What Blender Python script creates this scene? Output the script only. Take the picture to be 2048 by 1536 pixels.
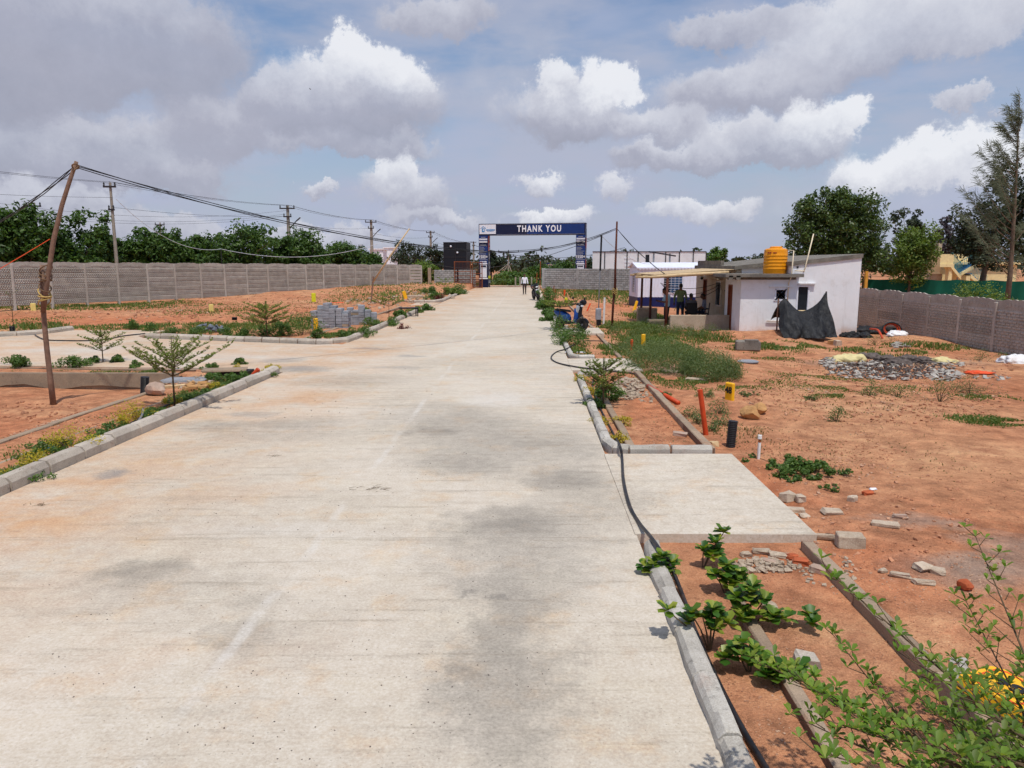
import bpy, bmesh, math, random
import numpy as np
from math import sin, cos, pi, radians, atan2, sqrt
from mathutils import Vector, Matrix

for o in list(bpy.data.objects): bpy.data.objects.remove(o)
S = bpy.context.scene
COL = S.collection
random.seed(11); RNG = np.random.default_rng(11)

# ------------------------------------------------------------------ camera
CAM_H = 2.6; FPX = 1500.0; PITCH = math.atan(241/1500)
cam = bpy.data.cameras.new('camera'); co = bpy.data.objects.new('camera', cam); COL.objects.link(co)
cam.sensor_fit = 'HORIZONTAL'; cam.sensor_width = 36; cam.lens = FPX/2048*36
cam.clip_start = .05; cam.clip_end = 6000
co.location = (0, 0, CAM_H); co.rotation_euler = (pi/2-PITCH, 0, 0); S.camera = co

# ------------------------------------------------------------------ exposure
S.view_settings.view_transform = 'Standard'; S.view_settings.look = 'None'
S.view_settings.exposure = 0.0; S.view_settings.gamma = 1; S.view_settings.use_curve_mapping = False
S.render.engine = 'CYCLES'
S.cycles.max_bounces = 6; S.cycles.diffuse_bounces = 3; S.cycles.glossy_bounces = 2
S.cycles.transparent_max_bounces = 6; S.cycles.transmission_bounces = 3
S.cycles.use_denoising = True; S.cycles.sample_clamp_indirect = 6
S.cycles.use_adaptive_sampling = True; S.cycles.adaptive_threshold = .03

# ------------------------------------------------------------------ node shorthand
class NT:
    def __init__(s, tree): s.t = tree; s.x = 0
    def n(s, typ, *ins, out=0, **kw):
        nd = s.t.nodes.new(typ); s.x += 1; nd.location = (s.x*40 % 4000, -(s.x//100)*300)
        named = {}
        for k, v in kw.items():
            if k.startswith('i_'): named[k[2:]] = v
            else: setattr(nd, k, v)
        for i, v in enumerate(ins):
            if v is not None: s.put(nd.inputs[i], v)
        for k, v in named.items(): s.put(nd.inputs[k.replace('_', ' ')], v)
        return nd.outputs[out]
    def put(s, sock, v):
        if isinstance(v, bpy.types.NodeSocket): s.t.links.new(v, sock)
        else:
            if hasattr(sock.default_value, '__len__') and not hasattr(v, '__len__'): v = (v,)*3
            if sock.type == 'RGBA' and len(v) == 3: v = (*v, 1)
            sock.default_value = v
    def m(s, op, a, b=None, c=None, clamp=False): return s.n('ShaderNodeMath', a, b, c, operation=op, use_clamp=clamp)
    def vm(s, op, a, b=None, c=None):
        return s.n('ShaderNodeVectorMath', a, b, c, operation=op, out=1 if op in ('DOT_PRODUCT', 'LENGTH') else 0)
    def mix(s, f, a, b, blend='MIX'):
        nd = s.t.nodes.new('ShaderNodeMix'); nd.data_type = 'RGBA'; nd.blend_type = blend; nd.clamp_factor = True
        s.put(nd.inputs[0], f); s.put(nd.inputs[6], a); s.put(nd.inputs[7], b); return nd.outputs[2]
    def noise(s, vec, scale, detail=4, rough=.55, dist=0, out=0):
        nd = s.t.nodes.new('ShaderNodeTexNoise'); nd.noise_dimensions = '3D'
        if vec is not None: s.put(nd.inputs['Vector'], vec)
        s.put(nd.inputs['Scale'], scale); s.put(nd.inputs['Detail'], detail); s.put(nd.inputs['Roughness'], rough); s.put(nd.inputs['Distortion'], dist)
        return nd.outputs[out]
    def rng(s, v, a, b, c=0., d=1., smooth=True):
        return s.n('ShaderNodeMapRange', v, a, b, c, d, interpolation_type='SMOOTHSTEP' if smooth else 'LINEAR')
    def ramp(s, f, stops):
        nd = s.t.nodes.new('ShaderNodeValToRGB'); e = nd.color_ramp.elements
        while len(e) < len(stops): e.new(.5)
        for el, (p, c) in zip(e, stops): el.position = p; el.color = (*c, 1)
        s.put(nd.inputs[0], f); return nd.outputs[0]

def lin(r, g, b):
    f = lambda c: (c/255/12.92 if c/255 <= .04045 else ((c/255+.055)/1.055)**2.4)
    return (f(r), f(g), f(b))

# ------------------------------------------------------------------ sun and sky
SUN = Vector((.10, -.36, .93)).normalized()
sl = bpy.data.lights.new('sun', 'SUN'); so = bpy.data.objects.new('sun', sl); COL.objects.link(so)
sl.energy = 3.3; sl.angle = radians(1.0); sl.color = (1, .955, .87)
so.rotation_euler = SUN.to_track_quat('Z', 'Y').to_euler(); so.location = (0, 0, 40)

W = bpy.data.worlds.new('World'); S.world = W; W.use_nodes = True
W.node_tree.nodes.clear(); w = NT(W.node_tree)
sky = W.node_tree.nodes.new('ShaderNodeTexSky'); sky.sky_type = 'NISHITA'; sky.sun_disc = False
sky.sun_elevation = math.asin(SUN.z); sky.sun_rotation = atan2(SUN.x, SUN.y); sky.air_density = 1.2; sky.dust_density = 1.2; sky.ozone_density = 1.5
tc = w.n('ShaderNodeTexCoord')
sep = W.node_tree.nodes.new('ShaderNodeSeparateXYZ'); w.put(sep.inputs[0], tc)
az = w.m('ARCTAN2', sep.outputs[0], sep.outputs[1]); el = w.m('ARCSINE', sep.outputs[2])
DEG = 180/pi
pc = w.n('ShaderNodeCombineXYZ', w.m('MULTIPLY', az, DEG), w.m('MULTIPLY', el, DEG), 0.)
warp1 = w.noise(tc, 5.5, 1, .5, out=1)
warp2 = w.noise(tc, 17, 7, .70, out=1)
pw = w.vm('MULTIPLY_ADD', w.vm('SUBTRACT', warp1, (.5, .5, .5)), (5.5, 3., 0.), pc)
pw = w.vm('MULTIPLY_ADD', w.vm('SUBTRACT', warp2, (.5, .5, .5)), (5.6, 4.8, 0.), pw)
def skydir(u, v):
    x = (u-1024)/FPX; yu = -(v-768)/FPX
    d = Vector((x, cos(PITCH)+sin(PITCH)*yu, -sin(PITCH)+cos(PITCH)*yu)).normalized()
    return atan2(d.x, d.y)*DEG, math.asin(d.z)*DEG
# cumulus masses: place in the sky, half-width, half-height, how sunlit the mass is, how strongly it greys to its base
CL = [(700,205,205,105,.52,.42),(690,130,72,58,.96,.15),(765,140,78,62,1.0,.12),(728,100,70,46,1.0,.1),(640,240,130,65,.42,.25),(560,195,80,50,.52,.3),
 (30,110,200,170,.34,.2),(290,90,260,130,.42,.22),(150,300,330,70,.44,.3),(430,255,140,70,.44,.2),(60,400,200,55,.5,.3),(300,345,170,42,.47,.25),
 (1120,240,180,70,.50,.42),(1075,175,58,42,.95,.15),(1190,168,72,55,1.0,.15),(1250,160,46,50,1.0,.1),(1330,240,110,45,.58,.3),
 (1480,170,230,60,.52,.3),(1740,75,280,95,.62,.35),(1930,30,180,80,.66,.2),(1460,50,190,45,.5,.2),
 (1490,280,140,60,.58,.35),(1610,235,75,48,.9,.2),(1700,235,55,42,.95,.2),(1590,295,160,45,.52,.3),
 (1880,325,180,55,.95,.3),(1985,300,110,60,.92,.3),(1770,350,100,30,.8,.3),
 (800,385,120,58,.60,.35),(785,345,55,40,.88,.2),(630,378,36,22,.6,.3),(850,435,160,24,.55,.3),
 (1070,365,66,34,.72,.35),(1255,375,62,42,.64,.3),(1400,435,105,36,.70,.3),(1110,438,120,24,.8,.3),(1360,310,170,38,.5,.3),
 (620,470,260,32,.55,.2),(250,460,260,45,.52,.2),(700,300,210,36,.5,.25),(1960,205,50,30,.6,.2),(880,30,130,50,.5,.2)]
accW = accS = None
for (u, v, rx, ry, L, g) in CL:
    a, e = skydir(u, v); ix = FPX/(rx*DEG)/.98; iy = FPX/(ry*DEG)/.98
    t = w.vm('MULTIPLY_ADD', pw, (ix, iy, 0.), (-a*ix, -e*iy, 0.))
    wt = w.m('SUBTRACT', 1., w.vm('DOT_PRODUCT', t, t), clamp=True)
    sh = w.m('MULTIPLY_ADD', w.vm('DOT_PRODUCT', t, (0., 1., 0.)), g, L)
    w2 = w.m('MULTIPLY', wt, wt)
    accS = w.m('MULTIPLY', w2, sh) if accS is None else w.m('MULTIPLY_ADD', w2, sh, accS)
    accW = w2 if accW is None else w.m('ADD', accW, w2)
# the same kind of broken cloud over the rest of the sky
gen = w.noise(w.vm('MULTIPLY', tc, (1., 1., 1.9)), 3.4, 3, .58)
genw = w.rng(gen, .52, .74, 0., .16)
accW2 = w.m('ADD', accW, genw); accS2 = w.m('MULTIPLY_ADD', genw, .58, accS)
shade = w.m('DIVIDE', accS2, w.m('ADD', accW2, .0005))
fine = w.n('ShaderNodeSeparateXYZ', warp2, out=2)
shade = w.m('MULTIPLY_ADD', w.m('SUBTRACT', fine, .5), .38, shade)
dens = w.rng(w.m('MULTIPLY_ADD', w.m('SUBTRACT', fine, .5), .16, accW2), .02, .46)
ccol = w.ramp(shade, [(.10, lin(150, 152, 168)), (.42, lin(172, 174, 190)), (.66, lin(206, 208, 219)), (.98, lin(243, 244, 248))])
veil = w.noise(w.vm('MULTIPLY', tc, (2., 1., 6.)), 2.2, 3, .6)
blue = w.mix(1., sky.outputs[0], (.086, .096, .112), 'MULTIPLY')
vf = w.m('MULTIPLY_ADD', w.rng(veil, .36, .68), .55, w.rng(sep.outputs[2], .0, .26, .72, .10))
blue = w.mix(vf, blue, lin(176, 184, 208))
soft = w.rng(w.noise(w.vm('MULTIPLY', tc, (1., 1., 3.2)), 4.6, 5, .6), .40, .66)
blue = w.mix(w.m('MULTIPLY', soft, .62), blue, lin(180, 184, 202))
skyc = w.mix(w.m('MULTIPLY', dens, .86), blue, ccol)
bg = W.node_tree.nodes.new('ShaderNodeBackground'); w.put(bg.inputs[0], skyc); bg.inputs[1].default_value = 1.0
wo = W.node_tree.nodes.new('ShaderNodeOutputWorld'); W.node_tree.links.new(bg.outputs[0], wo.inputs[0])
W.cycles.sampling_method = 'MANUAL'; W.cycles.sample_map_resolution = 512

# ------------------------------------------------------------------ helpers
def site(u, v, z=0.):
    """a surveyed spot on the ground of the photograph"""
    x = (u-1024)/FPX; yu = -(v-768)/FPX
    dy = cos(PITCH)+sin(PITCH)*yu; dz = -sin(PITCH)+cos(PITCH)*yu
    t = (z-CAM_H)/dz
    return Vector((x*t, dy*t, z))
def at_depth(u, v, Y):
    x = (u-1024)/FPX; yu = -(v-768)/FPX
    dy = cos(PITCH)+sin(PITCH)*yu; dz = -sin(PITCH)+cos(PITCH)*yu
    t = Y/dy
    return Vector((x*t, Y, CAM_H+dz*t))
SL = .0243                                  # the road runs slightly to the right
def rx(x0, y): return x0+SL*y

def link(o, parent=None):
    COL.objects.link(o)
    if parent is not None: o.parent = parent
    return o
def tag(o, label=None, cat=None, group=None, kind=None):
    if label: o['label'] = label
    if cat: o['category'] = cat
    if group: o['group'] = group
    if kind: o['kind'] = kind
    return o
def empty(name, loc=(0, 0, 0), rz=0., label=None, cat=None, group=None):
    o = bpy.data.objects.new(name, None); o.empty_display_size = .1
    o.location = loc; o.rotation_euler = (0, 0, rz); link(o)
    return tag(o, label, cat, group)
def place(name, mesh, parent=None, loc=(0, 0, 0), rot=(0, 0, 0), scale=(1, 1, 1)):
    o = bpy.data.objects.new(name, mesh); o.location = loc; o.rotation_euler = rot; o.scale = scale
    return link(o, parent)
def dup(o, parent=None, loc=None, rz=None, label=None, group=None):
    c = o.copy(); COL.objects.link(c); c.parent = parent
    if parent is None:
        if loc is not None: c.location = loc
        if rz is not None: c.rotation_euler = (0, 0, rz)
        if label: c['label'] = label
        if group: c['group'] = group
    for ch in o.children: dup(ch, c)
    return c

class MB:
    def __init__(s): s.v = []; s.f = []; s.m = []
    def add(s, vs, fs, mi=0):
        b = len(s.v); s.v += [tuple(p) for p in vs]
        for f in fs: s.f.append([i+b for i in f]); s.m.append(mi)
        return s
    def box(s, c, size, rz=0., mi=0, rx_=0., ry_=0., top=1.):
        hx, hy, hz = size[0]/2, size[1]/2, size[2]/2
        M = Matrix.Rotation(rz, 3, 'Z') @ Matrix.Rotation(ry_, 3, 'Y') @ Matrix.Rotation(rx_, 3, 'X'); c = Vector(c)
        vs = [c+M @ Vector((x*hx*(top if z > 0 else 1), y*hy*(top if z > 0 else 1), z*hz)) for z in (-1, 1) for y in (-1, 1) for x in (-1, 1)]
        return s.add(vs, [(0, 2, 3, 1), (4, 5, 7, 6), (0, 1, 5, 4), (2, 6, 7, 3), (0, 4, 6, 2), (1, 3, 7, 5)], mi)
    def bbox(s, c, size, bev=.01, rz=0., mi=0, rx_=0., ry_=0.):
        """box with chamfered edges"""
        h = [max(size[i]/2, bev*1.01) for i in range(3)]
        M = Matrix.Rotation(rz, 3, 'Z') @ Matrix.Rotation(ry_, 3, 'Y') @ Matrix.Rotation(rx_, 3, 'X'); c = Vector(c)
        vs = []; idx = {}
        for sx in (-1, 1):
            for sy in (-1, 1):
                for sz in (-1, 1):
                    for a in range(3):
                        p = [sx*(h[0]-bev), sy*(h[1]-bev), sz*(h[2]-bev)]; p[a] = (sx, sy, sz)[a]*h[a]
                        idx[(sx, sy, sz, a)] = len(vs); vs.append(c+M @ Vector(p))
        fs = []
        for a in range(3):
            b, d = (a+1) % 3, (a+2) % 3
            for sg in (-1, 1):
                q = []
                for (p, r) in ((-1, -1), (1, -1), (1, 1), (-1, 1)):
                    k = [0, 0, 0]; k[a] = sg; k[b] = p; k[d] = r; q.append(idx[(*k, a)])
                fs.append(q if sg > 0 else q[::-1])
        for a in range(3):
            b, d = (a+1) % 3, (a+2) % 3
            for p in (-1, 1):
                for r in (-1, 1):
                    k0 = [0, 0, 0]; k1 = [0, 0, 0]; k0[a] = -1; k1[a] = 1
                    for k in (k0, k1): k[b] = p; k[d] = r
                    q = [idx[(*k0, b)], idx[(*k1, b)], idx[(*k1, d)], idx[(*k0, d)]]
                    fs.append(q if p*r < 0 else q[::-1])
        for sx in (-1, 1):
            for sy in (-1, 1):
                for sz in (-1, 1):
                    q = [idx[(sx, sy, sz, a)] for a in range(3)]
                    fs.append(q if sx*sy*sz > 0 else q[::-1])
        return s.add(vs, fs, mi)
    def tube(s, pts, r, n=8, mi=0, cap=True):
        pts = [Vector(p) for p in pts]; m = len(pts)
        rr = r if hasattr(r, '__len__') else [r]*m
        base = len(s.v); ref = None
        for i, p in enumerate(pts):
            d = (pts[min(i+1, m-1)]-pts[max(i-1, 0)])
            d = d.normalized() if d.length > 1e-9 else Vector((0, 0, 1))
            if ref is None:
                ref = Vector((1, 0, 0)) if abs(d.x) < .8 else Vector((0, 1, 0))
            a = (ref-d*ref.dot(d)).normalized(); b = d.cross(a); ref = a
            for k in range(n):
                t = 2*pi*k/n; s.v.append(tuple(p+(a*cos(t)+b*sin(t))*rr[i]))
        for i in range(m-1):
            for k in range(n):
                k2 = (k+1) % n
                s.f.append([base+i*n+k, base+i*n+k2, base+(i+1)*n+k2, base+(i+1)*n+k]); s.m.append(mi)
        if cap:
            s.f.append([base+k for k in range(n)][::-1]); s.m.append(mi)
            s.f.append([base+(m-1)*n+k for k in range(n)]); s.m.append(mi)
        return s
    def lathe(s, prof, c=(0, 0, 0), n=24, mi=0, axis='Z', rot=None):
        base = len(s.v); m = len(prof); c = Vector(c)
        for (r, z) in prof:
            for k in range(n):
                t = 2*pi*k/n; p = Vector((r*cos(t), r*sin(t), z))
                if axis == 'Y': p = Vector((p.x, p.z, p.y))
                elif axis == 'X': p = Vector((p.z, p.x, p.y))
                if rot: p = rot @ p
                s.v.append(tuple(c+p))
        fl = axis == 'Y'
        for i in range(m-1):
            for k in range(n):
                k2 = (k+1) % n; q = [base+i*n+k, base+i*n+k2, base+(i+1)*n+k2, base+(i+1)*n+k]
                s.f.append(q[::-1] if fl else q); s.m.append(mi)
        for i in (0, m-1):
            if prof[i][0] > 1e-4:
                q = [base+i*n+k for k in range(n)]; s.f.append(q[::-1] if (i == 0) != fl else q); s.m.append(mi)
        return s
    def prism(s, poly, z0, z1, mi=0):
        n = len(poly)
        if sum(poly[i][0]*poly[(i+1) % n][1]-poly[(i+1) % n][0]*poly[i][1] for i in range(n)) < 0: poly = poly[::-1]
        vs = [(x, y, z0) for x, y in poly]+[(x, y, z1) for x, y in poly]
        fs = [list(range(n))[::-1], list(range(n, 2*n))]+[(i, (i+1) % n, n+(i+1) % n, n+i) for i in range(n)]
        return s.add(vs, fs, mi)
    def extrude(s, poly, dvec, mi=0):
        """closed 3-d polygon extruded along dvec"""
        n = len(poly); d = Vector(dvec); vs = [Vector(p) for p in poly]; vs += [p+d for p in vs]
        nrm = Vector((0, 0, 0))
        for i in range(n): nrm += vs[i].cross(vs[(i+1) % n])
        fl = nrm.dot(d) > 0
        fs = [list(range(n))[::-1], list(range(n, 2*n))]+[(i, (i+1) % n, n+(i+1) % n, n+i) for i in range(n)]
        if not fl: fs = [list(f)[::-1] for f in fs]
        return s.add(vs, fs, mi)
    def stone(s, c, size, seed=0, mi=0, rough=.22, cuts=2, rz=None):
        r = random.Random(seed); bm = bmesh.new(); bmesh.ops.create_icosphere(bm, subdivisions=cuts, radius=1)
        pl = [(Vector((r.uniform(-1, 1), r.uniform(-1, 1), r.uniform(-.9, 1))).normalized(), r.uniform(.62, .9)) for _ in range(14)]
        R3 = Matrix.Rotation(r.uniform(0, 6.28) if rz is None else rz, 3, 'Z')
        vs = []
        for vv in bm.verts:
            p = vv.co.copy()
            for (nn, dd) in pl:
                k = p.dot(nn)-dd
                if k > 0: p -= nn*k
            p *= 1+rough*.25*(r.random()-.5)
            vs.append(Vector(c)+R3 @ Vector((p.x*size[0], p.y*size[1], p.z*size[2])))
        s.add(vs, [[q.index for q in f.verts] for f in bm.faces], mi); bm.free(); return s
    def mesh(s, name, mats, smooth=False):
        me = bpy.data.meshes.new(name); me.from_pydata(s.v, [], s.f)
        for m_ in (mats if isinstance(mats, (list, tuple)) else [mats]): me.materials.append(m_)
        if len(me.materials) > 1: me.polygons.foreach_set('material_index', s.m)
        if smooth is not False:
            me.shade_smooth()
            if smooth is not True: me.set_sharp_from_angle(angle=radians(smooth))
        me.update(); return me
    def obj(s, name, mats, parent=None, loc=(0, 0, 0), rot=(0, 0, 0), smooth=False):
        return place(name, s.mesh(name, mats, smooth), parent, loc, rot)

def np_mesh(name, V, F, mat, smooth=False):
    me = bpy.data.meshes.new(name); V = np.asarray(V, dtype=np.float32); F = np.asarray(F, dtype=np.int32)
    k = F.shape[1]
    me.vertices.add(len(V)); me.vertices.foreach_set('co', V.ravel())
    me.loops.add(F.size); me.loops.foreach_set('vertex_index', F.ravel())
    me.polygons.add(len(F)); me.polygons.foreach_set('loop_start', np.arange(0, F.size, k, dtype=np.int32))
    me.update(calc_edges=True); me.validate()
    for m_ in (mat if isinstance(mat, (list, tuple)) else [mat]): me.materials.append(m_)
    if smooth: me.shade_smooth()
    return me

_lat = RNG.random((128, 128))
def vnoise(x, y, sc):
    x = np.asarray(x, float)/sc; y = np.asarray(y, float)/sc
    xi = np.floor(x).astype(int); yi = np.floor(y).astype(int); fx = x-xi; fy = y-yi
    fx = fx*fx*(3-2*fx); fy = fy*fy*(3-2*fy)
    g = lambda i, j: _lat[i % 128, j % 128]
    return (g(xi, yi)*(1-fx)+g(xi+1, yi)*fx)*(1-fy)+(g(xi, yi+1)*(1-fx)+g(xi+1, yi+1)*fx)*fy
def sst(x): x = np.clip(x, 0, 1); return x*x*(3-2*x)

# ------------------------------------------------------------------ materials
MATS = {}
def mat(name, build):
    m_ = bpy.data.materials.new(name); m_.use_nodes = True; m_.node_tree.nodes.clear(); q = NT(m_.node_tree)
    pb = m_.node_tree.nodes.new('ShaderNodeBsdfPrincipled'); ot = m_.node_tree.nodes.new('ShaderNodeOutputMaterial')
    m_.node_tree.links.new(pb.outputs[0], ot.inputs[0])
    pb.inputs['Specular IOR Level'].default_value = .3
    build(q, pb, ot); MATS[name] = m_; return m_
def geo(q): return q.n('ShaderNodeNewGeometry')
def bump(q, pb, h, strength=.5, dist=.01):
    b = q.t.nodes.new('ShaderNodeBump'); b.inputs['Strength'].default_value = strength; b.inputs['Distance'].default_value = dist
    q.put(b.inputs['Height'], h); q.t.links.new(b.outputs[0], pb.inputs['Normal'])
def plain(name, col, rough=.7, metal=0., vary=.18, vscale=6., grain=0., dirt=None, dirtamt=.4, dscale=2.):
    """painted or cast surface with uneven tone, optional dirt"""
    def bld(q, pb, ot):
        p = q.n('ShaderNodeTexCoord', out=3); a = q.noise(p, vscale, 5, .6)
        c = q.mix(q.rng(a, .25, .75), tuple(x*(1-vary) for x in col), tuple(min(1, x*(1+vary)) for x in col))
        if dirt is not None: c = q.mix(q.m('MULTIPLY', q.rng(q.noise(p, dscale, 6, .65), .48, .68), dirtamt), c, dirt)
        q.put(pb.inputs['Base Color'], c); pb.inputs['Roughness'].default_value = rough; pb.inputs['Metallic'].default_value = metal
        if grain: bump(q, pb, q.noise(p, 60, 4, .7), grain, .01)
    return mat(name, bld)
def leafmat(name, cols, trans=.3, rough=.5):
    def bld(q, pb, ot):
        g = q.t.nodes.new('ShaderNodeNewGeometry'); oi = q.t.nodes.new('ShaderNodeObjectInfo')
        f = q.m('FRACT', q.m('ADD', g.outputs['Random Per Island'], oi.outputs['Random']))
        c = q.ramp(f, [(i/(len(cols)-1), cc) for i, cc in enumerate(cols)])
        c = q.mix(q.m('MULTIPLY', q.noise(q.n('ShaderNodeTexCoord', out=3), 1.1, 3), .55), c, tuple(x*.45 for x in cols[0]))
        q.put(pb.inputs['Base Color'], c); pb.inputs['Roughness'].default_value = rough
        tr = q.t.nodes.new('ShaderNodeBsdfTranslucent'); q.put(tr.inputs[0], q.mix(.5, c, (.35, .5, .05), 'MULTIPLY'))
        q.put(tr.inputs[0], q.mix(1., c, (1.5, 1.7, .7), 'MULTIPLY'))
        mx = q.t.nodes.new('ShaderNodeMixShader'); mx.inputs[0].default_value = trans
        q.t.links.new(pb.outputs[0], mx.inputs[1]); q.t.links.new(tr.outputs[0], mx.inputs[2]); q.t.links.new(mx.outputs[0], ot.inputs[0])
    return mat(name, bld)
def stains(q, p, spots, warp=1.1):
    """soft irregular marks: (x, y, half-width, half-length, weight)"""
    wn = q.vm('MULTIPLY_ADD', q.vm('SUBTRACT', q.noise(p, 1.6, 6, .68, out=1), (.5, .5, .5)), (warp, warp, 0.), p)
    acc = 0.
    for (x, y, a, b, k) in spots:
        t = q.vm('MULTIPLY_ADD', wn, (1/a, 1/b, 0.), (-x/a, -y/b, 0.))
        acc = q.m('MULTIPLY_ADD', q.m('SUBTRACT', 1., q.vm('DOT_PRODUCT', t, t), clamp=True), k, acc)
    return acc

def b_road(q, pb, ot):
    p = geo(q)
    def spot(u, v, a, b, k): s_ = site(u, v); return (s_.x, s_.y, a, b, k)
    big = q.noise(p, .35, 5, .6); mid = q.noise(p, 1.3, 6, .65); fin = q.noise(p, 42, 4, .7)
    streak = q.noise(q.vm('MULTIPLY', p, (.55, 9., 1.)), 1., 6, .72)
    streak2 = q.noise(q.vm('MULTIPLY', p, (.35, 2.3, 1.)), 1., 5, .65)
    broom = q.noise(q.vm('MULTIPLY', p, (3., 120., 1.)), 1., 2, .5)
    c = q.mix(q.rng(big, .3, .7), lin(212, 204, 192), lin(196, 187, 173))
    c = q.mix(q.m('MULTIPLY', q.rng(mid, .45, .75), .6), c, lin(214, 206, 190))
    sx = q.t.nodes.new('ShaderNodeSeparateXYZ'); q.put(sx.inputs[0], p)
    xr = q.m('SUBTRACT', sx.outputs[0], q.m('MULTIPLY', sx.outputs[1], SL))
    # red dust trodden in from the plots, thickest along the left kerb and at the gate
    edge = q.m('ADD', q.rng(xr, -5.9, -2.2, .55, 0.), q.rng(sx.outputs[1], 35., 75., 0., .34))
    edge = q.m('ADD', edge, q.m('MULTIPLY', stains(q, p, [spot(640, 800, 1.4, 1.2, 1.), spot(60, 1030, 1.2, 1.6, 1.), spot(740, 700, 1.6, 2., .8), spot(1000, 715, 1.4, 1.2, .7), spot(480, 985, 1.1, .6, .5), spot(250, 1310, .5, .5, .5), spot(560, 1290, .6, .5, .5), spot(60, 690, 2.5, 2., .7)]), .38))
    dust = q.m('MULTIPLY', edge, q.rng(q.noise(p, .9, 6, .68), .26, .66))
    c = q.mix(q.m('MULTIPLY', dust, 1.0), c, lin(204, 158, 116))
    c = q.mix(q.m('MULTIPLY', q.rng(q.noise(p, 1.5, 6, .7), .50, .72), .42), c, lin(206, 172, 130))
    # old damp and cement-slurry marks
    dk = stains(q, p, [spot(275, 1140, .42, .36, .8), spot(1010, 1045, .75, .62, .95), spot(1130, 962, .6, .55, .85), spot(960, 850, 1.4, 1.3, .6), spot(1010, 1320, .5, 1.6, .38), spot(1100, 1150, .5, .9, .25), spot(1150, 880, .5, 1.4, .5), spot(940, 1350, .16, .12, .8), spot(970, 1192, .14, .1, .8),
        spot(860, 862, .7, .4, .6), spot(430, 850, .9, .45, .6), spot(1000, 1190, .34, 1.3, .35), spot(1020, 1400, .35, .8, .3), spot(520, 1200, .3, .25, .4), spot(470, 1270, .4, .35, .45), spot(600, 845, .9, .7, .45), spot(930, 930, .7, .6, .5), spot(700, 760, 1.6, 1.1, .4), spot(1060, 890, .45, .4, .4)])
    c = q.mix(q.m('MULTIPLY', dk, q.rng(mid, .2, .7, .3, .8)), c, lin(124, 120, 114))
    gb = stains(q, p, [spot(1000, 900, 1.7, 1.8, .7), spot(1040, 1100, 1.0, 1.5, .62), spot(1000, 1350, .62, 1.5, .45), spot(870, 830, 1.6, 1.4, .5), spot(560, 860, 1.6, .9, .45), spot(1180, 1000, .8, 1.6, .4), spot(330, 1180, .9, .5, .3), spot(560, 1280, .6, .6, .3)], 1.8)
    c = q.mix(q.m('MULTIPLY', gb, q.rng(big, .2, .8, .55, .95)), c, lin(154, 150, 144))
    gv = stains(q, p, [spot(222, 952, .28, .3, 1.2), spot(600, 738, .9, .8, 1.1), spot(500, 828, .6, .3, .7), spot(570, 720, .7, .7, .8), spot(740, 697, .7, .4, .9), spot(820, 712, .6, .3, .8), spot(790, 735, .9, .4, .6)])
    c = q.mix(q.m('MULTIPLY', gv, .62), c, lin(140, 140, 140))
    lm = stains(q, p, [spot(1000, 800, .95, 1.0, 1.), spot(560, 1060, 1.4, .3, .5), spot(1300, 740, .5, 1., .6), spot(150, 700, 2.5, 1.4, .7), spot(420, 715, 3., 1.2, .6)])
    wob = q.m('MULTIPLY_ADD', q.m('SUBTRACT', q.noise(p, .7, 3), .5), .16, q.m('ADD', xr, 2.02))
    lm = q.m('ADD', lm, q.m('MULTIPLY', q.rng(q.m('ABSOLUTE', wob), .015, .07, 1., 0.), q.rng(q.noise(p, .5, 4, .7), .42, .62)))
    jn = q.m('ABSOLUTE', q.m('SUBTRACT', q.m('FRACT', q.m('DIVIDE', q.m('ADD', sx.outputs[1], q.m('MULTIPLY', q.noise(p, .8, 2), .05)), 4.6)), .5))
    c = q.mix(q.m('MULTIPLY', q.rng(jn, .0, .0022, .5, 0.), q.rng(q.noise(p, 1.7, 3), .35, .6)), c, lin(110, 100, 88))
    c = q.mix(q.m('MULTIPLY', lm, .55), c, lin(216, 214, 210))
    c = q.mix(q.m('MULTIPLY', q.rng(streak, .52, .76), .5), c, lin(130, 118, 102))
    c = q.mix(q.m('MULTIPLY', q.rng(streak2, .55, .8), .42), c, lin(142, 134, 122))
    pit = q.rng(q.noise(p, 55, 2, .5), .66, .74)
    c = q.mix(q.m('MULTIPLY', pit, q.rng(q.noise(p, 1.1, 3), .4, .6, .1, .75)), c, lin(110, 100, 88))
    c = q.mix(.22, c, q.ramp(fin, [(.3, (.0, .0, .0)), (.7, (1, 1, 1))]), 'OVERLAY')
    c = q.mix(.16, c, q.ramp(q.noise(p, 7, 5, .7), [(.3, (.1, .1, .1)), (.7, (.9, .9, .9))]), 'OVERLAY')
    q.put(pb.inputs['Base Color'], q.mix(1., c, (.90, .868, .828), 'MULTIPLY')); pb.inputs['Roughness'].default_value = .9
    h = q.m('MULTIPLY_ADD', broom, .5, q.m('MULTIPLY_ADD', fin, .5, q.m('MULTIPLY', pit, -1.)))
    bump(q, pb, h, .55, .006)
mat('road_concrete', b_road)

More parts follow.
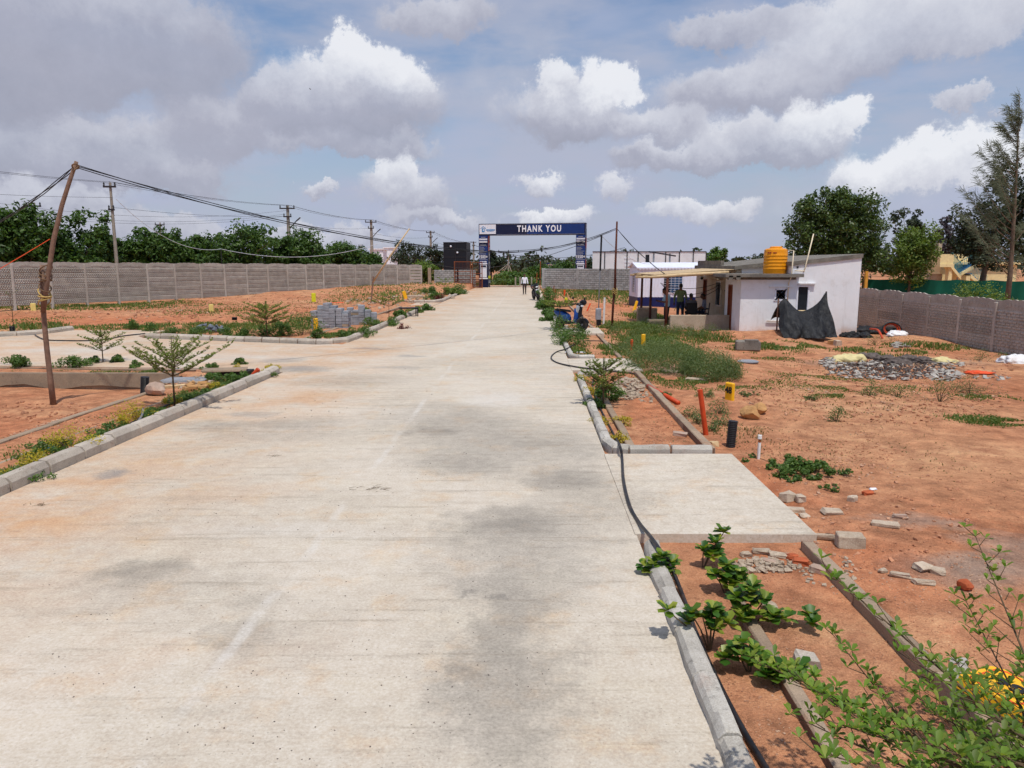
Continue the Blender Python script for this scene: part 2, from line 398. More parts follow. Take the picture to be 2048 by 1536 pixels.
def b_earth(q, pb, ot):
    p = geo(q)
    n1 = q.noise(p, .22, 6, .62); n2 = q.noise(p, 1.1, 6, .66); n3 = q.noise(p, 9, 5, .7); n4 = q.noise(p, 70, 3, .7)
    c = q.ramp(n1, [(.28, lin(176, 112, 78)), (.46, lin(196, 136, 100)), (.6, lin(204, 150, 112)), (.75, lin(192, 152, 120))])
    c = q.mix(q.m('MULTIPLY', q.rng(n2, .42, .72), .75), c, lin(164, 104, 74))
    c = q.mix(q.m('MULTIPLY', q.rng(q.noise(p, .6, 6, .7), .55, .72), .55), c, lin(198, 150, 112))
    c = q.mix(q.m('MULTIPLY', q.rng(n3, .5, .75), .45), c, lin(142, 94, 68))
    def spot(u, v, a, b, k): s_ = site(u, v); return (s_.x, s_.y, a, b, k)
    gr = stains(q, p, [spot(1960, 1130, .9, .5, 1.), spot(1830, 1030, .7, .35, .8), spot(2040, 1080, .7, .5, .8), spot(1340, 740, .7, 1.2, .8), spot(1780, 712, 3.2, 1.2, .7)])
    c = q.mix(q.m('MULTIPLY', gr, .7), c, lin(150, 138, 126))
    pal = stains(q, p, [spot(1750, 860, 2.4, 2.6, .8), spot(1900, 800, 3., 2.2, .6), spot(1990, 960, 1.8, 1.4, .7)])
    c = q.mix(q.m('MULTIPLY', pal, .55), c, lin(198, 148, 110))
    red = stains(q, p, [spot(1480, 950, .9, 1.6, 1.), spot(1700, 1130, 1.0, 1.0, .6), spot(1310, 820, .6, 2.2, .7), spot(200, 640, 9., 5., .9), spot(60, 840, 3., 2.4, .7), spot(620, 620, 8., 4., .6), spot(1240, 610, 3., 5., .8)])
    c = q.mix(q.m('MULTIPLY', red, .6), c, lin(196, 116, 78))
    c = q.mix(q.m('MULTIPLY', q.rng(n4, .60, .72), .6), c, lin(205, 166, 132))
    c = q.mix(.58, c, q.ramp(q.noise(p, 3.3, 6, .72), [(.3, (.12, .13, .14)), (.7, (.88, .87, .86))]), 'OVERLAY')
    c = q.mix(q.m('MULTIPLY', q.rng(q.noise(p, 30, 3, .6), .60, .70), .5), c, lin(120, 80, 60))
    c = q.mix(.22, c, q.ramp(n4, [(.3, (0, 0, 0)), (.7, (1, 1, 1))]), 'OVERLAY')
    q.put(pb.inputs['Base Color'], q.mix(1., c, (.93, .945, .955), 'MULTIPLY')); pb.inputs['Roughness'].default_value = .97
    pb.inputs['Specular IOR Level'].default_value = .12
    bump(q, pb, q.m('MULTIPLY_ADD', n3, 2.2, q.m('MULTIPLY_ADD', n4, .8, q.m('MULTIPLY', q.noise(p, 24, 4, .7), 1.2))), .85, .022)
mat('red_earth', b_earth)

def concrete(name, a, b, stain=(70, 66, 60), samt=.5, red=.25, scale=1.):
    def bld(q, pb, ot):
        p = geo(q); n1 = q.noise(p, 2.2*scale, 6, .65); n2 = q.noise(p, 12*scale, 5, .7); n3 = q.noise(p, 90, 3, .7)
        c = q.mix(q.rng(n1, .3, .7), lin(*a), lin(*b))
        c = q.mix(q.m('MULTIPLY', q.rng(n2, .54, .74), samt), c, lin(*stain))
        c = q.mix(q.m('MULTIPLY', q.rng(q.noise(p, 3.1*scale, 5, .7), .54, .74), red), c, lin(178, 116, 80))
        c = q.mix(.25, c, q.ramp(n3, [(.3, (0, 0, 0)), (.7, (1, 1, 1))]), 'OVERLAY')
        oi = q.t.nodes.new('ShaderNodeObjectInfo')
        c = q.mix(1., c, q.ramp(oi.outputs['Random'], [(0., (.70, .69, .68)), (.5, (.82, .82, .82)), (1., (.90, .90, .91))]), 'MULTIPLY')
        q.put(pb.inputs['Base Color'], c); pb.inputs['Roughness'].default_value = .92
        bump(q, pb, q.m('MULTIPLY_ADD', n2, 1.5, n3), .5, .008)
    return mat(name, bld)
concrete('kerb_concrete', (206, 195, 180), (184, 173, 160), samt=.4, red=.25)
concrete('kerb_grey', (212, 206, 196), (184, 178, 168), samt=.55, red=.2)
concrete('edging_concrete', (178, 156, 132), (160, 140, 120), red=.5, samt=.35)
concrete('mortar', (140, 112, 92), (118, 92, 76), red=.3)
concrete('wall_precast', (190, 184, 174), (168, 162, 153), samt=.3, red=.05)
concrete('wall_precast_brown', (206, 196, 184), (186, 176, 164), samt=.3, red=.02)
concrete('precast_post', (206, 200, 190), (190, 184, 174), samt=.3, red=.06)
concrete('retaining', (176, 156, 132), (150, 134, 116), samt=.5, red=.3, scale=.7)
concrete('cement_block', (186, 188, 186), (160, 162, 161), samt=.3, red=.05)
concrete('block_mortar', (120, 121, 119), (104, 104, 102), samt=.3, red=.05)
concrete('paver', (174, 177, 184), (146, 149, 156), samt=.25, red=.06)
concrete('rubble', (214, 196, 174), (184, 164, 142), samt=.3, red=.35, scale=3)
concrete('slate', (128, 134, 142), (92, 98, 106), samt=.4, red=.08, scale=2)
concrete('roof_concrete', (146, 140, 130), (112, 107, 100), samt=.65, red=.05)
concrete('render_cream', (196, 182, 160), (176, 160, 138), samt=.25, red=.35)
# ------------------------------------------------------------------ ground
WA = np.array([-26.6, 43.6]); WD = np.array([.459, .888]); WL = 2.1       # left boundary wall: start, direction, bay
def gz(x, y):
    x = np.asarray(x, float); y = np.asarray(y, float); xr = x-SL*y
    und = (vnoise(x, y, 3.1)-.5)*.09+(vnoise(x+40, y+9, 1.1)-.5)*.05+(vnoise(x, y, .37)-.5)*.022
    z = und*1.0
    right = -.10-.2*sst((xr-3)/12)+und+.05*sst((vnoise(x, y, 1.9)-.55)*4)
    z = np.where(xr > 2.6, right, z)
    z = np.where((xr > 1.05) & (xr <= 2.6), -.05+und*.35, z)
    z = np.where((xr > 1.05) & (xr <= 2.6) & (y < 6.95), -.085+und*.4, z)
    road = (xr > -6.1) & (xr <= 1.06) & (y < 85)
    z = np.where(road, -.09, z)
    lp = (xr <= -6.1) & (y < 17.4)
    z = np.where(lp, .02+und*.3, z)
    z = np.where((xr <= -6.1) & (y >= 17.4) & (y < 19.1), -.02+und*.3, z)
    plot = -.34*sst((-7.75-xr)/1.3)+und*.8
    z = np.where((xr < -7.72) & (y < 17.76-.012*(x+8)), plot, z)
    sfar = np.where(x > -13.4, 24.2+(-5.6-x)*.30, 29.6)
    z = np.where((xr <= -6.1) & (y >= 18.6-.09*(x+7)) & (y < sfar+.1), -.12, z)
    d = (x-WA[0])*WD[1]-(y-WA[1])*WD[0]                  # distance in front of the left wall
    rise = .62*sst(1-d/9)*sst((y-40)/32)
    z = np.where((xr <= -6.1) & (y >= sfar+.1), und*1.3+rise, z)
    z = np.where((xr <= -6.1) & (y > 84), 0+und, z)
    z = np.where((d < -.3) & (y > 30), und, z)
    for (cx, cy, r_, h) in ((4.15, 14.3, .9, .10), (10.1, 28.0, 1.3, .28), (15.0, 27.6, 1.2, .22), (8.0, 28.4, 1.0, .12), (5.3, 20.2, 1.6, .10)):
        z = z+np.where(xr > 2.7, h*np.exp(-((x-cx)**2+(y-cy)**2)/r_**2), 0)
    return z
def gzz(x, y): return float(gz(np.array([x]), np.array([y]))[0])
def spread(a, b, fine, lo, hi, g=1.28):
    c = list(np.arange(a, b+1e-6, fine)); st = fine; t = b
    while t < hi: st *= g; t += st; c.append(t)
    st = fine; t = a
    while t > lo: st *= g; t -= st; c.insert(0, t)
    return np.array(c)
gx = spread(-13, 11, .11, -2600, 2600, 1.12); gy = spread(2, 34, .11, -300, 4500, 1.06)
GX, GY = np.meshgrid(gx, gy); GZ = gz(GX, GY); nx, ny = len(gx), len(gy)
V = np.stack([GX.ravel(), GY.ravel(), GZ.ravel()], 1); ii = (np.arange(ny-1)[:, None]*nx+np.arange(nx-1)[None, :]).ravel()
me = np_mesh('ground', V, np.stack([ii, ii+1, ii+nx+1, ii+nx], 1), MATS['red_earth'], True)
tag(place('ground', me), kind='structure')

# ------------------------------------------------------------------ road and driveways
def xy(v): return (v[0], v[1])
road = [(rx(-5.98, -6), -6), (rx(1.04, -6), -6), (rx(1.04, 86), 86), (rx(-6.0, 86), 86), (rx(-6.0, 25.9), 25.9), (-5.6, 24.5), (-6.3, 24.25), (-13.0, 26.4), (-13.6, 27.2), (-13.6, 29.6), (-17.4, 29.6), (-17.6, 27.6), (-18.4, 26.9),
        (-40, 27.6), (-40, 20.2), (-12.7, 19.15), (-6.9, 18.6), (-6.3, 18.2), (rx(-5.98, 18.0), 18.0)]
m_ = MB(); m_.prism(road, -.10, 0.0); tag(m_.obj('road', MATS['road_concrete']), kind='structure')
tag(MB().prism([(-60, 87.2), (60, 85.6), (60, 88.6), (-60, 90.4)], -.1, .02).obj('road', MATS['road_concrete']), kind='structure')
def slab(y0, y1, x0=1.0, x1=2.78, zt=.012):
    m_ = MB(); m_.prism([(rx(x0, y0), y0), (rx(x1, y0), y0-.02), (rx(x1, y1), y1), (rx(x0, y1), y1)], -.24, zt)
    return tag(m_.obj('driveway', MATS['road_concrete']), kind='structure')
slab(6.95, 10.05, 1.025); slab(18.25, 20.55, 1.025); slab(28.1, 30.6, 1.025); slab(46.2, 50.5, -7.6, -6.02)

# ------------------------------------------------------------------ kerbs
def kerb_profile(kind):
    if kind == 'chamfer': return [(0, -.1), (0, .10), (-.05, .165), (-.17, .165), (-.17, -.1)]
    return [(0, -.1), (-.006, .05), (-.03, .085), (-.055, .094), (-.118, .094), (-.134, .082), (-.138, -.1)]
def stone_mesh(kind, mname, var):
    r = random.Random(var); pr = kerb_profile(kind); m_ = MB(); n = len(pr); L = 1.0
    xs = [-.5*L, -.482*L, -.2*L, .15*L, .482*L, .5*L]
    for i, x in enumerate(xs):
        k = .965 if i in (0, len(xs)-1) else 1
        for (a, b) in pr:
            j = (r.random()-.5)*.016
            m_.v.append((x, (a+.07)*k-.07+j, (b+.1)*(k if b > .05 else 1)-.1+(j if b > 0 else 0)))
    for i in range(len(xs)-1):
        for k in range(n):
            k2 = (k+1) % n; m_.f.append([i*n+k, i*n+k2, (i+1)*n+k2, (i+1)*n+k][::-1]); m_.m.append(0)
    m_.f.append(list(range(n))); m_.m.append(0); m_.f.append([(len(xs)-1)*n+k for k in range(n)][::-1]); m_.m.append(0)
    return m_.mesh('kerb_stone', MATS[mname], 18)
STONES = {k: [stone_mesh(*k, v) for v in range(4)] for k in (('chamfer', 'kerb_concrete'), ('round', 'kerb_grey'), ('round', 'kerb_concrete'))}
def walk(path, step):
    """points along a polyline every `step`"""
    out = []; P = [Vector((p[0], p[1], 0)) for p in path]
    for a, b in zip(P, P[1:]):
        L = (b-a).length; n = max(1, round(L/step))
        for i in range(n): out.append((a+(b-a)*(i/n), a+(b-a)*((i+1)/n)))
    return out
def kerb(path, step, kind='chamfer', mname='kerb_concrete', zo=0., gap=.03):
    root = MB(); pr = [(a*.8-.018, b-.035) for a, b in kerb_profile(kind)]
    segs = walk(path, step)
    for a, b in segs:
        d = (b-a).normalized(); n_ = Vector((-d.y, d.x, 0))            # left of travel is away from the road when travelling with the road on the right
        poly = [a+n_*(-q[0])+Vector((0, 0, q[1]+zo)) for q in pr]
        root.extrude(poly, b-a)
    ro = tag(root.obj('kerb', MATS['mortar']), kind='structure')
    for i, (a, b) in enumerate(segs):
        c = (a+b)/2; d = b-a; L = d.length
        o = place('kerb_stone', random.choice(STONES[(kind, mname)]), ro, (c.x, c.y, zo+random.uniform(-.006, .008)), (random.uniform(-.03, .03), random.uniform(-.008, .008), atan2(d.y, d.x)+pi+random.uniform(-.012, .012)), ((L-gap), 1, 1))
    return ro
# left kerb of the road, up to the side road
kerb([(rx(-5.98, 3.2), 3.2), (rx(-6.0, 17.2), 17.2), (rx(-6.06, 17.95), 17.95)], .72)
# far side of the side road, rounding into the main road
kerb([(-13.0, 26.45), (-6.4, 24.36), (-5.85, 24.45), (-5.45, 24.9), (rx(-6.02, 25.9), 25.9), (rx(-6.02, 45.8), 45.8)], .72)
kerb([(-6.6, 50.6), (-5.2, 51.0), (rx(-6.05, 52.5), 52.5), (rx(-6.05, 72), 72)], .8)
kerb([(-34, 27.3), (-18.9, 26.85), (-18.0, 27.2), (-17.4, 28.2), (-17.3, 29.6)], .8)
# right side: rounded kerbs of the beds, walked back towards the near end
kerb([(2.80, 10.14), (1.62, 10.12), (1.40, 10.24), (rx(1.05, 10.7), 10.7), (rx(1.06, 17.0), 17.0), (1.56, 17.6), (1.75, 17.75), (2.2, 17.9)][::-1], .5, 'round', 'kerb_grey')
kerb([(rx(1.02, 1.2), 1.2), (rx(1.02, 6.2), 6.2), (rx(1.06, 6.6), 6.6)][::-1], .62, 'round', 'kerb_grey', gap=.012)
kerb([(2.3, 20.6), (1.85, 20.62), (1.62, 20.9), (rx(1.08, 21.4), 21.4), (rx(1.06, 27.7), 27.7), (2.0, 28.0)][::-1], .6, 'round', 'kerb_grey')
kerb([(2.3, 30.8), (1.95, 30.9), (rx(1.06, 31.5), 31.5), (rx(1.02, 49.5), 49.5)][::-1], .8, 'round', 'kerb_concrete')

def edging(path, w_=.11, zt=.05, zb=-.2, mname='edging_concrete', step=1.1, kind='edging'):
    """flat cast strip; joints show between the lengths"""
    root = MB(); segs = walk(path, step)
    for a, b in segs:
        d = (b-a).normalized(); n_ = Vector((-d.y, d.x, 0))*w_*.46
        root.prism([xy(a+n_), xy(b+n_), xy(b-n_), xy(a-n_)], zb, zt-.015)
    ro = tag(root.obj('edging', MATS['mortar']), kind='structure')
    for a, b in segs:
        d = (b-a); L = d.length; c = (a+b)/2
        m_ = MB(); m_.bbox((0, 0, (zt+zb)/2), (L-.02, w_, zt-zb), .012)
        place('edging_strip', m_.mesh('edging_strip', MATS[mname]), ro, (c.x+random.uniform(-.008, .008), c.y, random.uniform(-.012, .008)), (0, 0, atan2(d.y, d.x)+random.uniform(-.006, .006)))
    return ro
edging([(2.70, 1.0), (2.78, 6.75)], .115, .03)
edging([(rx(1.66, 1.4), 1.4), (rx(1.66, 5.6), 5.6)], .10, -.02)
edging([(2.80, 10.3), (3.02, 17.9)], .13, .04)
edging([(1.72, 10.3), (1.82, 14.6)], .12, .0)
edging([(3.02, 20.6), (3.2, 28.0)], .12, .03)
edging([(3.3, 30.8), (3.6, 48)], .12, .03, step=1.8)
edging([(rx(-7.75, 4.5), 4.5), (rx(-7.72, 15.0), 15.0)], .12, .05)
edging([(rx(-6.95, 5.5), 5.5), (rx(-6.95, 14.4), 14.4)], .08, .025)
edging([(rx(-7.75, 25.8), 25.8), (rx(-7.75, 45), 45)], .14, .08, step=1.6)
edging([(-12.9, 27.5), (-7.6, 25.7)], .12, .05)
edging([(rx(-7.75, 51), 51), (rx(-7.75, 66), 66)], .14, .06, step=2)
edging([(-26, 19.2), (-12.7, 18.75), (-7.8, 18.3)], .07, .025, step=2)

# retaining wall at the back of the sunken plot
rw = MB()
n = 40; xs = np.linspace(-26, -7.9, n)
top = [(x, 17.62-.012*(x+8)) for x in xs]
for i in range(n-1):
    (a, ya), (b, yb) = top[i], top[i+1]
    rag = lambda x: -.30+.05*sin(x*3.1)+.03*sin(x*9.7)
    rw.add([(a, ya, .02), (b, yb, .02), (b, yb-.012, rag(b)), (a, ya-.012, rag(a)), (a, ya+.16, .02), (b, yb+.16, .02), (a, ya+.06, -.6), (b, yb+.06, -.6), (b, yb+.03, rag(b)), (a, ya+.03, rag(a))],
           [(3, 2, 1, 0), (0, 1, 5, 4), (9, 8, 2, 3), (6, 7, 8, 9)])
tag(rw.obj('retaining_wall', MATS['retaining']), 'low stained concrete retaining wall behind the sunken plot', 'wall')

# ------------------------------------------------------------------ precast boundary walls
def panel_mesh(L, h, mname, rows, cols, pattern):
    m_ = MB(); m_.box((L/2, 0, h/2), (L, .05, h-.004))
    bw = (L-.06)/cols; bh = (h-.03)/rows
    for r in range(rows):
        for c in range(cols):
            off = bw*.5 if r % 2 else 0
            x0 = .03+c*bw+off; x1 = min(x0+bw*.86, L-.03); z0 = .02+r*bh; z1 = z0+bh*.78
            if x1-x0 < .03: continue
            for sd in (-1, 1):
                y0 = sd*.025; y1 = sd*.062; e = .012
                if pattern == 'scale': vs = [(x0, y0, z0), (x1, y0, z0), (x1, y0, z1), (x0, y0, z1), ((x0+x1)/2-.02, y1, z0+bh*.22), ((x0+x1)/2+.02, y1, z0+bh*.22), ((x0+x1)/2+.015, y1, z1-bh*.3), ((x0+x1)/2-.015, y1, z1-bh*.3)]
                else: vs = [(x0, y0, z0), (x1, y0, z0), (x1, y0, z1), (x0, y0, z1), (x0+e, y1, z0+e), (x1-e, y1, z0+e), (x1-e, y1, z1-e), (x0+e, y1, z1-e)]
                fs = [(4, 5, 6, 7), (0, 1, 5, 4), (1, 2, 6, 5), (2, 3, 7, 6), (3, 0, 4, 7)]
                if sd > 0: fs = [f[::-1] for f in fs]
                m_.add(vs, fs)
    return m_.mesh('panel', MATS[mname])
def cap_mesh(L, h, mname):
    """top panel with a wavy crest and a moulded arch"""
    N = 26; m_ = MB()
    def crest(t):
        b = max(0, 1-abs(t-.5)*2.6)
        return h*.80+h*.09*(b**.5)+h*.09*abs(sin(t*pi*6))*(1 if .14 < t < .86 else .0)
    pts = [(0.0, 0.0), (L, 0.0)]+[(L*(1-i/N), crest(1-i/N)) for i in range(N+1)]
    m_.extrude([(x, -.03, z) for x, z in pts], (0, .06, 0))
    for k in range(7):
        t0 = .2+.6*k/7; t1 = t0+.075
        for sd in (-1, 1): m_.box(((t0+t1)/2*L, sd*.035, h*.34+.03*sin(k)), ((t1-t0)*L, .02, h*.26), ry_=.5*(k-3)/3)
    return m_.mesh('panel', MATS[mname])
def precast_wall(A, d, L, k0, k1, zb, H_, rows, mname, pmesh, cmesh, postmat, label, ph=.3, bare=()):
    d = Vector((d[0], d[1], 0)).normalized(); A = Vector((A[0], A[1], 0)); ang = atan2(d.y, d.x)
    base = A+d*(k0*L); root = empty('boundary_wall', (base.x, base.y, 0), ang, label, 'wall')
    post = MB(); post.bbox((0, 0, 0), (.14, .16, H_+.3), .015); pm = post.mesh('post', MATS[postmat])
    flat = MB(); flat.bbox((L/2, 0, ph/2), (L-.02, .07, ph-.05), .02); fm = flat.mesh('panel', MATS['precast_post'])
    for k in range(k0, k1+1):
        x = (k-k0)*L; z = zb(k)
        place('post', pm, root, (x, random.uniform(-.01, .01), z+H_/2-.15), (random.uniform(-.012, .012), random.uniform(-.008, .008), 0))
        if k == k1: break
        dz = (zb(k+1)-z)/L
        for r in range(rows):
            place('panel', fm if k in bare else pmesh, root, (x, random.uniform(-.006, .006)+(.02 if r % 2 else 0)*(k in bare), z+r*ph), (random.uniform(-.006, .006)+(.05 if k in bare else 0), -math.atan(dz)+random.uniform(-.002, .002), 0))
        place('panel', cmesh, root, (x, 0, z+rows*ph), (0, -math.atan(dz), 0))
    return root
pmL = panel_mesh(WL, .3, 'wall_precast', 3, 16, 'scale'); cmL = cap_mesh(WL, .34, 'wall_precast')
precast_wall(WA, WD, WL, -13, 18, lambda k: .27-.011*k, 2.30, 7, 'wall_precast', pmL, cmL, 'precast_post', 'long grey precast concrete boundary wall with a wavy crest along the earth plots and trees', bare=(17,))
pmR = panel_mesh(WL, .3, 'wall_precast_brown', 3, 9, 'brick'); cmR = cap_mesh(WL, .36, 'wall_precast_brown')
precast_wall((16.35, 33.2+2.1*3), (-.0235, -1), WL, -4, 14, lambda k: -.34-.006*k, 1.72, 5, 'wall_precast_brown', pmR, cmR, 'wall_precast_brown', 'brownish precast brick-pattern boundary wall behind the white house and rubbish heap')

# ------------------------------------------------------------------ block walls either side of the gate
def block_wall(A, B, zb, courses, label, bh=.205, bl=.41, th=.2, drop=None, piers=()):
    A = Vector((*A, 0)); B = Vector((*B, 0)); d = (B-A); L = d.length; ang = atan2(d.y, d.x)
    root = empty('block_wall', (A.x, A.y, zb), ang, label, 'wall')
    m_ = MB(); m_.box((L/2, 0, courses*bh/2), (L-.03, th-.03, courses*bh-.012)); m_.obj('mortar_core', MATS['block_mortar'], root)
    for px in piers: mm = MB(); mm.bbox((px, -.02, courses*bh/2+.01), (.3, th+.06, courses*bh+.02), .015); mm.obj('pier', MATS['cement_block'], root)
    full = MB(); full.bbox((0, 0, 0), (bl-.035, th+.03, bh-.035), .012); fm = full.mesh('block', MATS['cement_block'])
    for r in range(courses):
        x = -(bl/2 if r % 2 else 0)
        while x < L-.02:
            a, b = max(x, 0), min(x+bl, L); x += bl
            if b-a < .08: continue
            place('block', fm, root, ((a+b)/2, random.uniform(-.006, .006), (r+.5)*bh), (0, 0, random.uniform(-.01, .01)), ((b-a-.02)/(bl-.02), 1, 1))
    return root
block_wall((3.15, 78.2), (13.4, 70.5), .05, 10, 'grey cement block wall to the right of the entrance arch, in front of the white hoarding', bl=.45, piers=(.15, 4.3, 8.0))
block_wall((-8.15, 79.2), (-5.75, 79.5), .1, 9, 'short grey cement block wall between the precast wall and the rusty gate')
block_wall((-5.7, 80.6), (-3.9, 81.0), .1, 9, 'cement block wall stub standing behind the rusty gate bars', bl=.5)
pl = MB(); pl.bbox((0, 0, 1.0), (.32, .3, 2.1), .02, mi=0); pl.obj('gate_post', MATS['retaining'], None, (-8.55, 78.6, .1)).update_tag()
tag(bpy.data.objects['gate_post'], 'narrow brown pier between precast panels and block wall', 'pier')
# ------------------------------------------------------------------ more materials
plain('white_wall', (.80, .83, .885), .85, vary=.05, vscale=1.4, grain=.25, dirt=(.50, .45, .40), dirtamt=.30, dscale=1.1)
plain('navy', lin(22, 30, 62), .35, vary=.1); plain('navy_print', lin(24, 52, 112), .35, vary=.15, vscale=.6)
plain('banner_white', lin(226, 228, 236), .45, vary=.04); plain('print_white', lin(240, 240, 245), .5, vary=.02)
plain('print_grey', lin(150, 152, 162), .5, vary=.05); plain('print_red', lin(150, 48, 44), .5, vary=.12); plain('print_cyan', lin(28, 128, 186), .5, vary=.05)
plain('print_black', (.012, .012, .014), .5, vary=.05)
plain('rust', lin(140, 78, 44), .8, vary=.3, vscale=9, grain=.2, dirt=lin(90, 50, 34)); plain('rust_dark', lin(86, 46, 34), .8, vary=.3, vscale=9, grain=.2)
plain('black_clad', lin(26, 28, 36), .5, vary=.12, vscale=.8); plain('hoarding', lin(222, 226, 230), .55, vary=.05, vscale=.6, dirt=lin(190, 192, 196), dirtamt=.5, dscale=.7)
plain('steel_dark', lin(52, 48, 52), .6, vary=.2); plain('galv', lin(150, 152, 155), .45, .5, vary=.15)
plain('cabin_white', lin(222, 226, 240), .5, vary=.04, dirt=lin(200, 190, 180), dirtamt=.25); plain('cabin_blue', lin(24, 34, 84), .4, vary=.1)
plain('glass_dark', (.02, .024, .03), .08, vary=.1); plain('glass_blue', lin(50, 84, 120), .12, vary=.3, vscale=1.5)
plain('wood_door', lin(122, 64, 40), .6, vary=.2); plain('tank_yellow', lin(232, 150, 18), .38, vary=.06, dirt=lin(190, 110, 20), dirtamt=.3)
plain('pvc_cream', lin(222, 208, 180), .45, vary=.06); plain('pvc_white', lin(232, 230, 226), .4, vary=.05, dirt=lin(190, 140, 110), dirtamt=.3, dscale=5)
plain('pvc_orange', lin(196, 72, 34), .5, vary=.15, dirt=lin(160, 80, 50)); plain('pipe_black', (.014, .014, .016), .45, vary=.2)
plain('rubber', (.02, .02, .021), .75, vary=.2, dirt=lin(120, 96, 76), dirtamt=.35, dscale=8)
plain('hose', (.018, .017, .02), .42, vary=.2, dirt=lin(110, 86, 70), dirtamt=.35, dscale=5)
plain('bamboo', lin(198, 172, 132), .6, vary=.18, vscale=8); plain('timber', lin(128, 102, 86), .85, vary=.25, vscale=10, grain=.5, dirt=lin(86, 62, 50))
plain('rope', lin(186, 158, 96), .9, vary=.2, vscale=20); plain('old_rope', lin(112, 88, 66), .9, vary=.3, vscale=20)
plain('yellow_marker', lin(240, 182, 30), .5, vary=.06, dirt=lin(214, 150, 40), dirtamt=.4, dscale=7); plain('pale_marker', lin(222, 202, 122), .6, vary=.08); plain('lime_marker', lin(206, 206, 40), .55, vary=.08)
plain('orange_marker', lin(224, 84, 40), .5, vary=.1); plain('cement_pole', lin(150, 142, 130), .85, vary=.15, vscale=3); plain('wire', (.02, .02, .022), .5); plain('wire_pale', lin(196, 200, 206), .5)
plain('net_green', lin(14, 92, 72), .75, vary=.25, vscale=1.2); plain('house_cream', lin(226, 208, 156), .7, vary=.06, dirt=lin(190, 150, 100), dirtamt=.3); plain('rail_teal', lin(70, 136, 142), .5); plain('tread_blue', lin(50, 110, 170), .6)
plain('paint_yellowwood', lin(206, 146, 56), .7, vary=.15)
plain('sack_white', lin(228, 228, 230), .7, vary=.08, dirt=lin(170, 150, 130), dirtamt=.4, dscale=6); plain('sack_yellow', lin(208, 194, 142), .6, vary=.1)
plain('boulder', lin(184, 140, 92), .95, vary=.25, vscale=5, grain=.6, dirt=lin(130, 90, 60)); plain('granite', lin(176, 152, 136), .9, vary=.2, vscale=6, grain=.5, dirt=lin(180, 120, 90))
plain('red_brick', lin(176, 92, 58), .95, vary=.2, vscale=14, grain=.5); plain('brown_board', lin(150, 112, 66), .8, vary=.12)
plain('ash', lin(96, 87, 83), .95, vary=.35, vscale=10, grain=.5)
def b_tarp(q, pb, ot):
    p = q.n('ShaderNodeTexCoord', out=3)
    q.put(pb.inputs['Base Color'], q.mix(q.rng(q.noise(p, 3, 5, .6), .3, .7), (.007, .0075, .009), (.020, .021, .024)))
    q.put(pb.inputs['Roughness'], q.rng(q.noise(p, 7, 4), .3, .7, .45, .7)); bump(q, pb, q.noise(q.vm('MULTIPLY', p, (1.6, 1.6, .8)), 4, 5, .6, .6), .9, .08)
mat('tarp_black', b_tarp)

def b_plaster(q, pb, ot):
    p = q.n('ShaderNodeTexCoord', out=3); sz = q.t.nodes.new('ShaderNodeSeparateXYZ'); q.put(sz.inputs[0], p)
    c = q.mix(q.rng(q.noise(p, .9, 5, .6), .3, .7), (.82, .835, .86), (.76, .77, .79))
    c = q.mix(q.m('MULTIPLY', q.rng(q.noise(p, 2.6, 6, .7), .50, .72), .38), c, (.55, .52, .49))
    st = q.rng(q.noise(q.vm('MULTIPLY', p, (5., 5., .7)), 1., 5, .65), .54, .74)
    c = q.mix(q.m('MULTIPLY', st, .30), c, (.48, .45, .42))
    mud = q.m('MULTIPLY', q.rng(sz.outputs[2], .05, .55, 1., 0.), q.rng(q.noise(p, 2.2, 5, .7), .30, .62))
    c = q.mix(q.m('MULTIPLY', mud, .75), c, lin(190, 140, 98))
    q.put(pb.inputs['Base Color'], c); pb.inputs['Roughness'].default_value = .9
    bump(q, pb, q.m('MULTIPLY_ADD', q.noise(p, 30, 4, .7), .4, q.noise(p, 3, 5, .6)), .4, .02)
mat('house_plaster', b_plaster)
def text_mesh(txt, size, mname, name='lettering', bold=0., width=1., depth=.006, spacing=1.):
    cu = bpy.data.curves.new(name, 'FONT'); cu.body = txt; cu.size = size; cu.align_x = 'CENTER'; cu.align_y = 'CENTER'
    cu.extrude = depth; cu.offset = bold; cu.resolution_u = 3; cu.space_character = spacing
    ob = bpy.data.objects.new(name, cu); COL.objects.link(ob)
    dg = bpy.context.evaluated_depsgraph_get(); me = bpy.data.meshes.new_from_object(ob.evaluated_get(dg)); me.name = name
    bpy.data.objects.remove(ob); bpy.data.curves.remove(cu)
    me.materials.clear(); me.materials.append(MATS[mname])
    for v in me.vertices: v.co.x *= width
    return me
def flat_text(parent, txt, size, mname, loc, rz=0., bold=0., width=1., spacing=1., name='lettering', depth=.006):
    """upright lettering facing local -Y"""
    return place(name, text_mesh(txt, size, mname, name, bold, width, depth, spacing), parent, loc, (pi/2, 0, rz))

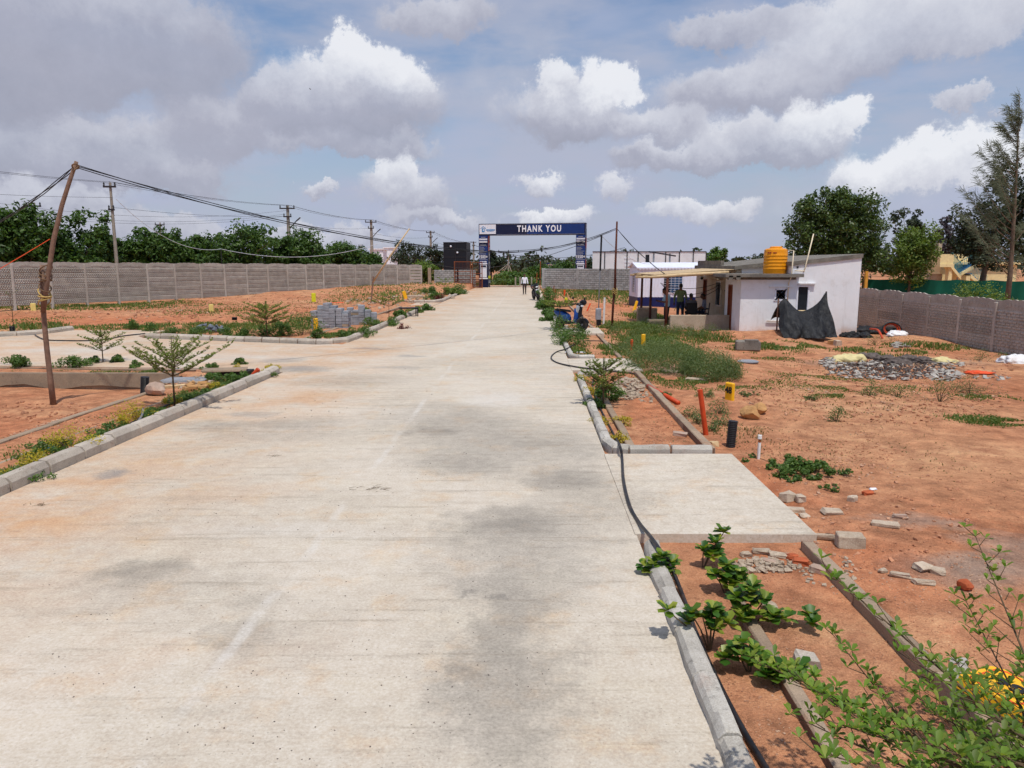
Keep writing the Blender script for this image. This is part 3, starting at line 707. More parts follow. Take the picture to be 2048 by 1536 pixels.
# ------------------------------------------------------------------ entrance arch
AR = radians(-13); ac = at_depth(1064, 575, 82.5)
arch = empty('entrance_arch', (ac.x, ac.y, 0), AR, 'tall dark blue entrance arch across the road reading THANK YOU', 'arch')
HW = 5.85; PW = 1.02; PD = .95; BT = 6.86; BB = 5.62
for sx, nm in ((-1, '1500+'), (1, '1550+')):
    cx = sx*(HW-PW/2)
    m_ = MB(); m_.box((cx, 0, BB/2-.05), (PW, PD, BB+.1)); pil = m_.obj('pillar', MATS['navy'], arch)
    f = -PD/2-.014
    def strip(x, z, w_, h, mn, nm_='printed_panel'): mm = MB(); mm.box((x, f, z), (w_, .02, h)); return mm.obj(nm_, MATS[mn], pil)
    strip(cx, 5.28, PW-.04, .62, 'navy_print'); strip(cx, 3.98, PW-.04, .98, 'navy_print'); strip(cx, 2.82, PW-.04, .62, 'navy_print')
    f = -PD/2-.034
    for (z, w_, h) in ((5.42, .5, .06),): strip(cx, z, w_, h, 'print_grey', 'print_line')
    for z in (5.2, 4.93):
        for k in range(10): strip(cx-.405+k*.09, z, .066, .17, 'print_white', 'print_digit')
    strip(cx, 4.58, .68, .07, 'print_grey', 'print_line'); strip(cx, 4.48, .9, .025, 'print_grey', 'print_line')
    for k in range(6): w_ = (.5, .62, .48, .84, .7, .76)[k]; strip(cx-.43+w_/2, 4.30-k*.135, w_, .05, 'print_grey', 'print_line')
    flat_text(pil, nm, .5, 'print_white', (cx-.02, -PD/2-.03, 3.3), bold=.01, width=.74, spacing=1.1, name='lettering')
    strip(cx, 3.02, .92, .06, 'print_grey', 'print_line')
    flat_text(pil, 'SCAN HERE', .2, 'print_white', (cx, -PD/2-.04, 2.78), bold=.008, width=.72); strip(cx, 2.58, .86, .12, 'print_white', 'print_line')
    strip(cx+.02, 1.78, .72, 1.36, 'banner_white', 'notice'); strip(cx, 2.30, .6, .2, 'navy', 'print_line'); strip(cx, .98, .98, .12, 'print_white', 'print_line')
    # the flank that faces the road
    xs = cx+PW/2+.014
    def flank(y, z, w_, h, mn, nm_='printed_panel'): mm = MB(); mm.box((xs, y, z), (.02, w_, h)); return mm.obj(nm_, MATS[mn], pil)
    if sx < 0:
        flank(0, 4.75, .8, 1.6, 'print_red')
        xs += .02
        for k in range(3): flank(0, 5.2-k*.5, .34, .3, 'print_grey', 'print_line')
        for k, ch in enumerate('BDA'): place('lettering', text_mesh(ch, 1.08, 'print_grey', 'lettering', .015, .72), pil, (xs, 0, 3.42-k*1.06), (pi/2, 0, pi/2))
        flank(0, 1.12, .8, .3, 'lime_marker', 'print_line'); flank(0, .78, .7, .08, 'print_grey', 'print_line'); flank(0, .58, .7, .16, 'print_grey', 'print_line')
    else:
        flank(0, 4.75, .5, 1.1, 'print_red'); flank(0, 3.6, .5, .7, 'print_grey'); flank(0, 2.6, .5, .9, 'print_red'); flank(0, 1.5, .5, .3, 'print_grey', 'print_line'); flank(0, 6.5, .5, .5, 'print_grey')
m_ = MB(); m_.box((0, 0, (BT+BB)/2), (2*HW, PD, BT-BB)); beam = m_.obj('crossbeam', MATS['navy'], arch)
m_ = MB(); m_.box((2.6, -PD/2-.012, (BT+BB)/2+.02), (6.2, .02, BT-BB-.2)); m_.obj('printed_panel', MATS['navy_print'], beam)
m_ = MB(); m_.box((-HW+1.0, -PD/2-.014, (BT+BB)/2+.03), (1.84, .024, BT-BB-.22)); m_.obj('logo_panel', MATS['banner_white'], beam)
for z in (BT-.05, BB+.08): m_ = MB(); m_.box((.95, -PD/2-.03, z), (2*HW-2.1, .02, .03)); m_.obj('border_line', MATS['print_grey'], beam)
m_ = MB(); lx = -HW+.52; lz = 6.26; y = -PD/2-.04
m_.extrude([(lx-.3, y, lz+.12), (lx, y, lz+.34), (lx+.3, y, lz+.12), (lx+.3, y, lz+.06), (lx, y, lz+.27), (lx-.3, y, lz+.06)], (0, .012, 0))
m_.box((lx, y+.006, lz-.23), (.3, .012, .1)); m_.box((lx-.1, y+.006, lz-.06), (.1, .012, .24)); m_.box((lx+.11, y+.006, lz-.06), (.08, .012, .24)); m_.box((lx, y+.006, lz+.08), (.3, .012, .06))
m_.obj('logo', MATS['print_cyan'], beam)
for k in range(2): m_ = MB(); m_.box((-HW+1.32, -PD/2-.034, 6.2-.13*k), (1.02-.3*k, .012, .1 if k == 0 else .04)); m_.obj('print_line', MATS['print_cyan'], beam)
flat_text(beam, 'THANK YOU', .92, 'print_white', (.85, -PD/2-.034, (BT+BB)/2+.02), bold=.028, width=.74, spacing=1.3)

# ------------------------------------------------------------------ rusty gate leaves
def gate_leaf(loc, rz, W_, H_, mid, label):
    r = empty('gate_leaf', loc, rz, label, 'gate')
    for (c, s_) in (((.03, 0, H_/2), (.06, .06, H_)), ((W_-.03, 0, H_/2), (.06, .06, H_)), ((W_/2, 0, H_-.03), (W_-.12, .05, .06)), ((W_/2, 0, .05), (W_-.12, .05, .06)), ((W_/2, 0, mid), (W_-.12, .05, .06)), ((W_/2, 0, mid-.45), (W_-.12, .05, .05))):
        m_ = MB(); m_.box(c, s_); m_.obj('frame_bar', MATS['rust'], r)
    n = int(W_/.14)
    b = MB(); b.box((0, 0, H_/2), (.03, .03, H_-.1)); bm_ = b.mesh('bar', MATS['rust_dark'])
    for k in range(1, n): place('bar', bm_, r, (W_*k/n, 0, 0))
    for k in range(5): m_ = MB(); m_.box((W_/2, -.03, .2+k*.17), (W_-.12, .012, .09)); m_.obj('slat', MATS['rust_dark'], r)
    return r
gate_leaf((-6.05, 79.3, .06), radians(6), 1.75, 2.75, 1.72, 'rusty barred gate leaf standing against the block wall')
gate_leaf((-4.2, 79.6, .06), radians(-22), 1.2, 2.7, 1.5, 'rusty barred gate leaf half open beside the arch pillar')

# ------------------------------------------------------------------ dark clad building behind the wall
c = at_depth(888, 575, 96)
bl = empty('building', (c.x, 96, 0), radians(-6), 'black clad two-storey building with two round lamps behind the gate wall', 'building')
W_ = 2.95; HB = 5.25
m_ = MB(); m_.box((W_/2, 1.5, HB/2), (W_, 3, HB)); m_.obj('wall', MATS['black_clad'], bl)
for x in (.02, 1.5, 2.93): m_ = MB(); m_.box((x, -.03, HB/2), (.05, .05, HB)); m_.obj('trim', MATS['steel_dark'], bl)
for z in (3.4, HB-.03): m_ = MB(); m_.box((W_/2, -.02, z), (W_+.06, .04, .07)); m_.obj('trim', MATS['steel_dark'], bl)
for x, z in ((.95, 4.72), (1.78, 3.95)): m_ = MB(); m_.lathe([(.0, -.08), (.11, -.07), (.13, 0), (.06, .03)], (x, -.05, z), 14, axis='Y'); m_.obj('lamp', MATS['banner_white'], bl, smooth=True)

# ------------------------------------------------------------------ white hoarding and things behind the block wall
hd = empty('hoarding', (at_depth(1184, 575, 84).x, 84, 0), radians(-3), 'long white sheet hoarding on steel posts behind the block wall', 'hoarding')
HL = 12.4
for k, (a, b) in enumerate(((0, 1.35), (1.35, 3.8), (3.8, 5.0), (5.0, 6.7), (6.7, 8.0), (8.0, 9.5), (9.5, 11.0), (11.0, HL))):
    m_ = MB(); m_.box(((a+b)/2, .02+.01*(k % 2), 2.55), (b-a-.015, .03, 2.65)); m_.obj('sheet', MATS['hoarding'], hd)
    m_ = MB(); m_.box((b, -.04, 1.9), (.09, .07, 3.9)); m_.obj('post', MATS['steel_dark'], hd)
for k in range(4): m_ = MB(); m_.box((4.0, -.005, 1.9+k*.42), (1.0, .02, .14)); m_.obj('print_line', MATS['print_grey'] if False else MATS['banner_white'], hd)
m_ = MB(); m_.box((HL/2, -.03, 3.9), (HL, .06, .06)); m_.obj('rail', MATS['steel_dark'], hd)

# ------------------------------------------------------------------ portable cabin
cb = site(1274.6, 614.5, -.15); CY = cb.y
cabin = empty('portable_cabin', (cb.x, CY, -.2), radians(3), 'white portable cabin with dark blue base and barred windows', 'cabin')
CLn, CD, CH = 6.2, 2.6, 2.55
m_ = MB(); m_.box((CLn/2, CD/2, .34), (CLn+.02, CD+.02, .68)); m_.obj('base', MATS['cabin_blue'], cabin)
m_ = MB(); m_.box((CLn/2, CD/2, (.66+CH)/2), (CLn, CD, CH-.66)); m_.obj('wall', MATS['cabin_white'], cabin)
rib = MB(); rib.box((0, -.012, (.7+CH)/2), (.09, .025, CH-.72)); rm = rib.mesh('rib', MATS['cabin_white'])
for k in range(30): place('rib', rm, cabin, (.12+k*.205, 0, 0))
ribs = MB(); ribs.box((-.012, 0, (.7+CH)/2), (.025, .09, CH-.72)); rsm = ribs.mesh('rib', MATS['cabin_white'])
for k in range(3): place('rib', rsm, cabin, (0, (.2, 2.0, 2.4)[k], 0))
m_ = MB(); m_.extrude([(-.12, -.12, CH), (-.12, CD/2, CH+.32), (-.12, CD+.12, CH), (-.12, CD+.12, CH-.06), (-.12, CD/2, CH+.26), (-.12, -.12, CH-.06)], (CLn+.24, 0, 0)); rf = m_.obj('roof', MATS['cabin_white'], cabin)
m_ = MB(); m_.add([(.0, 0, CH-.04), (.0, CD, CH-.04), (.0, CD/2, CH+.27)], [(0, 2, 1)]); m_.obj('gable', MATS['cabin_white'], cabin)
sc = MB(); sc.extrude([(-.09, -.125, CH-.02), (.09, -.125, CH-.02), (.04, -.125, CH-.14), (-.04, -.125, CH-.14)], (0, .02, 0)); scm = sc.mesh('scallop', MATS['cabin_white'])
for k in range(30): place('scallop', scm, rf, (.1+k*.21, 0, 0))
def barred_window(parent, x0, x1, z0, z1, split, y=-.03, side=False):
    def bx_(m_, x, yy, z, sx, sy, sz):
        if side: m_.box((yy, x, z), (sy, sx, sz))
        else: m_.box((x, yy, z), (sx, sy, sz))
    wn = MB()
    for (cx, cz, sx, sz) in (((x0+x1)/2, z0, x1-x0+.1, .05), ((x0+x1)/2, z1, x1-x0+.1, .05), (x0, (z0+z1)/2, .05, z1-z0), (x1, (z0+z1)/2, .05, z1-z0)): bx_(wn, cx, y-.012, cz, sx, .05, sz)
    wo_ = wn.obj('window', MATS['cabin_white'], parent)
    g = MB(); bx_(g, (x0+split)/2, y+.008, (z0+z1)/2, split-x0, .02, z1-z0-.05); g.obj('pane', MATS['glass_dark'], wo_)
    if x1-split > .05: g = MB(); bx_(g, (x1+split)/2, y+.004, (z0+z1)/2, x1-split, .02, z1-z0-.05); g.obj('pane', MATS['glass_blue'], wo_)
    n = max(5, int((z1-z0)/.15))
    b = MB()
    for k in range(1, n): b = MB(); bx_(b, (x0+x1)/2, y-.045, z0+(z1-z0)*k/n, x1-x0, .012, .016); b.obj('bar', MATS['banner_white'], wo_)
    for k in range(1, 5): b = MB(); bx_(b, x0+(x1-x0)*k/5, y-.055, (z0+z1)/2, .014, .012, z1-z0); b.obj('bar', MATS['banner_white'], wo_)
barred_window(cabin, 1.62, 2.85, .95, 2.15, 2.05); barred_window(cabin, .7, 1.5, .95, 2.2, 1.5, side=True)
# small frame stand on the cabin roof
st = empty('sign_frame', cabin.matrix_world @ Vector((0, 0, 0)), 0, 'grey slanted metal frame standing above the cabin roof', 'frame'); st.location = (cb.x+1.2, CY+1.6, -.2)
for x in (0.05, 1.1): m_ = MB(); m_.box((x, 0, 2.95), (.09, .09, 1.0)); m_.obj('leg', MATS['galv'], st)
m_ = MB(); m_.box((.6, 0, 3.42), (1.75, .35, .08), ry_=.16); m_.obj('top', MATS['steel_dark'], st)
m_ = MB(); m_.box((-.35, .05, 3.1), (.22, .2, .55)); m_.obj('drum', MATS['print_black'], st)

# ------------------------------------------------------------------ white house
HX0, HX1, HY0, HY1, HB_ = 9.30, 13.55, 29.45, 38.2, -.22
house = empty('house', (HX0, HY0, HB_), 0, 'low white plastered house with sloping concrete roof and lattice vent', 'house')
Lx = HX1-HX0; Ly = HY1-HY0
def zr(x): return 2.57+(x/Lx)*.46            # roof underside
# walls as separate slabs with openings
def wall_front():
    m_ = MB(); t = .22
    # window opening 2.05..2.52 wide, 0.98..2.05 high
    wx0, wx1, wz0, wz1 = 1.80, 2.30, .95, 1.98
    def piece(xa, xb, za, zb_a, zb_b): m_.extrude([(xa, 0, za), (xb, 0, za), (xb, 0, zb_b), (xa, 0, zb_a)], (0, t, 0))
    piece(1.60, wx0, 0, zr(1.6), zr(wx0)); piece(wx1, Lx, 0, zr(wx1), zr(Lx)); piece(wx0, wx1, 0, wz0, wz0); piece(wx0, wx1, wz1, zr(wx0), zr(wx1))
    o = m_.obj('wall', MATS['house_plaster'], house)
    b_ = MB(); b_.extrude([(.23, 2.02, 0), (1.62, 2.02, 0), (1.62, 2.02, zr(1.62)), (.23, 2.02, zr(.23))], (0, t, 0)); b_.obj('wall', MATS['house_plaster'], house)
    b_ = MB(); b_.extrude([(1.605, t+.002, 0), (1.605, 2.02, 0), (1.605, 2.02, zr(1.6)-.002), (1.605, t+.002, zr(1.6)-.002)], (.2, 0, 0)); b_.obj('wall', MATS['house_plaster'], house)
    fr = MB()
    for (cx, cz, sx, sz) in (((wx0+wx1)/2, wz0+.03, wx1-wx0, .06), ((wx0+wx1)/2, wz1-.03, wx1-wx0, .06), (wx0+.03, (wz0+wz1)/2, .06, wz1-wz0-.12), (wx1-.03, (wz0+wz1)/2, .06, wz1-wz0-.12)): fr.box((cx, .02, cz), (sx, .09, sz))
    wn = fr.obj('window', MATS['banner_white'], house)
    g = MB(); g.box(((wx0+wx1)/2, .05, (wz0+wz1)/2), (wx1-wx0-.12, .02, wz1-wz0-.12)); g.obj('pane', MATS['glass_dark'], wn)
    s_ = MB(); s_.box(((wx0+wx1)/2+.05, -.05, wz1+.07), (.78, .13, .05)); s_.obj('sunshade', MATS['house_plaster'], wn)
    s_ = MB(); s_.box(((wx0+wx1)/2, -.03, wz0-.03), (.6, .1, .05)); s_.obj('sill', MATS['house_plaster'], wn)
wall_front()
def wall_side(x, openings, zt):
    m_ = MB(); t = .22; ys = [2.02]
    for (a, b, z0, z1) in openings:
        m_.box((x+t/2, (ys[-1]+a)/2, zt/2), (t, a-ys[-1], zt)); ys.append(b)
        if z0 > 0: m_.box((x+t/2, (a+b)/2, z0/2), (t, b-a, z0))
        m_.box((x+t/2, (a+b)/2, (z1+zt)/2), (t, b-a, zt-z1))
    m_.box((x+t/2, (ys[-1]+Ly)/2, zt/2), (t, Ly-ys[-1], zt))
    return m_.obj('wall', MATS['render_cream'], house)
wall_side(0, [(4.2, 5.1, .9, 2.05), (6.6, 7.4, .2, 2.1)], zr(0))
for (a, b, z0, z1, nm, mm) in ((4.2, 5.1, .9, 2.05, 'window', 'glass_dark'), (6.6, 7.4, .2, 2.1, 'door', 'wood_door')):
    f = MB()
    for (cy, cz, sy, sz) in ((a+.035, (z0+z1)/2, .07, z1-z0), (b-.035, (z0+z1)/2, .07, z1-z0), ((a+b)/2, z1-.035, b-a-.14, .07), ((a+b)/2, z0+.03, b-a-.14, .06)): f.box((.06, cy, cz), (.1, sy, sz))
    ob = f.obj(nm, MATS['wood_door'] if nm == 'door' else MATS['galv'], house)
    g = MB(); g.box((.12, (a+b)/2, (z0+z1)/2), (.03, b-a-.14, z1-z0-.1)); g.obj('leaf' if nm == 'door' else 'pane', MATS[mm] if nm == 'window' else MATS['rust_dark'], ob)
    if nm == 'window': s_ = MB(); s_.box((-.08, (a+b)/2, z1+.08), (.3, b-a+.3, .05)); s_.obj('sunshade', MATS['render_cream'], ob)
m_ = MB(); m_.extrude([(Lx-.22, .23, 0), (Lx-.22, Ly, 0), (Lx-.22, Ly, zr(Lx-.22)), (Lx-.22, .23, zr(Lx-.22))], (.219, 0, 0)); m_.obj('wall', MATS['house_plaster'], house)
m_ = MB(); m_.extrude([(.23, Ly-.22, 0), (Lx-.23, Ly-.22, 0), (Lx-.23, Ly-.22, zr(Lx)), (.23, Ly-.22, zr(0))], (0, .22, 0)); m_.obj('wall', MATS['house_plaster'], house)
m_ = MB(); m_.extrude([(-.10, 1.9, zr(-.1)+.003), (1.52, 1.9, zr(1.52)+.003), (1.52, 1.9, zr(1.52)+.16), (-.10, 1.9, zr(-.1)+.16)], (0, Ly-1.85, 0)); m_.obj('roof', MATS['roof_concrete'], house)
m_ = MB(); m_.extrude([(1.52, -.05, zr(1.52)+.003), (Lx+.03, -.05, zr(Lx+.03)+.003), (Lx+.03, -.05, zr(Lx+.03)+.16), (1.52, -.05, zr(1.52)+.16)], (0, Ly+.1, 0)); roof = m_.obj('roof', MATS['roof_concrete'], house)
m_ = MB(); m_.box((.0, 6.2, zr(0)+.26), (.14, 4.2, .24)); m_.obj('parapet', MATS['roof_concrete'], roof)
# washroom annex in front-left corner
AX0, AX1, AY0, AY1, AZ = -.42, 1.74, -.16, 2.0, 2.20
m_ = MB(); t = .18; vx0, vx1, vz0, vz1 = .92, 1.34, 1.42, 1.84
for (xa, xb, za, zb_) in ((AX0, vx0, 0, AZ), (vx1, AX1, 0, AZ), (vx0, vx1, 0, vz0), (vx0, vx1, vz1, AZ)): m_.box(((xa+xb)/2, AY0+t/2, (za+zb_)/2), (xb-xa, t-.02, zb_-za))
m_.box((AX1-t/2, .02, AZ/2), (t-.01, .1, AZ)); m_.obj('wall', MATS['house_plaster'], house)
m_ = MB(); dy0, dy1, dz1 = .95, 1.62, 1.98
for (ya, yb, za, zb_) in ((AY0+t-.01, dy0, 0, AZ), (dy1, AY1, 0, AZ), (dy0, dy1, dz1, AZ), (dy0, dy1, 0, .06)): m_.box((AX0+t/2+.001, (ya+yb)/2, (za+zb_)/2), (t, yb-ya, zb_-za))
m_.box((AX0/2+.1, AY1-t/2-.01, AZ/2), (-AX0-.2, t, AZ)); m_.obj('wall', MATS['house_plaster'], house)
f = MB()
for cy in (dy0+.03, dy1-.03): f.box((AX0+.06, cy, .06+.95), (.1, .06, 1.9))
f.box((AX0+.06, (dy0+dy1)/2, dz1-.03), (.1, dy1-dy0-.12, .06)); d_ = f.obj('door', MATS['wood_door'], house)
g = MB(); g.box((AX0+.1, (dy0+dy1)/2, 1.0), (.04, dy1-dy0-.12, 1.86)); g.obj('leaf', MATS['wood_door'], d_)
# lattice vent: a white frame with slanting bars
lt = MB(); cx, cz = (vx0+vx1)/2, (vz0+vz1)/2; hw = (vx1-vx0)/2
for (ox, oz, sx, sz) in ((0, hw, 2*hw+.1, .06), (0, -hw, 2*hw+.1, .06), (-hw, 0, .06, 2*hw), (hw, 0, .06, 2*hw)): lt.box((cx+ox, AY0+.03, cz+oz), (sx, .1, sz))
v_ = lt.obj('vent', MATS['banner_white'], house)
g = MB(); g.box((cx, AY0+.12, cz), (2*hw, .02, 2*hw)); g.obj('shade_panel', MATS['glass_dark'], v_)  # flat dark panel, its colour stands for the shade behind the lattice
for sgn in (-1, 1):
    for k in range(-2, 3):
        o_ = k*.15; L_ = (hw*2-abs(o_))*1.41-.04
        b = MB(); b.box((0, 0, 0), (L_, .03, .064)); b.obj('bar', MATS['banner_white'], v_, (cx+o_/2*1, AY0-.012+.006*(sgn+1), cz-sgn*o_/2*1), (0, sgn*pi/4, 0))
s_ = MB(); s_.box((cx, AY0-.03, vz1+.10), (.92, .09, .05)); s_.obj('sunshade', MATS['house_plaster'], v_)
m_ = MB(); m_.box(((AX0+AX1)/2-.28, (AY0+AY1)/2-.12, AZ+.16), (AX1-AX0+.82, AY1-AY0+.4, .12)); m_.box(((AX0+AX1)/2, AY0+.16, AZ+.052), (AX1-AX0-.1, .3, .10)); m_.obj('roof', MATS['roof_concrete'], house)
for k in range(2): m_ = MB(); m_.box((AX0-.5+.28*k, AY0-.22, AZ+.08), (.16, .2, .16)); m_.obj('bracket', MATS['roof_concrete'], house)
# rain and water pipes on the wall
m_ = MB(); m_.tube([(.62, AY0-.05, .62+.0), (1.72, AY0-.05, .60)], .03, 8); m_.obj('drain_pipe', MATS['pvc_white'], house, smooth=True)
m_ = MB(); m_.tube([(1.37, AY0-.05, .66), (1.40, AY0-.05, 2.1), (1.42, AY0-.22, 2.3), (1.50, AY0-.1, 3.30), (1.36, AY0+.1, 3.33)], .022, 8); m_.obj('riser_pipe', MATS['pvc_cream'], house, smooth=True)
m_ = MB(); m_.tube([(2.02, -.03, 2.52), (2.06, -.05, 2.66), (2.30, -.05, 3.95)], .024, 8); m_.tube([(1.66, AY0+.1, 2.55), (2.05, -.06, 2.53)], .02, 8); m_.obj('vent_pipe', MATS['pvc_cream'], house, smooth=True)
m_ = MB(); m_.lathe([(.0, 0), (.045, 0), (.045, .05)], (1.78, -.02, 2.68), 10, axis='Y'); m_.obj('outlet', MATS['glass_dark'], house)
# coil of cable hanging on the corner
cl = MB()
for k in range(5): cl.tube([(-.28+.03*k, 2.02, 2.05-.05*k), (-.36-.02*k, 2.06, 1.7), (-.30, 2.02, 1.42+.03*k), (-.20, 2.02, 1.7+.02*k), (-.26, 2.02, 2.02)], .008, 5)
cl.obj('cable_coil', MATS['wire'], house)

# porch
porch = empty('porch', (6.35, 31.0, -.22), 0, 'open porch of rough poles and a flat awning against the white house', 'porch')
m_ = MB(); m_.box((1.55, .35, .10), (3.3, .5, .24)); m_.box((1.6, 3.2, .12), (3.2, 5.6, .22)); m_.obj('floor', MATS['render_cream'], porch)
m_ = MB(); m_.bbox((1.42, .05, .36), (2.5, .16, .72), .02); m_.obj('parapet', MATS['render_cream'], porch)
m_ = MB(); m_.bbox((2.6, -.05, .5), (.02, .02, .02), .004); 
m_ = MB(); m_.bbox((-.25, 3.0, .42), (.9, .25, .84), .03); m_.obj('parapet', MATS['retaining'], porch)
for k in range(2): m_ = MB(); m_.bbox((-.18, 1.05-.5*k, .30-.16*k), (.75, .5, .34 if k == 0 else .2), .02); m_.obj('step', MATS['retaining'], porch)
for (x, y, z1) in ((.0, .0, 2.32), (-.35, 1.7, 2.28), (-.45, 3.4, 2.26)):
    m_ = MB(); m_.tube([(x, y, -.1), (x+.01, y, 1.1), (x+.02, y, z1)], [.06, .055, .05], 8); m_.obj('post', MATS['rust_dark'], porch, smooth=True)
m_ = MB(); m_.tube([(-1.3, .0, 2.26), (-.5, .0, 2.28), (.6, -.02, 2.36), (1.8, -.03, 2.42), (2.5, -.03, 2.47)], [.035, .06, .075, .07, .06], 9); m_.obj('beam', MATS['bamboo'], porch, smooth=True)
for y in (1.7, 3.4, 5.2): m_ = MB(); m_.tube([(-.7, y, 2.28), (2.95, y, 2.52)], .045, 8); m_.obj('rafter', MATS['bamboo'], porch, smooth=True)
aw = MB()
for k in range(8): aw.box((-.3+.41*k, 2.75, 2.37+.028*k), (.4, 5.2, .02), ry_=-.066)
aw.obj('awning', MATS['bamboo'], porch)
# cables drooping at the porch
m_ = MB()
for k, (z0, dz) in enumerate(((1.95, .25), (1.9, .45), (1.85, .55))): m_.tube([Vector((2.95-2.6*t, 3.2-.3*k, z0-dz*sin(t*pi)**.8)) for t in np.linspace(0, 1, 12)], .012, 5)
m_.obj('cable', MATS['wire'], porch)
cm = empty('security_camera', (9.2, 36.0, 2.05), 0, 'small white security camera on the porch corner', 'camera')
m_ = MB(); m_.tube([(0, 0, 0), (-.3, -.15, -.05)], .07, 10); m_.obj('body', MATS['banner_white'], cm); m_ = MB(); m_.lathe([(0, -.12), (.07, -.08), (.08, 0)], (-.2, -.1, -.1), 10); m_.obj('dome', MATS['print_black'], cm)

# ------------------------------------------------------------------ yellow water tank
tk = empty('water_tank', (HX0+1.2, HY0+.85, HB_+AZ+.22), 0, 'ribbed yellow plastic water tank on the washroom roof', 'tank')
pr = [(0, 0), (.44, 0), (.45, .02)]
for k in range(5): z = .16+k*.13; pr += [(.45, z), (.462, z+.02), (.462, z+.04), (.45, z+.06)]
pr += [(.45, .84), (.435, .94), (.36, .985), (.22, 1.0), (.22, 1.03)]
m_ = MB(); m_.lathe(pr, n=36); m_.obj('shell', MATS['tank_yellow'], tk, smooth=35)
m_ = MB(); m_.lathe([(0, 1.075), (.20, 1.07), (.24, 1.05), (.25, 1.0), (.2, .99)][::-1], n=28); m_.obj('lid', MATS['tank_yellow'], tk, smooth=35)
m_ = MB()
for a in (-2.55, -2.35, -2.05, -1.9): m_.box((.456*cos(a), .456*sin(a), .82), (.012, .07, .05 if a < -2.3 else .03), rz=a)
m_.obj('print_mark', MATS['print_red'], tk)

# ------------------------------------------------------------------ black tarpaulin over a frame
tp = empty('tarpaulin', site(1612, 690, -.12), 0, 'black plastic sheet slung between two poles before the white house', 'tarpaulin')
tp.scale = (.84, .95, 1.); tp.location.y = 27.7; tp.location.x = 10.72; tp.location.z = gzz(10.75, 27.2)-.03
N = 34; M2 = 26; Vt = []; Ft = []
for j in range(M2+1):
    t = j/M2
    for i in range(N+1):
        s_ = i/N
        topz = 1.52-(.60*(sin(pi*min(1, max(0, (s_-.13)/.87)))**1.0))*(1 if s_ > .02 else .9)+.2*(s_-.5)-.1*(1-s_)-(.25*(1-s_/.13)**2 if s_ < .13 else 0)
        x = -1.05+2.1*s_+(-.18*(1-s_)**2+.10*s_**2)*(t)+.05*sin(7*t+9*s_)
        z = topz*(1-t)**1.05+.02
        y = .15-1.1*t-.35*sin(pi*s_)*sin(pi*t*.8)+.11*sin(13*s_+3*t)*(.3+t)+.07*sin(29*s_+5*t)*t+.05*sin(47*s_-9*t)*t
        Vt.append((x, y, z+.03*sin(17*s_+8*t)*t*(1-t)))
for j in range(M2):
    for i in range(N): a = j*(N+1)+i; Ft.append((a, a+N+1, a+N+2, a+1))
nb = len(Vt)
for j in range(9):
    for i in range(N+1):
        s_ = i/N; x, y, z = Vt[i]; t = j/8
        Vt.append((x*(1-.05*t), y+.9*t, z*(1-.55*t**1.4)+.0))
for j in range(8):
    for i in range(N): a = nb+j*(N+1)+i; Ft.append((a, a+1, a+N+2, a+N+1))
place('sheet', np_mesh('sheet', Vt, Ft, MATS['tarp_black'], True), tp)
for x, z in ((-1.03, 1.36), (1.06, 1.62)): m_ = MB(); m_.tube([(x, .2, -.2), (x, .2, z)], .035, 7); m_.obj('pole', MATS['timber'], tp)
m_ = MB(); m_.box((.1, .75, .78), (.9, .06, .25), rx_=.5); m_.obj('plank', MATS['bamboo'], tp)
# ------------------------------------------------------------------ vegetation
leafmat('leaf_tree', [lin(52, 78, 34), lin(72, 100, 42), lin(96, 124, 52), lin(60, 88, 40)], .25)
leafmat('leaf_banyan', [lin(56, 76, 38), lin(78, 98, 46), lin(100, 118, 58), lin(62, 84, 42)], .2, .4)
leafmat('leaf_dark', [lin(46, 58, 42), lin(58, 70, 48), lin(72, 84, 56)], .15)
leafmat('leaf_light', [lin(84, 108, 48), lin(112, 134, 60), lin(134, 150, 70)], .3)
leafmat('leaf_purple', [lin(74, 66, 76), lin(92, 84, 92), lin(70, 74, 66)], .15)
leafmat('leaf_needle', [lin(78, 86, 64), lin(96, 102, 78), lin(112, 114, 92)], .2, .7)
leafmat('leaf_sapling', [lin(92, 106, 52), lin(112, 126, 60), lin(136, 146, 78), lin(100, 114, 56)], .35)
leafmat('leaf_front', [lin(84, 112, 36), lin(100, 134, 44), lin(128, 156, 58), lin(76, 102, 36), lin(150, 162, 70)], .34, .5)
leafmat('leaf_croton', [lin(52, 92, 34), lin(78, 118, 38), lin(172, 178, 70), lin(60, 102, 38), lin(116, 144, 48)], .28, .38)
leafmat('leaf_gold', [lin(190, 162, 36), lin(206, 184, 60), lin(150, 150, 48), lin(214, 190, 80)], .3)
leafmat('leaf_shrub', [lin(68, 96, 44), lin(88, 118, 52), lin(112, 138, 64), lin(76, 106, 48)], .28)
leafmat('leaf_weed', [lin(82, 102, 58), lin(104, 122, 70), lin(126, 138, 88), lin(92, 110, 62)], .3)
leafmat('leaf_pale', [lin(150, 166, 130), lin(178, 190, 156), lin(160, 172, 140)], .3)
leafmat('leaf_red', [lin(110, 40, 40), lin(84, 34, 36), lin(130, 60, 44)], .2)
leafmat('grass', [lin(78, 106, 48), lin(102, 124, 58), lin(132, 140, 76), lin(86, 112, 50)], .3)
leafmat('dry_grass', [lin(150, 130, 90), lin(128, 108, 72), lin(170, 150, 108)], .2)
plain('bark', lin(108, 92, 78), .95, vary=.25, vscale=7, grain=.6, dirt=lin(70, 58, 48)); plain('twig', lin(94, 78, 58), .9, vary=.2, vscale=10)

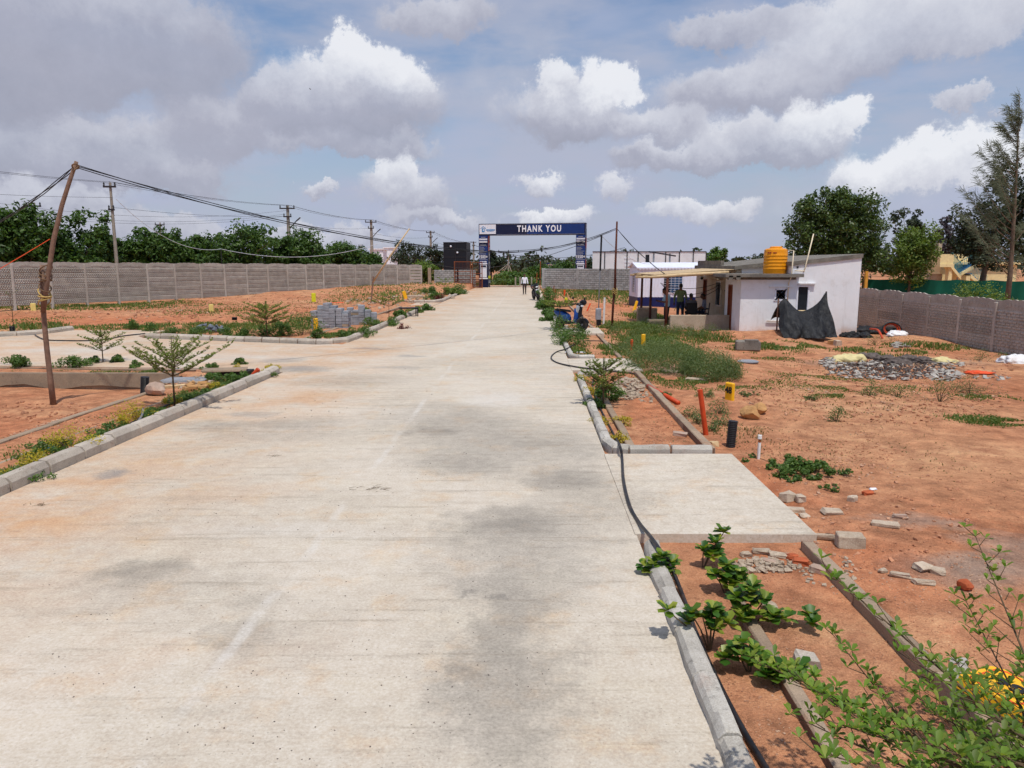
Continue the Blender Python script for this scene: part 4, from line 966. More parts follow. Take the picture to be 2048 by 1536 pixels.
def unit(a): return a/np.maximum(np.linalg.norm(a, axis=-1, keepdims=True), 1e-9)
def leaf_quads(P, N, ln, wd, down=0.):
    n = len(P); A = RNG.normal(size=(n, 3)); A[:, 2] -= down
    A = unit(A-N*np.sum(A*N, 1, keepdims=True)); B = np.cross(N, A); l = (ln*RNG.uniform(.65, 1.25, n))[:, None]; w_ = (wd*RNG.uniform(.7, 1.2, n))[:, None]
    V = np.stack([P-A*l*.5, P+B*w_*.5-A*l*.05, P+A*l*.5, P-B*w_*.5-A*l*.05], 1).reshape(-1, 3)
    return V, np.arange(4*n).reshape(-1, 4)
def clump_cloud(centers, radii, n_each, flat=.8):
    """leaf points on and inside small clumps"""
    C = np.repeat(centers, n_each, 0); R_ = np.repeat(radii, n_each)[:, None]
    D = unit(RNG.normal(size=C.shape)); rr = RNG.uniform(.35, 1.05, (len(C), 1))**.6
    P = C+D*R_*rr*np.array([1, 1, flat]); N = unit(D*.6+RNG.normal(size=C.shape)*.55+np.array([0, 0, .55]))
    return P, N
def fill_crown(lobes, nclump, cr):
    """clump centres inside a set of ellipsoid lobes (x,y,z,rx,ry,rz), denser to the outside"""
    L_ = np.array(lobes); wts = L_[:, 3]*L_[:, 4]*L_[:, 5]; k = RNG.choice(len(L_), nclump, p=wts/wts.sum())
    D = unit(RNG.normal(size=(nclump, 3))); r = RNG.uniform(.12, 1., (nclump, 1))**.42
    C = L_[k, :3]+D*r*L_[k, 3:6]*.95
    return C, cr*RNG.uniform(.6, 1.35, nclump)
def tree(name, label, base, lobes, nclump, cr, n_each, ln, wd, lm, trunk_r=.18, group=None, cat='tree', flat=.8, down=.3, nlimb=10):
    x, y, z = base; root = empty(name, base, 0, label, cat, group)
    C, R_ = fill_crown(lobes, nclump, cr); P, N = clump_cloud(C, R_, n_each, flat)
    V, F = leaf_quads(P, N, ln, wd, down); place('crown', np_mesh('crown', V, F, MATS[lm]), root)
    L_ = np.array(lobes); top = float((L_[:, 2]).mean()); cx, cy = float(L_[:, 0].mean()), float(L_[:, 1].mean()); zb = float((L_[:, 2]-L_[:, 5]).min())
    m_ = MB(); fork = max(.6, zb+.25*(top-zb))
    m_.tube([(0, 0, -.3), (.05*cx, .05*cy, fork*.5), (.3*cx, .3*cy, fork), (.7*cx, .7*cy, top)], [trunk_r*1.2, trunk_r, trunk_r*.75, trunk_r*.3], 8)
    for c in C[RNG.choice(len(C), min(nlimb, len(C)), replace=False)]:
        a = Vector((.3*cx, .3*cy, fork*random.uniform(.85, 1.1))); b = Vector(c); mid = a.lerp(b, .5)+Vector((0, 0, .12*(b-a).length))
        m_.tube([a, mid, b], [trunk_r*.45, trunk_r*.28, trunk_r*.08], 5)
    m_.obj('trunk', MATS['bark'], root, smooth=True)
    return root
def lobes_for(w_, h, zb, n, r0=.5):
    """irregular crown of half-width w_, from zb up to h"""
    out = []
    for i in range(n):
        a = random.uniform(0, 2*pi); r = random.uniform(.15, .62)*w_; zz = random.uniform(.25, .78)
        k = random.uniform(.34, .58)*r0*2
        out.append((cos(a)*r, sin(a)*r*.8, zb+(h-zb)*zz, w_*k, w_*k*.9, min((h-zb)*.34*k*1.7, (h-zb)*min(zz, 1-zz)+.12*(h-zb))))
    out.append((0, 0, zb+(h-zb)*.5, w_*.62, w_*.6, (h-zb)*.48)); return out

# broad trees beyond the left wall
LT = [(-60, 420, 80, 50), (38, 408, 82, 52), (140, 428, 74, 55), (215, 468, 50, 58), (295, 447, 70, 60), (365, 456, 66, 62), (470, 440, 78, 64), (565, 474, 48, 68), (612, 456, 62, 70), (686, 484, 48, 76), (735, 500, 40, 80), (20, 450, 90, 58), (420, 480, 60, 70), (250, 490, 60, 64)]
TL = ['bushy tree growing past the out-of-sight end of the long wall', 'tallest bushy tree, its crown rising behind the leaning timber pole', 'leafy tree next along from the one behind the leaning pole', 'low crown beside the slim power pole', 'broad crown just past the slim power pole', 'crown directly above the small pole top', 'highest crown midway between the two nearer power poles', 'small crown touching the double-armed power pole', 'rounded crown just past the double-armed power pole', 'lower crown between the double-armed pole and the thin pole', 'smallest crown at the thin pole before the bamboo prop', 'tree standing deeper behind the leaning timber pole', 'lower tree filling behind the pale slack wire', 'lower tree filling behind the slim power pole']
for i, (u, v, hw, Y) in enumerate(LT):
    t_ = at_depth(u, v, Y); h = t_.z; w_ = hw*Y/FPX*1.12
    tree('tree', TL[i], (t_.x, Y, 0), lobes_for(w_, h, .8, 8), 120, .62*w_/3, 62, .34, .17, 'leaf_tree', .2, 'trees behind the long precast wall')
# trees behind the gate end of the wall
for (u, v, hw, Y, lm, lab) in ((815, 482, 36, 120, 'leaf_dark', 'grey-green feathery tree beyond the end of the precast wall'), (868, 488, 30, 125, 'leaf_dark', 'grey-green feathery tree just beside the black clad building'),
        (850, 520, 40, 100, 'leaf_light', 'bright green shrubby tree over the short block wall'), (982, 500, 24, 105, 'leaf_dark', 'tall dark tree showing behind the BDA side of the arch'),
        (1030, 545, 45, 100, 'leaf_shrub', 'low green tree seen through the arch, beside the guyed pole'), (1090, 530, 55, 104, 'leaf_tree', 'rounded green tree seen through the arch above the motorbike'), (1140, 525, 50, 112, 'leaf_tree', 'dark rounded tree seen through the arch near its 1550+ pillar'),
        (1000, 565, 40, 93, 'leaf_weed', 'scrubby bush across the road beyond the arch'), (1060, 568, 45, 92, 'leaf_shrub', 'low scrub bush across the road, behind the walking man'),
        (1180, 520, 20, 105, 'leaf_dark', 'dark tree at the edge of the hoarding'), (1430, 497, 26, 90, 'leaf_shrub', 'small round tree above the hoarding end'), (1470, 522, 26, 110, 'leaf_dark', 'low dark tree above the house roof beside the small round tree'), (1545, 518, 24, 100, 'leaf_dark', 'low dark tree just behind the yellow tank'),
        (1825, 418, 46, 76, 'leaf_dark', 'upright dark tree rising between the banyan and the stair house'), (1893, 426, 30, 84, 'leaf_purple', 'thin purplish tree above the stair house'), (1940, 450, 40, 74, 'leaf_dark', 'dark tree behind the stair house roof')):
    t_ = at_depth(u, v, Y); h = t_.z; w_ = hw*Y/FPX*1.1
    sp = .75 if 'purple' in lm or 'feathery' in lab else 1
    tree('tree', lab, (t_.x, Y, 0), lobes_for(w_, h, .3 if v > 510 else 1.4, 6), int(70*sp), .5*w_/2.4, 42, .42, .2, lm, .14)
# the big banyan and the light tree beside it
t_ = at_depth(1680, 374, 46); w_ = 112*46/FPX
tree('banyan_tree', 'large dense round-crowned tree behind the white house', (t_.x, 46, 0), [(0, 0, 4.9, w_*.82, w_*.8, 2.3), (-1.6, -.4, 4.2, 1.7, 1.7, 1.6), (1.7, .2, 4.4, 1.7, 1.7, 1.7), (.3, 0, 5.9, 1.8, 1.8, 1.2), (-.9, 0, 5.6, 1.5, 1.5, 1.1), (1.0, -.5, 2.7, 2.4, 2, 1.5), (-1.4, -.5, 2.6, 1.9, 2, 1.3)], 420, .5, 64, .20, .11, 'leaf_banyan', .3, nlimb=22)
t_ = at_depth(1828, 448, 44)
tree('tree', 'light green leafy tree standing over the green netting', (t_.x, 44, 0), lobes_for(1.75, t_.z, .9, 7), 150, .42, 56, .17, .09, 'leaf_light', .09, nlimb=16)
t_ = at_depth(2010, 405, 41)
tree('tree', 'tall dark spreading tree behind the feathery casuarina', (t_.x+.4, 43, 0), [(0, 0, 4.6, 2.0, 1.8, 1.5), (1.3, .5, 6.3, 1.6, 1.6, 2.2), (-1.0, 0, 4.0, 1.2, 1.2, 1.1), (.8, 0, 3.4, 2.2, 1.6, 1.2), (2.2, 0, 5., 1.6, 1.5, 2.)], 240, .46, 60, .19, .10, 'leaf_dark', .17, nlimb=16)
# casuarina: feathery drooping sprays on upswept limbs
ca = empty('casuarina_tree', (site(2015, 604, .0).x+13.1, 38.5, -.2), 0, 'tall feathery casuarina with wispy upswept branches by the brown wall', 'tree'); ca.location.x = at_depth(2016, 590, 38.5).x
m_ = MB(); trunk = [Vector((0, 0, -.2)), Vector((0, 0, 2.2)), Vector((-.1, 0, 5)), Vector((-.25, 0, 8)), Vector((-.45, 0, 10.9))]
m_.tube(trunk, [.14, .12, .08, .045, .012], 8); Pn = []; An = []
for k in range(27):
    hgt = 2.2+7.6*(k/27)**1.0; a = random.uniform(0, 2*pi); L_ = (3.7-.30*hgt)*random.uniform(.75, 1.1); x0 = -.03*hgt
    if k % 5 > 1: a = pi+random.uniform(-.6, .6)
    pts = [Vector((x0+cos(a)*L_*s_, sin(a)*L_*s_*.8, hgt+L_*(.95*s_**1.2))) for s_ in (0, .25, .5, .75, 1)]
    m_.tube(pts, [.026, .02, .015, .01, .004], 4)
    for s_ in np.linspace(.35, 1.0, 10):
        i = min(3, int(s_*4)); p = pts[i].lerp(pts[i+1], s_*4-i)
        for _ in range(2): Pn.append(p); An.append(Vector((-.75+random.gauss(0, .3), random.gauss(0, .35), random.gauss(.25, .35))))
    if k % 2 == 0 and hgt < 5.5:
        for _ in range(8): Pn.append(Vector((random.gauss(.2, .6), random.gauss(0, .6), random.uniform(1.9, 4.6)))); An.append(Vector((random.gauss(-.3, .4), random.gauss(0, .4), random.gauss(.2, .5))))
for s_ in np.linspace(.5, 1, 40):
    i = min(3, int(s_*4)); p = trunk[i].lerp(trunk[i+1], s_*4-i)
    for _ in range(3): Pn.append(p); An.append(Vector((-.7+random.gauss(0, .3), random.gauss(0, .3), random.gauss(.5, .3))))
m_.obj('trunk', MATS['bark'], ca, smooth=True)
Vn = []; Fn = []
for p, a in zip(Pn, An):
    a = a.normalized()
    for _ in range(6):
        d = (a+Vector((random.gauss(0, .25), random.gauss(0, .25), random.gauss(0, .25)))).normalized(); L_ = random.uniform(.22, .5); q = p+Vector((random.gauss(0, .05), random.gauss(0, .05), random.gauss(0, .05)))
        sd = d.cross(Vector((0, -1, .3))).normalized()*.010; e = q+d*L_+Vector((0, 0, -.12*L_)); b = len(Vn)
        Vn += [q-sd, q+sd, e+sd*.5, e-sd*.5]; Fn.append((b, b+1, b+2, b+3))
place('crown', np_mesh('crown', [tuple(v) for v in Vn], Fn, MATS['leaf_needle']), ca)

# far wood that closes the horizon
Pc = []; Rc = []
for k in range(600):
    u = random.uniform(-1400, 3200); Y = random.uniform(150, 260); t_ = (u-1024)/FPX*Y
    h = random.uniform(3.2, 5.8) if u < 1700 else random.uniform(4, 8)
    if 960 < u < 1180: h *= .95
    for j in range(5): Pc.append((t_+random.gauss(0, 2.4), Y+random.gauss(0, 2), h*random.uniform(.15, .92))); Rc.append(random.uniform(1.1, 2.1))
P, N = clump_cloud(np.array(Pc), np.array(Rc), 20); V, F = leaf_quads(P, N, 1.1, .7)
tag(place('treeline', np_mesh('treeline', V, F, MATS['leaf_dark'])), 'far dark wood closing the horizon', 'wood', kind='stuff')

# ---------------------------------------------------------------- shaped leaves
def rosette_leaves(specs):
    """obovate leaves folded along the midrib; specs: (point, axis, up, length, width)"""
    V = []; F = []
    for (p, a, up, l, w_) in specs:
        a = a.normalized(); s_ = a.cross(up)
        if s_.length < 1e-4: s_ = a.cross(Vector((1, .1, 0)))
        s_.normalize(); n_ = s_.cross(a); b = len(V); dr = -n_*l*.10
        V += [p, p+a*l*.42+s_*w_*.34+n_*w_*.10, p+a*l*.78+s_*w_*.46+n_*w_*.10+dr*.5, p+a*l+dr, p+a*l*.78-s_*w_*.46+n_*w_*.10+dr*.5, p+a*l*.42-s_*w_*.34+n_*w_*.10, p+a*l*.55-n_*w_*.03]
        F += [(b, b+1, b+2, b+6), (b+6, b+2, b+3, b+3), (b, b+6, b+4, b+5), (b+6, b+3, b+4, b+4)]
    return V, F
def leaf_obj(name, specs, mname, parent):
    V, F = rosette_leaves(specs); me = bpy.data.meshes.new(name)
    me.from_pydata([tuple(v) for v in V], [], [tuple(dict.fromkeys(f)) for f in F]); me.materials.append(MATS[mname]); me.shade_smooth(); return place(name, me, parent)
def sapling(loc, h, spread_, label, tiers=3, nb=6, lean=.55, seed=0, leaf=(.045, .024), step=.075, mname='leaf_sapling', close=False, group=None, lowtier=.42, thick=.016, per=5, az0=None, rise=None, hi=.92, top=0., jit=.0):
    """young tree with flat tiers of long side branches"""
    r = random.Random(seed); root = empty('sapling_tree', loc, 0, label, 'tree', group); m_ = MB(); specs = []
    m_.tube([(0, 0, -.1), (r.gauss(0, .01), 0, h*.5), (r.gauss(0, .02), 0, h)], [thick, thick*.75, thick*.25], 7)
    for t in range(tiers):
        z0 = h*(lowtier+(hi-lowtier)*t/max(1, tiers-1)) if tiers > 1 else h*lowtier
        ln = spread_*(1-.35*t/max(1, tiers)) if close else spread_*(1-.45*t/max(1, tiers))
        for b in range(nb):
            a = 2*pi*b/nb+r.uniform(-.35, .35)+t*.5
            if az0 is not None: a = az0[(b+t*nb) % len(az0)]+r.uniform(-.08, .08)
            a += r.uniform(-jit, jit); L_ = ln*r.uniform(.7-jit*.4, 1.12); up = (rise if rise is not None else lean)*r.uniform(.7-jit, 1.25+jit)
            bend = r.uniform(-.25, .25)*(1+jit); fn = lambda s_: Vector((cos(a+bend*s_)*L_*s_+.02*sin(9*s_+b), sin(a+bend*s_)*L_*s_, z0+L_*up*s_**1.15))
            pts = [fn(s_) for s_ in (0, .3, .6, 1.)]; m_.tube(pts, [thick*.42, thick*.32, thick*.2, thick*.08], 5)
            n = max(3, int(L_/step))
            for i in range(1, n+1):
                s_ = .12+.88*i/n; p = fn(s_); sgn = 1 if i % 2 else -1
                tl = r.uniform(.06, .2)*min(1, L_)*(1.25-s_)+.02; aa = a+sgn*r.uniform(.6, 1.1); q = p+Vector((cos(aa)*tl, sin(aa)*tl, .35*tl+r.uniform(0, .03)))
                m_.tube([p, q], [thick*.13, thick*.08], 3, cap=False)
                for (pt, main) in ((q, False), (p, True)):
                    if main and r.random() < .45: continue
                    m0 = r.uniform(0, 6.28); kk = per+r.randint(-1, 1)
                    for j in range(kk):
                        b_ = m0+2*pi*j/kk; tilt = r.uniform(.35, 1.1)
                        ax = Vector((cos(b_)*cos(tilt), sin(b_)*cos(tilt), sin(tilt)))
                        specs.append((pt, ax, Vector((0, 0, 1)), leaf[0]*r.uniform(.65, 1.25), leaf[1]*r.uniform(.8, 1.2)))
    for i in range(int(top*40)):
        zz = h*(hi+(1-hi)*i/(top*40)); b_ = i*2.4
        for j in range(4): specs.append((Vector((0, 0, zz)), Vector((cos(b_+j*1.6), sin(b_+j*1.6), .6)), Vector((0, 0, 1)), leaf[0], leaf[1]))
    m_.obj('trunk', MATS['twig'], root, smooth=True); leaf_obj('crown', specs, mname, root); return root
def gl(u, v): p = site(u, v); p = site(u, v, gzz(p.x, p.y)); return Vector((p.x, p.y, gzz(p.x, p.y)))
sapling(gl(350, 815), 1.30, .95, 'young tree with long V-shaped branches in the kerbside bed by the leaning pole', 3, 7, .62, 3, lowtier=.44, thick=.020, leaf=(.042, .024), step=.034, per=6, hi=.66, top=.3)
sapling(gl(1207, 815), .95, .50, 'young tree growing in the bed with the yellow shrubs and grey rubble', 4, 7, .6, 5, lowtier=.34, thick=.018, step=.034, leaf=(.040, .023), per=6, hi=.75, top=.3)
sapling(gl(207, 733), 1.0, .68, 'young tree with two flat tiers beside the side road', 3, 5, .42, 8, leaf=(.05, .03), thick=.018, step=.042, hi=.8, top=.4)
sapling(gl(535, 677), 1.3, 1.05, 'young tiered tree between the slate pile and the paver stacks', 4, 7, .3, 12, leaf=(.055, .032), step=.05, hi=.75, top=.5, thick=.022, lowtier=.4)
sapling(gl(778, 648), 1.25, .8, 'young tree beside the kerb and the small black table', 3, 6, .35, 14, leaf=(.08, .04), step=.1, lowtier=.62)
sapling(gl(1120, 662), 1.15, .85, 'flat-topped young tree beside the blue scooter', 2, 9, .12, 17, leaf=(.08, .04), step=.09, lowtier=.82, thick=.03)
sapling(gl(890, 595), 1.3, .8, 'thin young tree by the red-leaved shrub near the gate', 3, 5, .5, 19, leaf=(.1, .05), step=.15, mname='leaf_light')
sapling(gl(28, 668), 1.6, .3, 'bare thin sapling standing by the side road kerb', 2, 3, .8, 23, leaf=(.03, .02), step=.3)
# the large young tree whose branches spread into the near corner
sapling(Vector((2.36, 2.66, -.1)), .72, 1.45, 'leafy young tree spreading fresh green branches over the marker numbered 49', 4, 13, .2, 35, leaf=(.05, .025), step=.055, mname='leaf_front', close=True, lowtier=.35, thick=.024, per=4, rise=.34, jit=.45)

def rosette_shrub(loc, stems, label, lf=(.085, .06), mname='leaf_croton', seed=0, per=8, name='shrub', group=None, tw=.006):
    """stems: (dx, dy, height, heads) each head a rosette of broad leaves"""
    r = random.Random(seed); root = empty(name, loc, 0, label, 'shrub', group); m_ = MB(); sp = []
    for (dx, dy, h, heads) in stems:
        m_.tube([(0, 0, -.04), (dx*.5, dy*.5, h*.55), (dx, dy, h)], [tw*1.3, tw, tw*.7], 5)
        for k in range(heads):
            c = Vector((dx+r.gauss(0, .05)*(k > 0), dy+r.gauss(0, .05)*(k > 0), h*(1-.22*k))); m0 = r.uniform(0, 6.3)
            for j in range(per):
                b = m0+j*2.4; tilt = r.uniform(-.15, 1.0)
                sp.append((c+Vector((0, 0, .012*r.random())), Vector((cos(b)*cos(tilt), sin(b)*cos(tilt), sin(tilt))), Vector((0, 0, 1)), lf[0]*r.uniform(.6, 1.2), lf[1]*r.uniform(.7, 1.2)))
    m_.obj('stem', MATS['twig'], root); leaf_obj('foliage', sp, mname, root); return root
CR = [((1318, 1165), [(.02, 0, .22, 3), (-.12, .02, .13, 2), (.12, .03, .16, 2), (-.02, -.10, .08, 2)], 'broad-leaved green shrub rooted behind the end of the kerb where the hose enters'),
      ((1405, 1135), [(0, 0, .16, 2), (.09, .02, .12, 2), (.2, .1, .28, 1), (.12, .05, .2, 1)], 'small broad-leaved shrub with a tall sprig before the driveway edge'),
      ((1452, 1185), [(0, 0, .24, 3), (-.1, 0, .15, 2), (.1, 0, .16, 3), (.02, -.06, .1, 2)], 'dense broad-leaved shrub in the middle of the near bed'),
      ((1500, 1245), [(0, 0, .28, 3), (-.1, .03, .18, 3), (.1, 0, .18, 3), (.14, -.08, .1, 3), (0, -.1, .1, 2)], 'largest broad-leaved shrub above the round stone'),
      ((1420, 1300), [(0, 0, .30, 3), (-.14, 0, .27, 1), (-.30, .02, .28, 1), (.06, .04, .24, 2), (-.06, 0, .24, 2)], 'broad-leaved shrub on a bare stem leaning over the kerb'),
      ((1500, 1345), [(-.06, 0, .20, 3), (-.1, .05, .12, 2), (.02, .02, .1, 2)], 'broad-leaved shrub next to the hose in the near bed'),
      ((1550, 1368), [(0, 0, .12, 3), (.08, .02, .08, 2), (-.06, -.02, .07, 2)], 'low dark broad-leaved shrub beside the edging strip'),
      ((1630, 1255), [(-.04, 0, .09, 2)], 'tiny round-leaved plant between the stones and the edging')]
for i, (px, st_, lab) in enumerate(CR):
    g = gl(*px); rosette_shrub(g, st_, lab, seed=40+i, lf=(.092, .076), per=13)

def bush(loc, r_, h, n, ln, wd, mname, label, name='shrub', group=None, cat='shrub', nc=14, seed=None):
    root = empty(name, loc, 0, label, cat, group)
    C = np.stack([RNG.normal(0, r_*.42, nc), RNG.normal(0, r_*.42, nc), RNG.uniform(.12, .85, nc)*h], 1); C[:, 2] *= np.clip(1.15-np.hypot(C[:, 0], C[:, 1])/(r_*1.5), .25, 1)
    P, N = clump_cloud(C, np.full(nc, min(r_, h)*.36), n//nc); P[:, 2] = np.abs(P[:, 2]); V, F = leaf_quads(P, N, ln, wd)
    place('foliage', np_mesh('foliage', V, F, MATS[mname]), root)
    m_ = MB()
    for c in C[:9]: m_.tube([(0, 0, -.05), (c[0]*.4, c[1]*.4, c[2]*.6), tuple(c)], [.008, .006, .003], 4)
    m_.obj('stem', MATS['twig'], root); return root
# golden shrubs along the kerbs
for (u, v, r_, h, lab) in ((275, 838, .30, .30, 'golden-leaved shrub fullest in the left kerb bed, by the grey hose end'), (140, 905, .30, .36, 'tall golden-leaved shrub by the blue pipe joint'), (75, 935, .24, .22, 'golden-leaved shrub at the kerb bend of the hose'), (247, 860, .12, .24, 'slim upright golden shrub'), (180, 890, .14, .12, 'low golden shrub between taller ones'),
        (345, 808, .16, .12, 'low golden shrub at the foot of the V-branched young tree'), (425, 778, .26, .12, 'spreading golden shrub by the orange sand bags'), (475, 745, .12, .22, 'slim golden shrub in front of the cover slab'), (545, 742, .22, .16, 'golden shrub at the tip of the kerb'), (10, 958, .2, .1, 'straggling golden shrub against the kerb'),
        (1178, 790, .18, .16, 'golden shrub at the foot of the bed tree'), (1165, 765, .2, .16, 'yellow-green shrub at the rounded kerb end'), (1200, 850, .16, .14, 'golden shrub beside the buried hose'), (1243, 850, .18, .14, 'golden shrub against the inner edging strip'), (1235, 882, .20, .12, 'golden shrub where the hose leaves the bed'), (1195, 765, .1, .2, 'golden sprig behind the bed tree')):
    bush(gl(u, v), r_*1.15, h*1.2, 900 if r_ > .2 else 520, .032, .018, 'leaf_gold', lab, nc=16)
# green kerbside plants
G2 = [(33, 735, .30, .34, 'rounded green shrub on the side road verge, nearest the leaning pole'), (145, 735, .34, .32, 'leafy shrub on the side road verge beside the tiered young tree'), (193, 733, .16, .3, 'small dark shrub touching the tiered young tree'), (236, 733, .2, .28, 'round verge shrub by the earth heap'), (271, 735, .18, .26, 'second round verge shrub after the earth heap'), (423, 738, .18, .26, 'small round shrub behind the cover slabs'), (482, 737, .2, .26, 'round shrub behind the cover slab edge'),
      (470, 765, .55, .2, 'low spreading green plant behind the kerb stones'), (395, 672, .35, .4, 'green shrub before the slate pile'), (455, 676, .3, .42, 'shrub by the far kerb just past the slate pile'), (487, 676, .25, .36, 'smaller shrub by the far kerb next to the tiered tree'), (300, 668, .36, .4, 'shrub at the corner of the crossing road'), (268, 664, .3, .36, 'shrub where the loose cable ends'),
      (565, 672, .3, .5, 'dark upright shrub by the far kerb'), (605, 668, .9, .72, 'large leafy shrub in front of the paver stacks'), (637, 680, .25, .36, 'round shrub on the kerb before the paver stacks'), (660, 655, .5, .5, 'trailing green plant along the pavers'), (725, 670, .5, .36, 'leafy plant on the kerb curve'), (755, 655, .6, .42, 'bushy kerbside plant below the black table'), (732, 640, .4, .5, 'green shrub beside the paver stacks'),
      (1133, 692, .62, .5, 'dense dark green shrub at the kerb before the scooter'), (1150, 676, .5, .4, 'shrub growing against the scooter'), (918, 580, .9, 1.0, 'dark bushy shrub at the gate end of the kerb'), (905, 590, .7, .5, 'yellow-green shrub below the gate bush'), (1095, 606, .7, 1.2, 'leafy shrub behind the motorbike'), (1085, 618, .5, .5, 'low plant by the kerb behind the motorbike'), (860, 588, .9, .6, 'green plants along the far plot edging'), (800, 640, .3, .3, 'small plant behind the black table'), (835, 628, .35, .3, 'yellowish plant at the kerb end'), (1105, 632, .5, .5, 'low plant under the flat-topped tree'), (1122, 676, .55, .75, 'leafy bush hiding the rear wheel of the scooter'), (1100, 645, .4, .5, 'kerb plant between the flat-topped tree and the road'), (1090, 622, .4, .6, 'kerb plant beyond the flat-topped tree'),
      (690, 676, .5, .25, 'low plant sprawling on the kerb before the curve'), (780, 655, .4, .4, 'bushy plant between the kerb curve and the young tree'), (850, 624, .5, .4, 'green plant near the end of the far kerb'), (875, 598, .5, .5, 'green plant opening the last kerb bed'), (895, 590, .5, .6, 'green plant before the yellow-green shrub'), (530, 672, .4, .4, 'weedy clump at the foot of the tiered tree'), (345, 670, .4, .35, 'weedy clump before the slate pile'), (430, 762, .3, .16, 'low green clump by the cover slabs'), (300, 838, .2, .12, 'low green tuft between golden shrubs'), (205, 880, .25, .12, 'grassy tuft hanging over the kerb stones'), (1215, 800, .25, .3, 'green undergrowth round the bed tree'), (1190, 815, .18, .16, 'green tuft behind the rounded kerb')]
for i, (u, v, r_, h, lab) in enumerate(G2):
    k = 5 if 'dense' in lab or 'large' in lab else 3
    bush(gl(u, v), r_*1.15, h*1.2, 420*k, .06 if v > 650 else .12, .034 if v > 650 else .07, 'leaf_light' if 'yellow' in lab else 'leaf_shrub', lab, nc=16)
bush(gl(370, 735), .28, .55, 500, .03, .014, 'leaf_pale', 'pale silvery plant behind the V-branched young tree')
bush(gl(805, 662), .3, .3, 200, .09, .05, 'leaf_red', 'red-leaved shrub at the kerb by the black table'); bush(gl(882, 602), .5, .5, 240, .12, .06, 'leaf_red', 'red-leaved shrub at the kerb near the gate')
bush(at_depth(1955, 600, 36)-Vector((0, 0, .6)), 2.1, 1.5, 3600, .13, .07, 'leaf_light', 'vine-covered bush rising over the brown wall', nc=40)
KL = ['low green plant behind the kerb stones next to the straggling golden shrub', 'low green plant spilling over the kerb between two golden shrubs', 'green tuft beside the blue pipe joint', 'green plant on the kerb before the slim golden shrub', 'green plant on the kerb past the fullest golden shrub', 'low green plant under the V-branched young tree', 'green plant on the kerb beside the sand bags', 'green plant on the kerb past the sand bags', 'leafy plant on the kerb before the orange pipe', 'leafy plant on the kerb next to the orange pipe']
for (u, v), lab in zip(((30, 962), (112, 916), (100, 900), (232, 864), (305, 833), (372, 806), (412, 792), (452, 776), (488, 763), (520, 753)), KL): bush(gl(u, v), .32, .17, 900, .04, .022, 'leaf_shrub', lab, nc=20)
# weeds in the earth, each its own plant
WD_ = [(1672, 843, .22, .34), (1797, 790, .42, .42), (1742, 790, .2, .4), (1880, 800, .6, .5), (1940, 785, .5, .5), (1910, 778, .7, .3), (1410, 795, .2, .16), (1435, 830, .22, .3), (1440, 850, .25, .22), (1495, 790, .2, .1), (1620, 800, .25, .1), (1660, 660, .25, .8), (1425, 860, .2, .18), (1380, 835, .35, .25), (1395, 850, .3, .2), (1330, 800, .2, .1), (2005, 725, .3, .4), (1960, 715, .5, .4), (1750, 690, .6, .4), (1800, 690, .6, .35)]
WL_ = ['wispy weed alone on open earth beyond the capped pipe', 'full weed clump below the ash heap', 'thin upright weed next to the full clump', 'widest weed clump out on the open earth', 'weed clump joined to the widest one', 'low weeds behind the widest clump', 'small weed between the orange pipes', 'bushy weed between the upright orange pipe and the marker 48', 'weed at the foot of the corrugated pipe', 'tiny weed by the yellowish boulder', 'tiny weed on the sandy rise', 'tall weed at the corner of the black sheet', 'weed behind the upright orange pipe', 'trailing weed along the far bed edging', 'second trailing weed along the far bed edging', 'small weed by the lying orange pipe', 'weed against the brown wall by the white sack', 'weed clump along the brown wall', 'weeds in the grass under the coil', 'weeds under the white bag by the wall']
for i, (u, v, r_, h) in enumerate(WD_): bush(gl(u, v), r_, h, 420, .035, .016, 'leaf_weed', WL_[i], 'weed_plant', 'wild weeds on the red earth', 'weed', nc=14)
bush(gl(1700, 655), .25, 1.0, 420, .06, .02, 'leaf_dark', 'tall dark weed against the white house wall', 'weed_plant', None, 'weed')
cr_ = gl(1600, 945); bush(cr_, .62, .15, 4200, .045, .026, 'leaf_shrub', 'dark creeping plant on the earth by the white capped pipe', nc=70); bush(gl(1665, 980), .2, .06, 200, .04, .02, 'leaf_shrub', 'little creeping plant among the rubble')

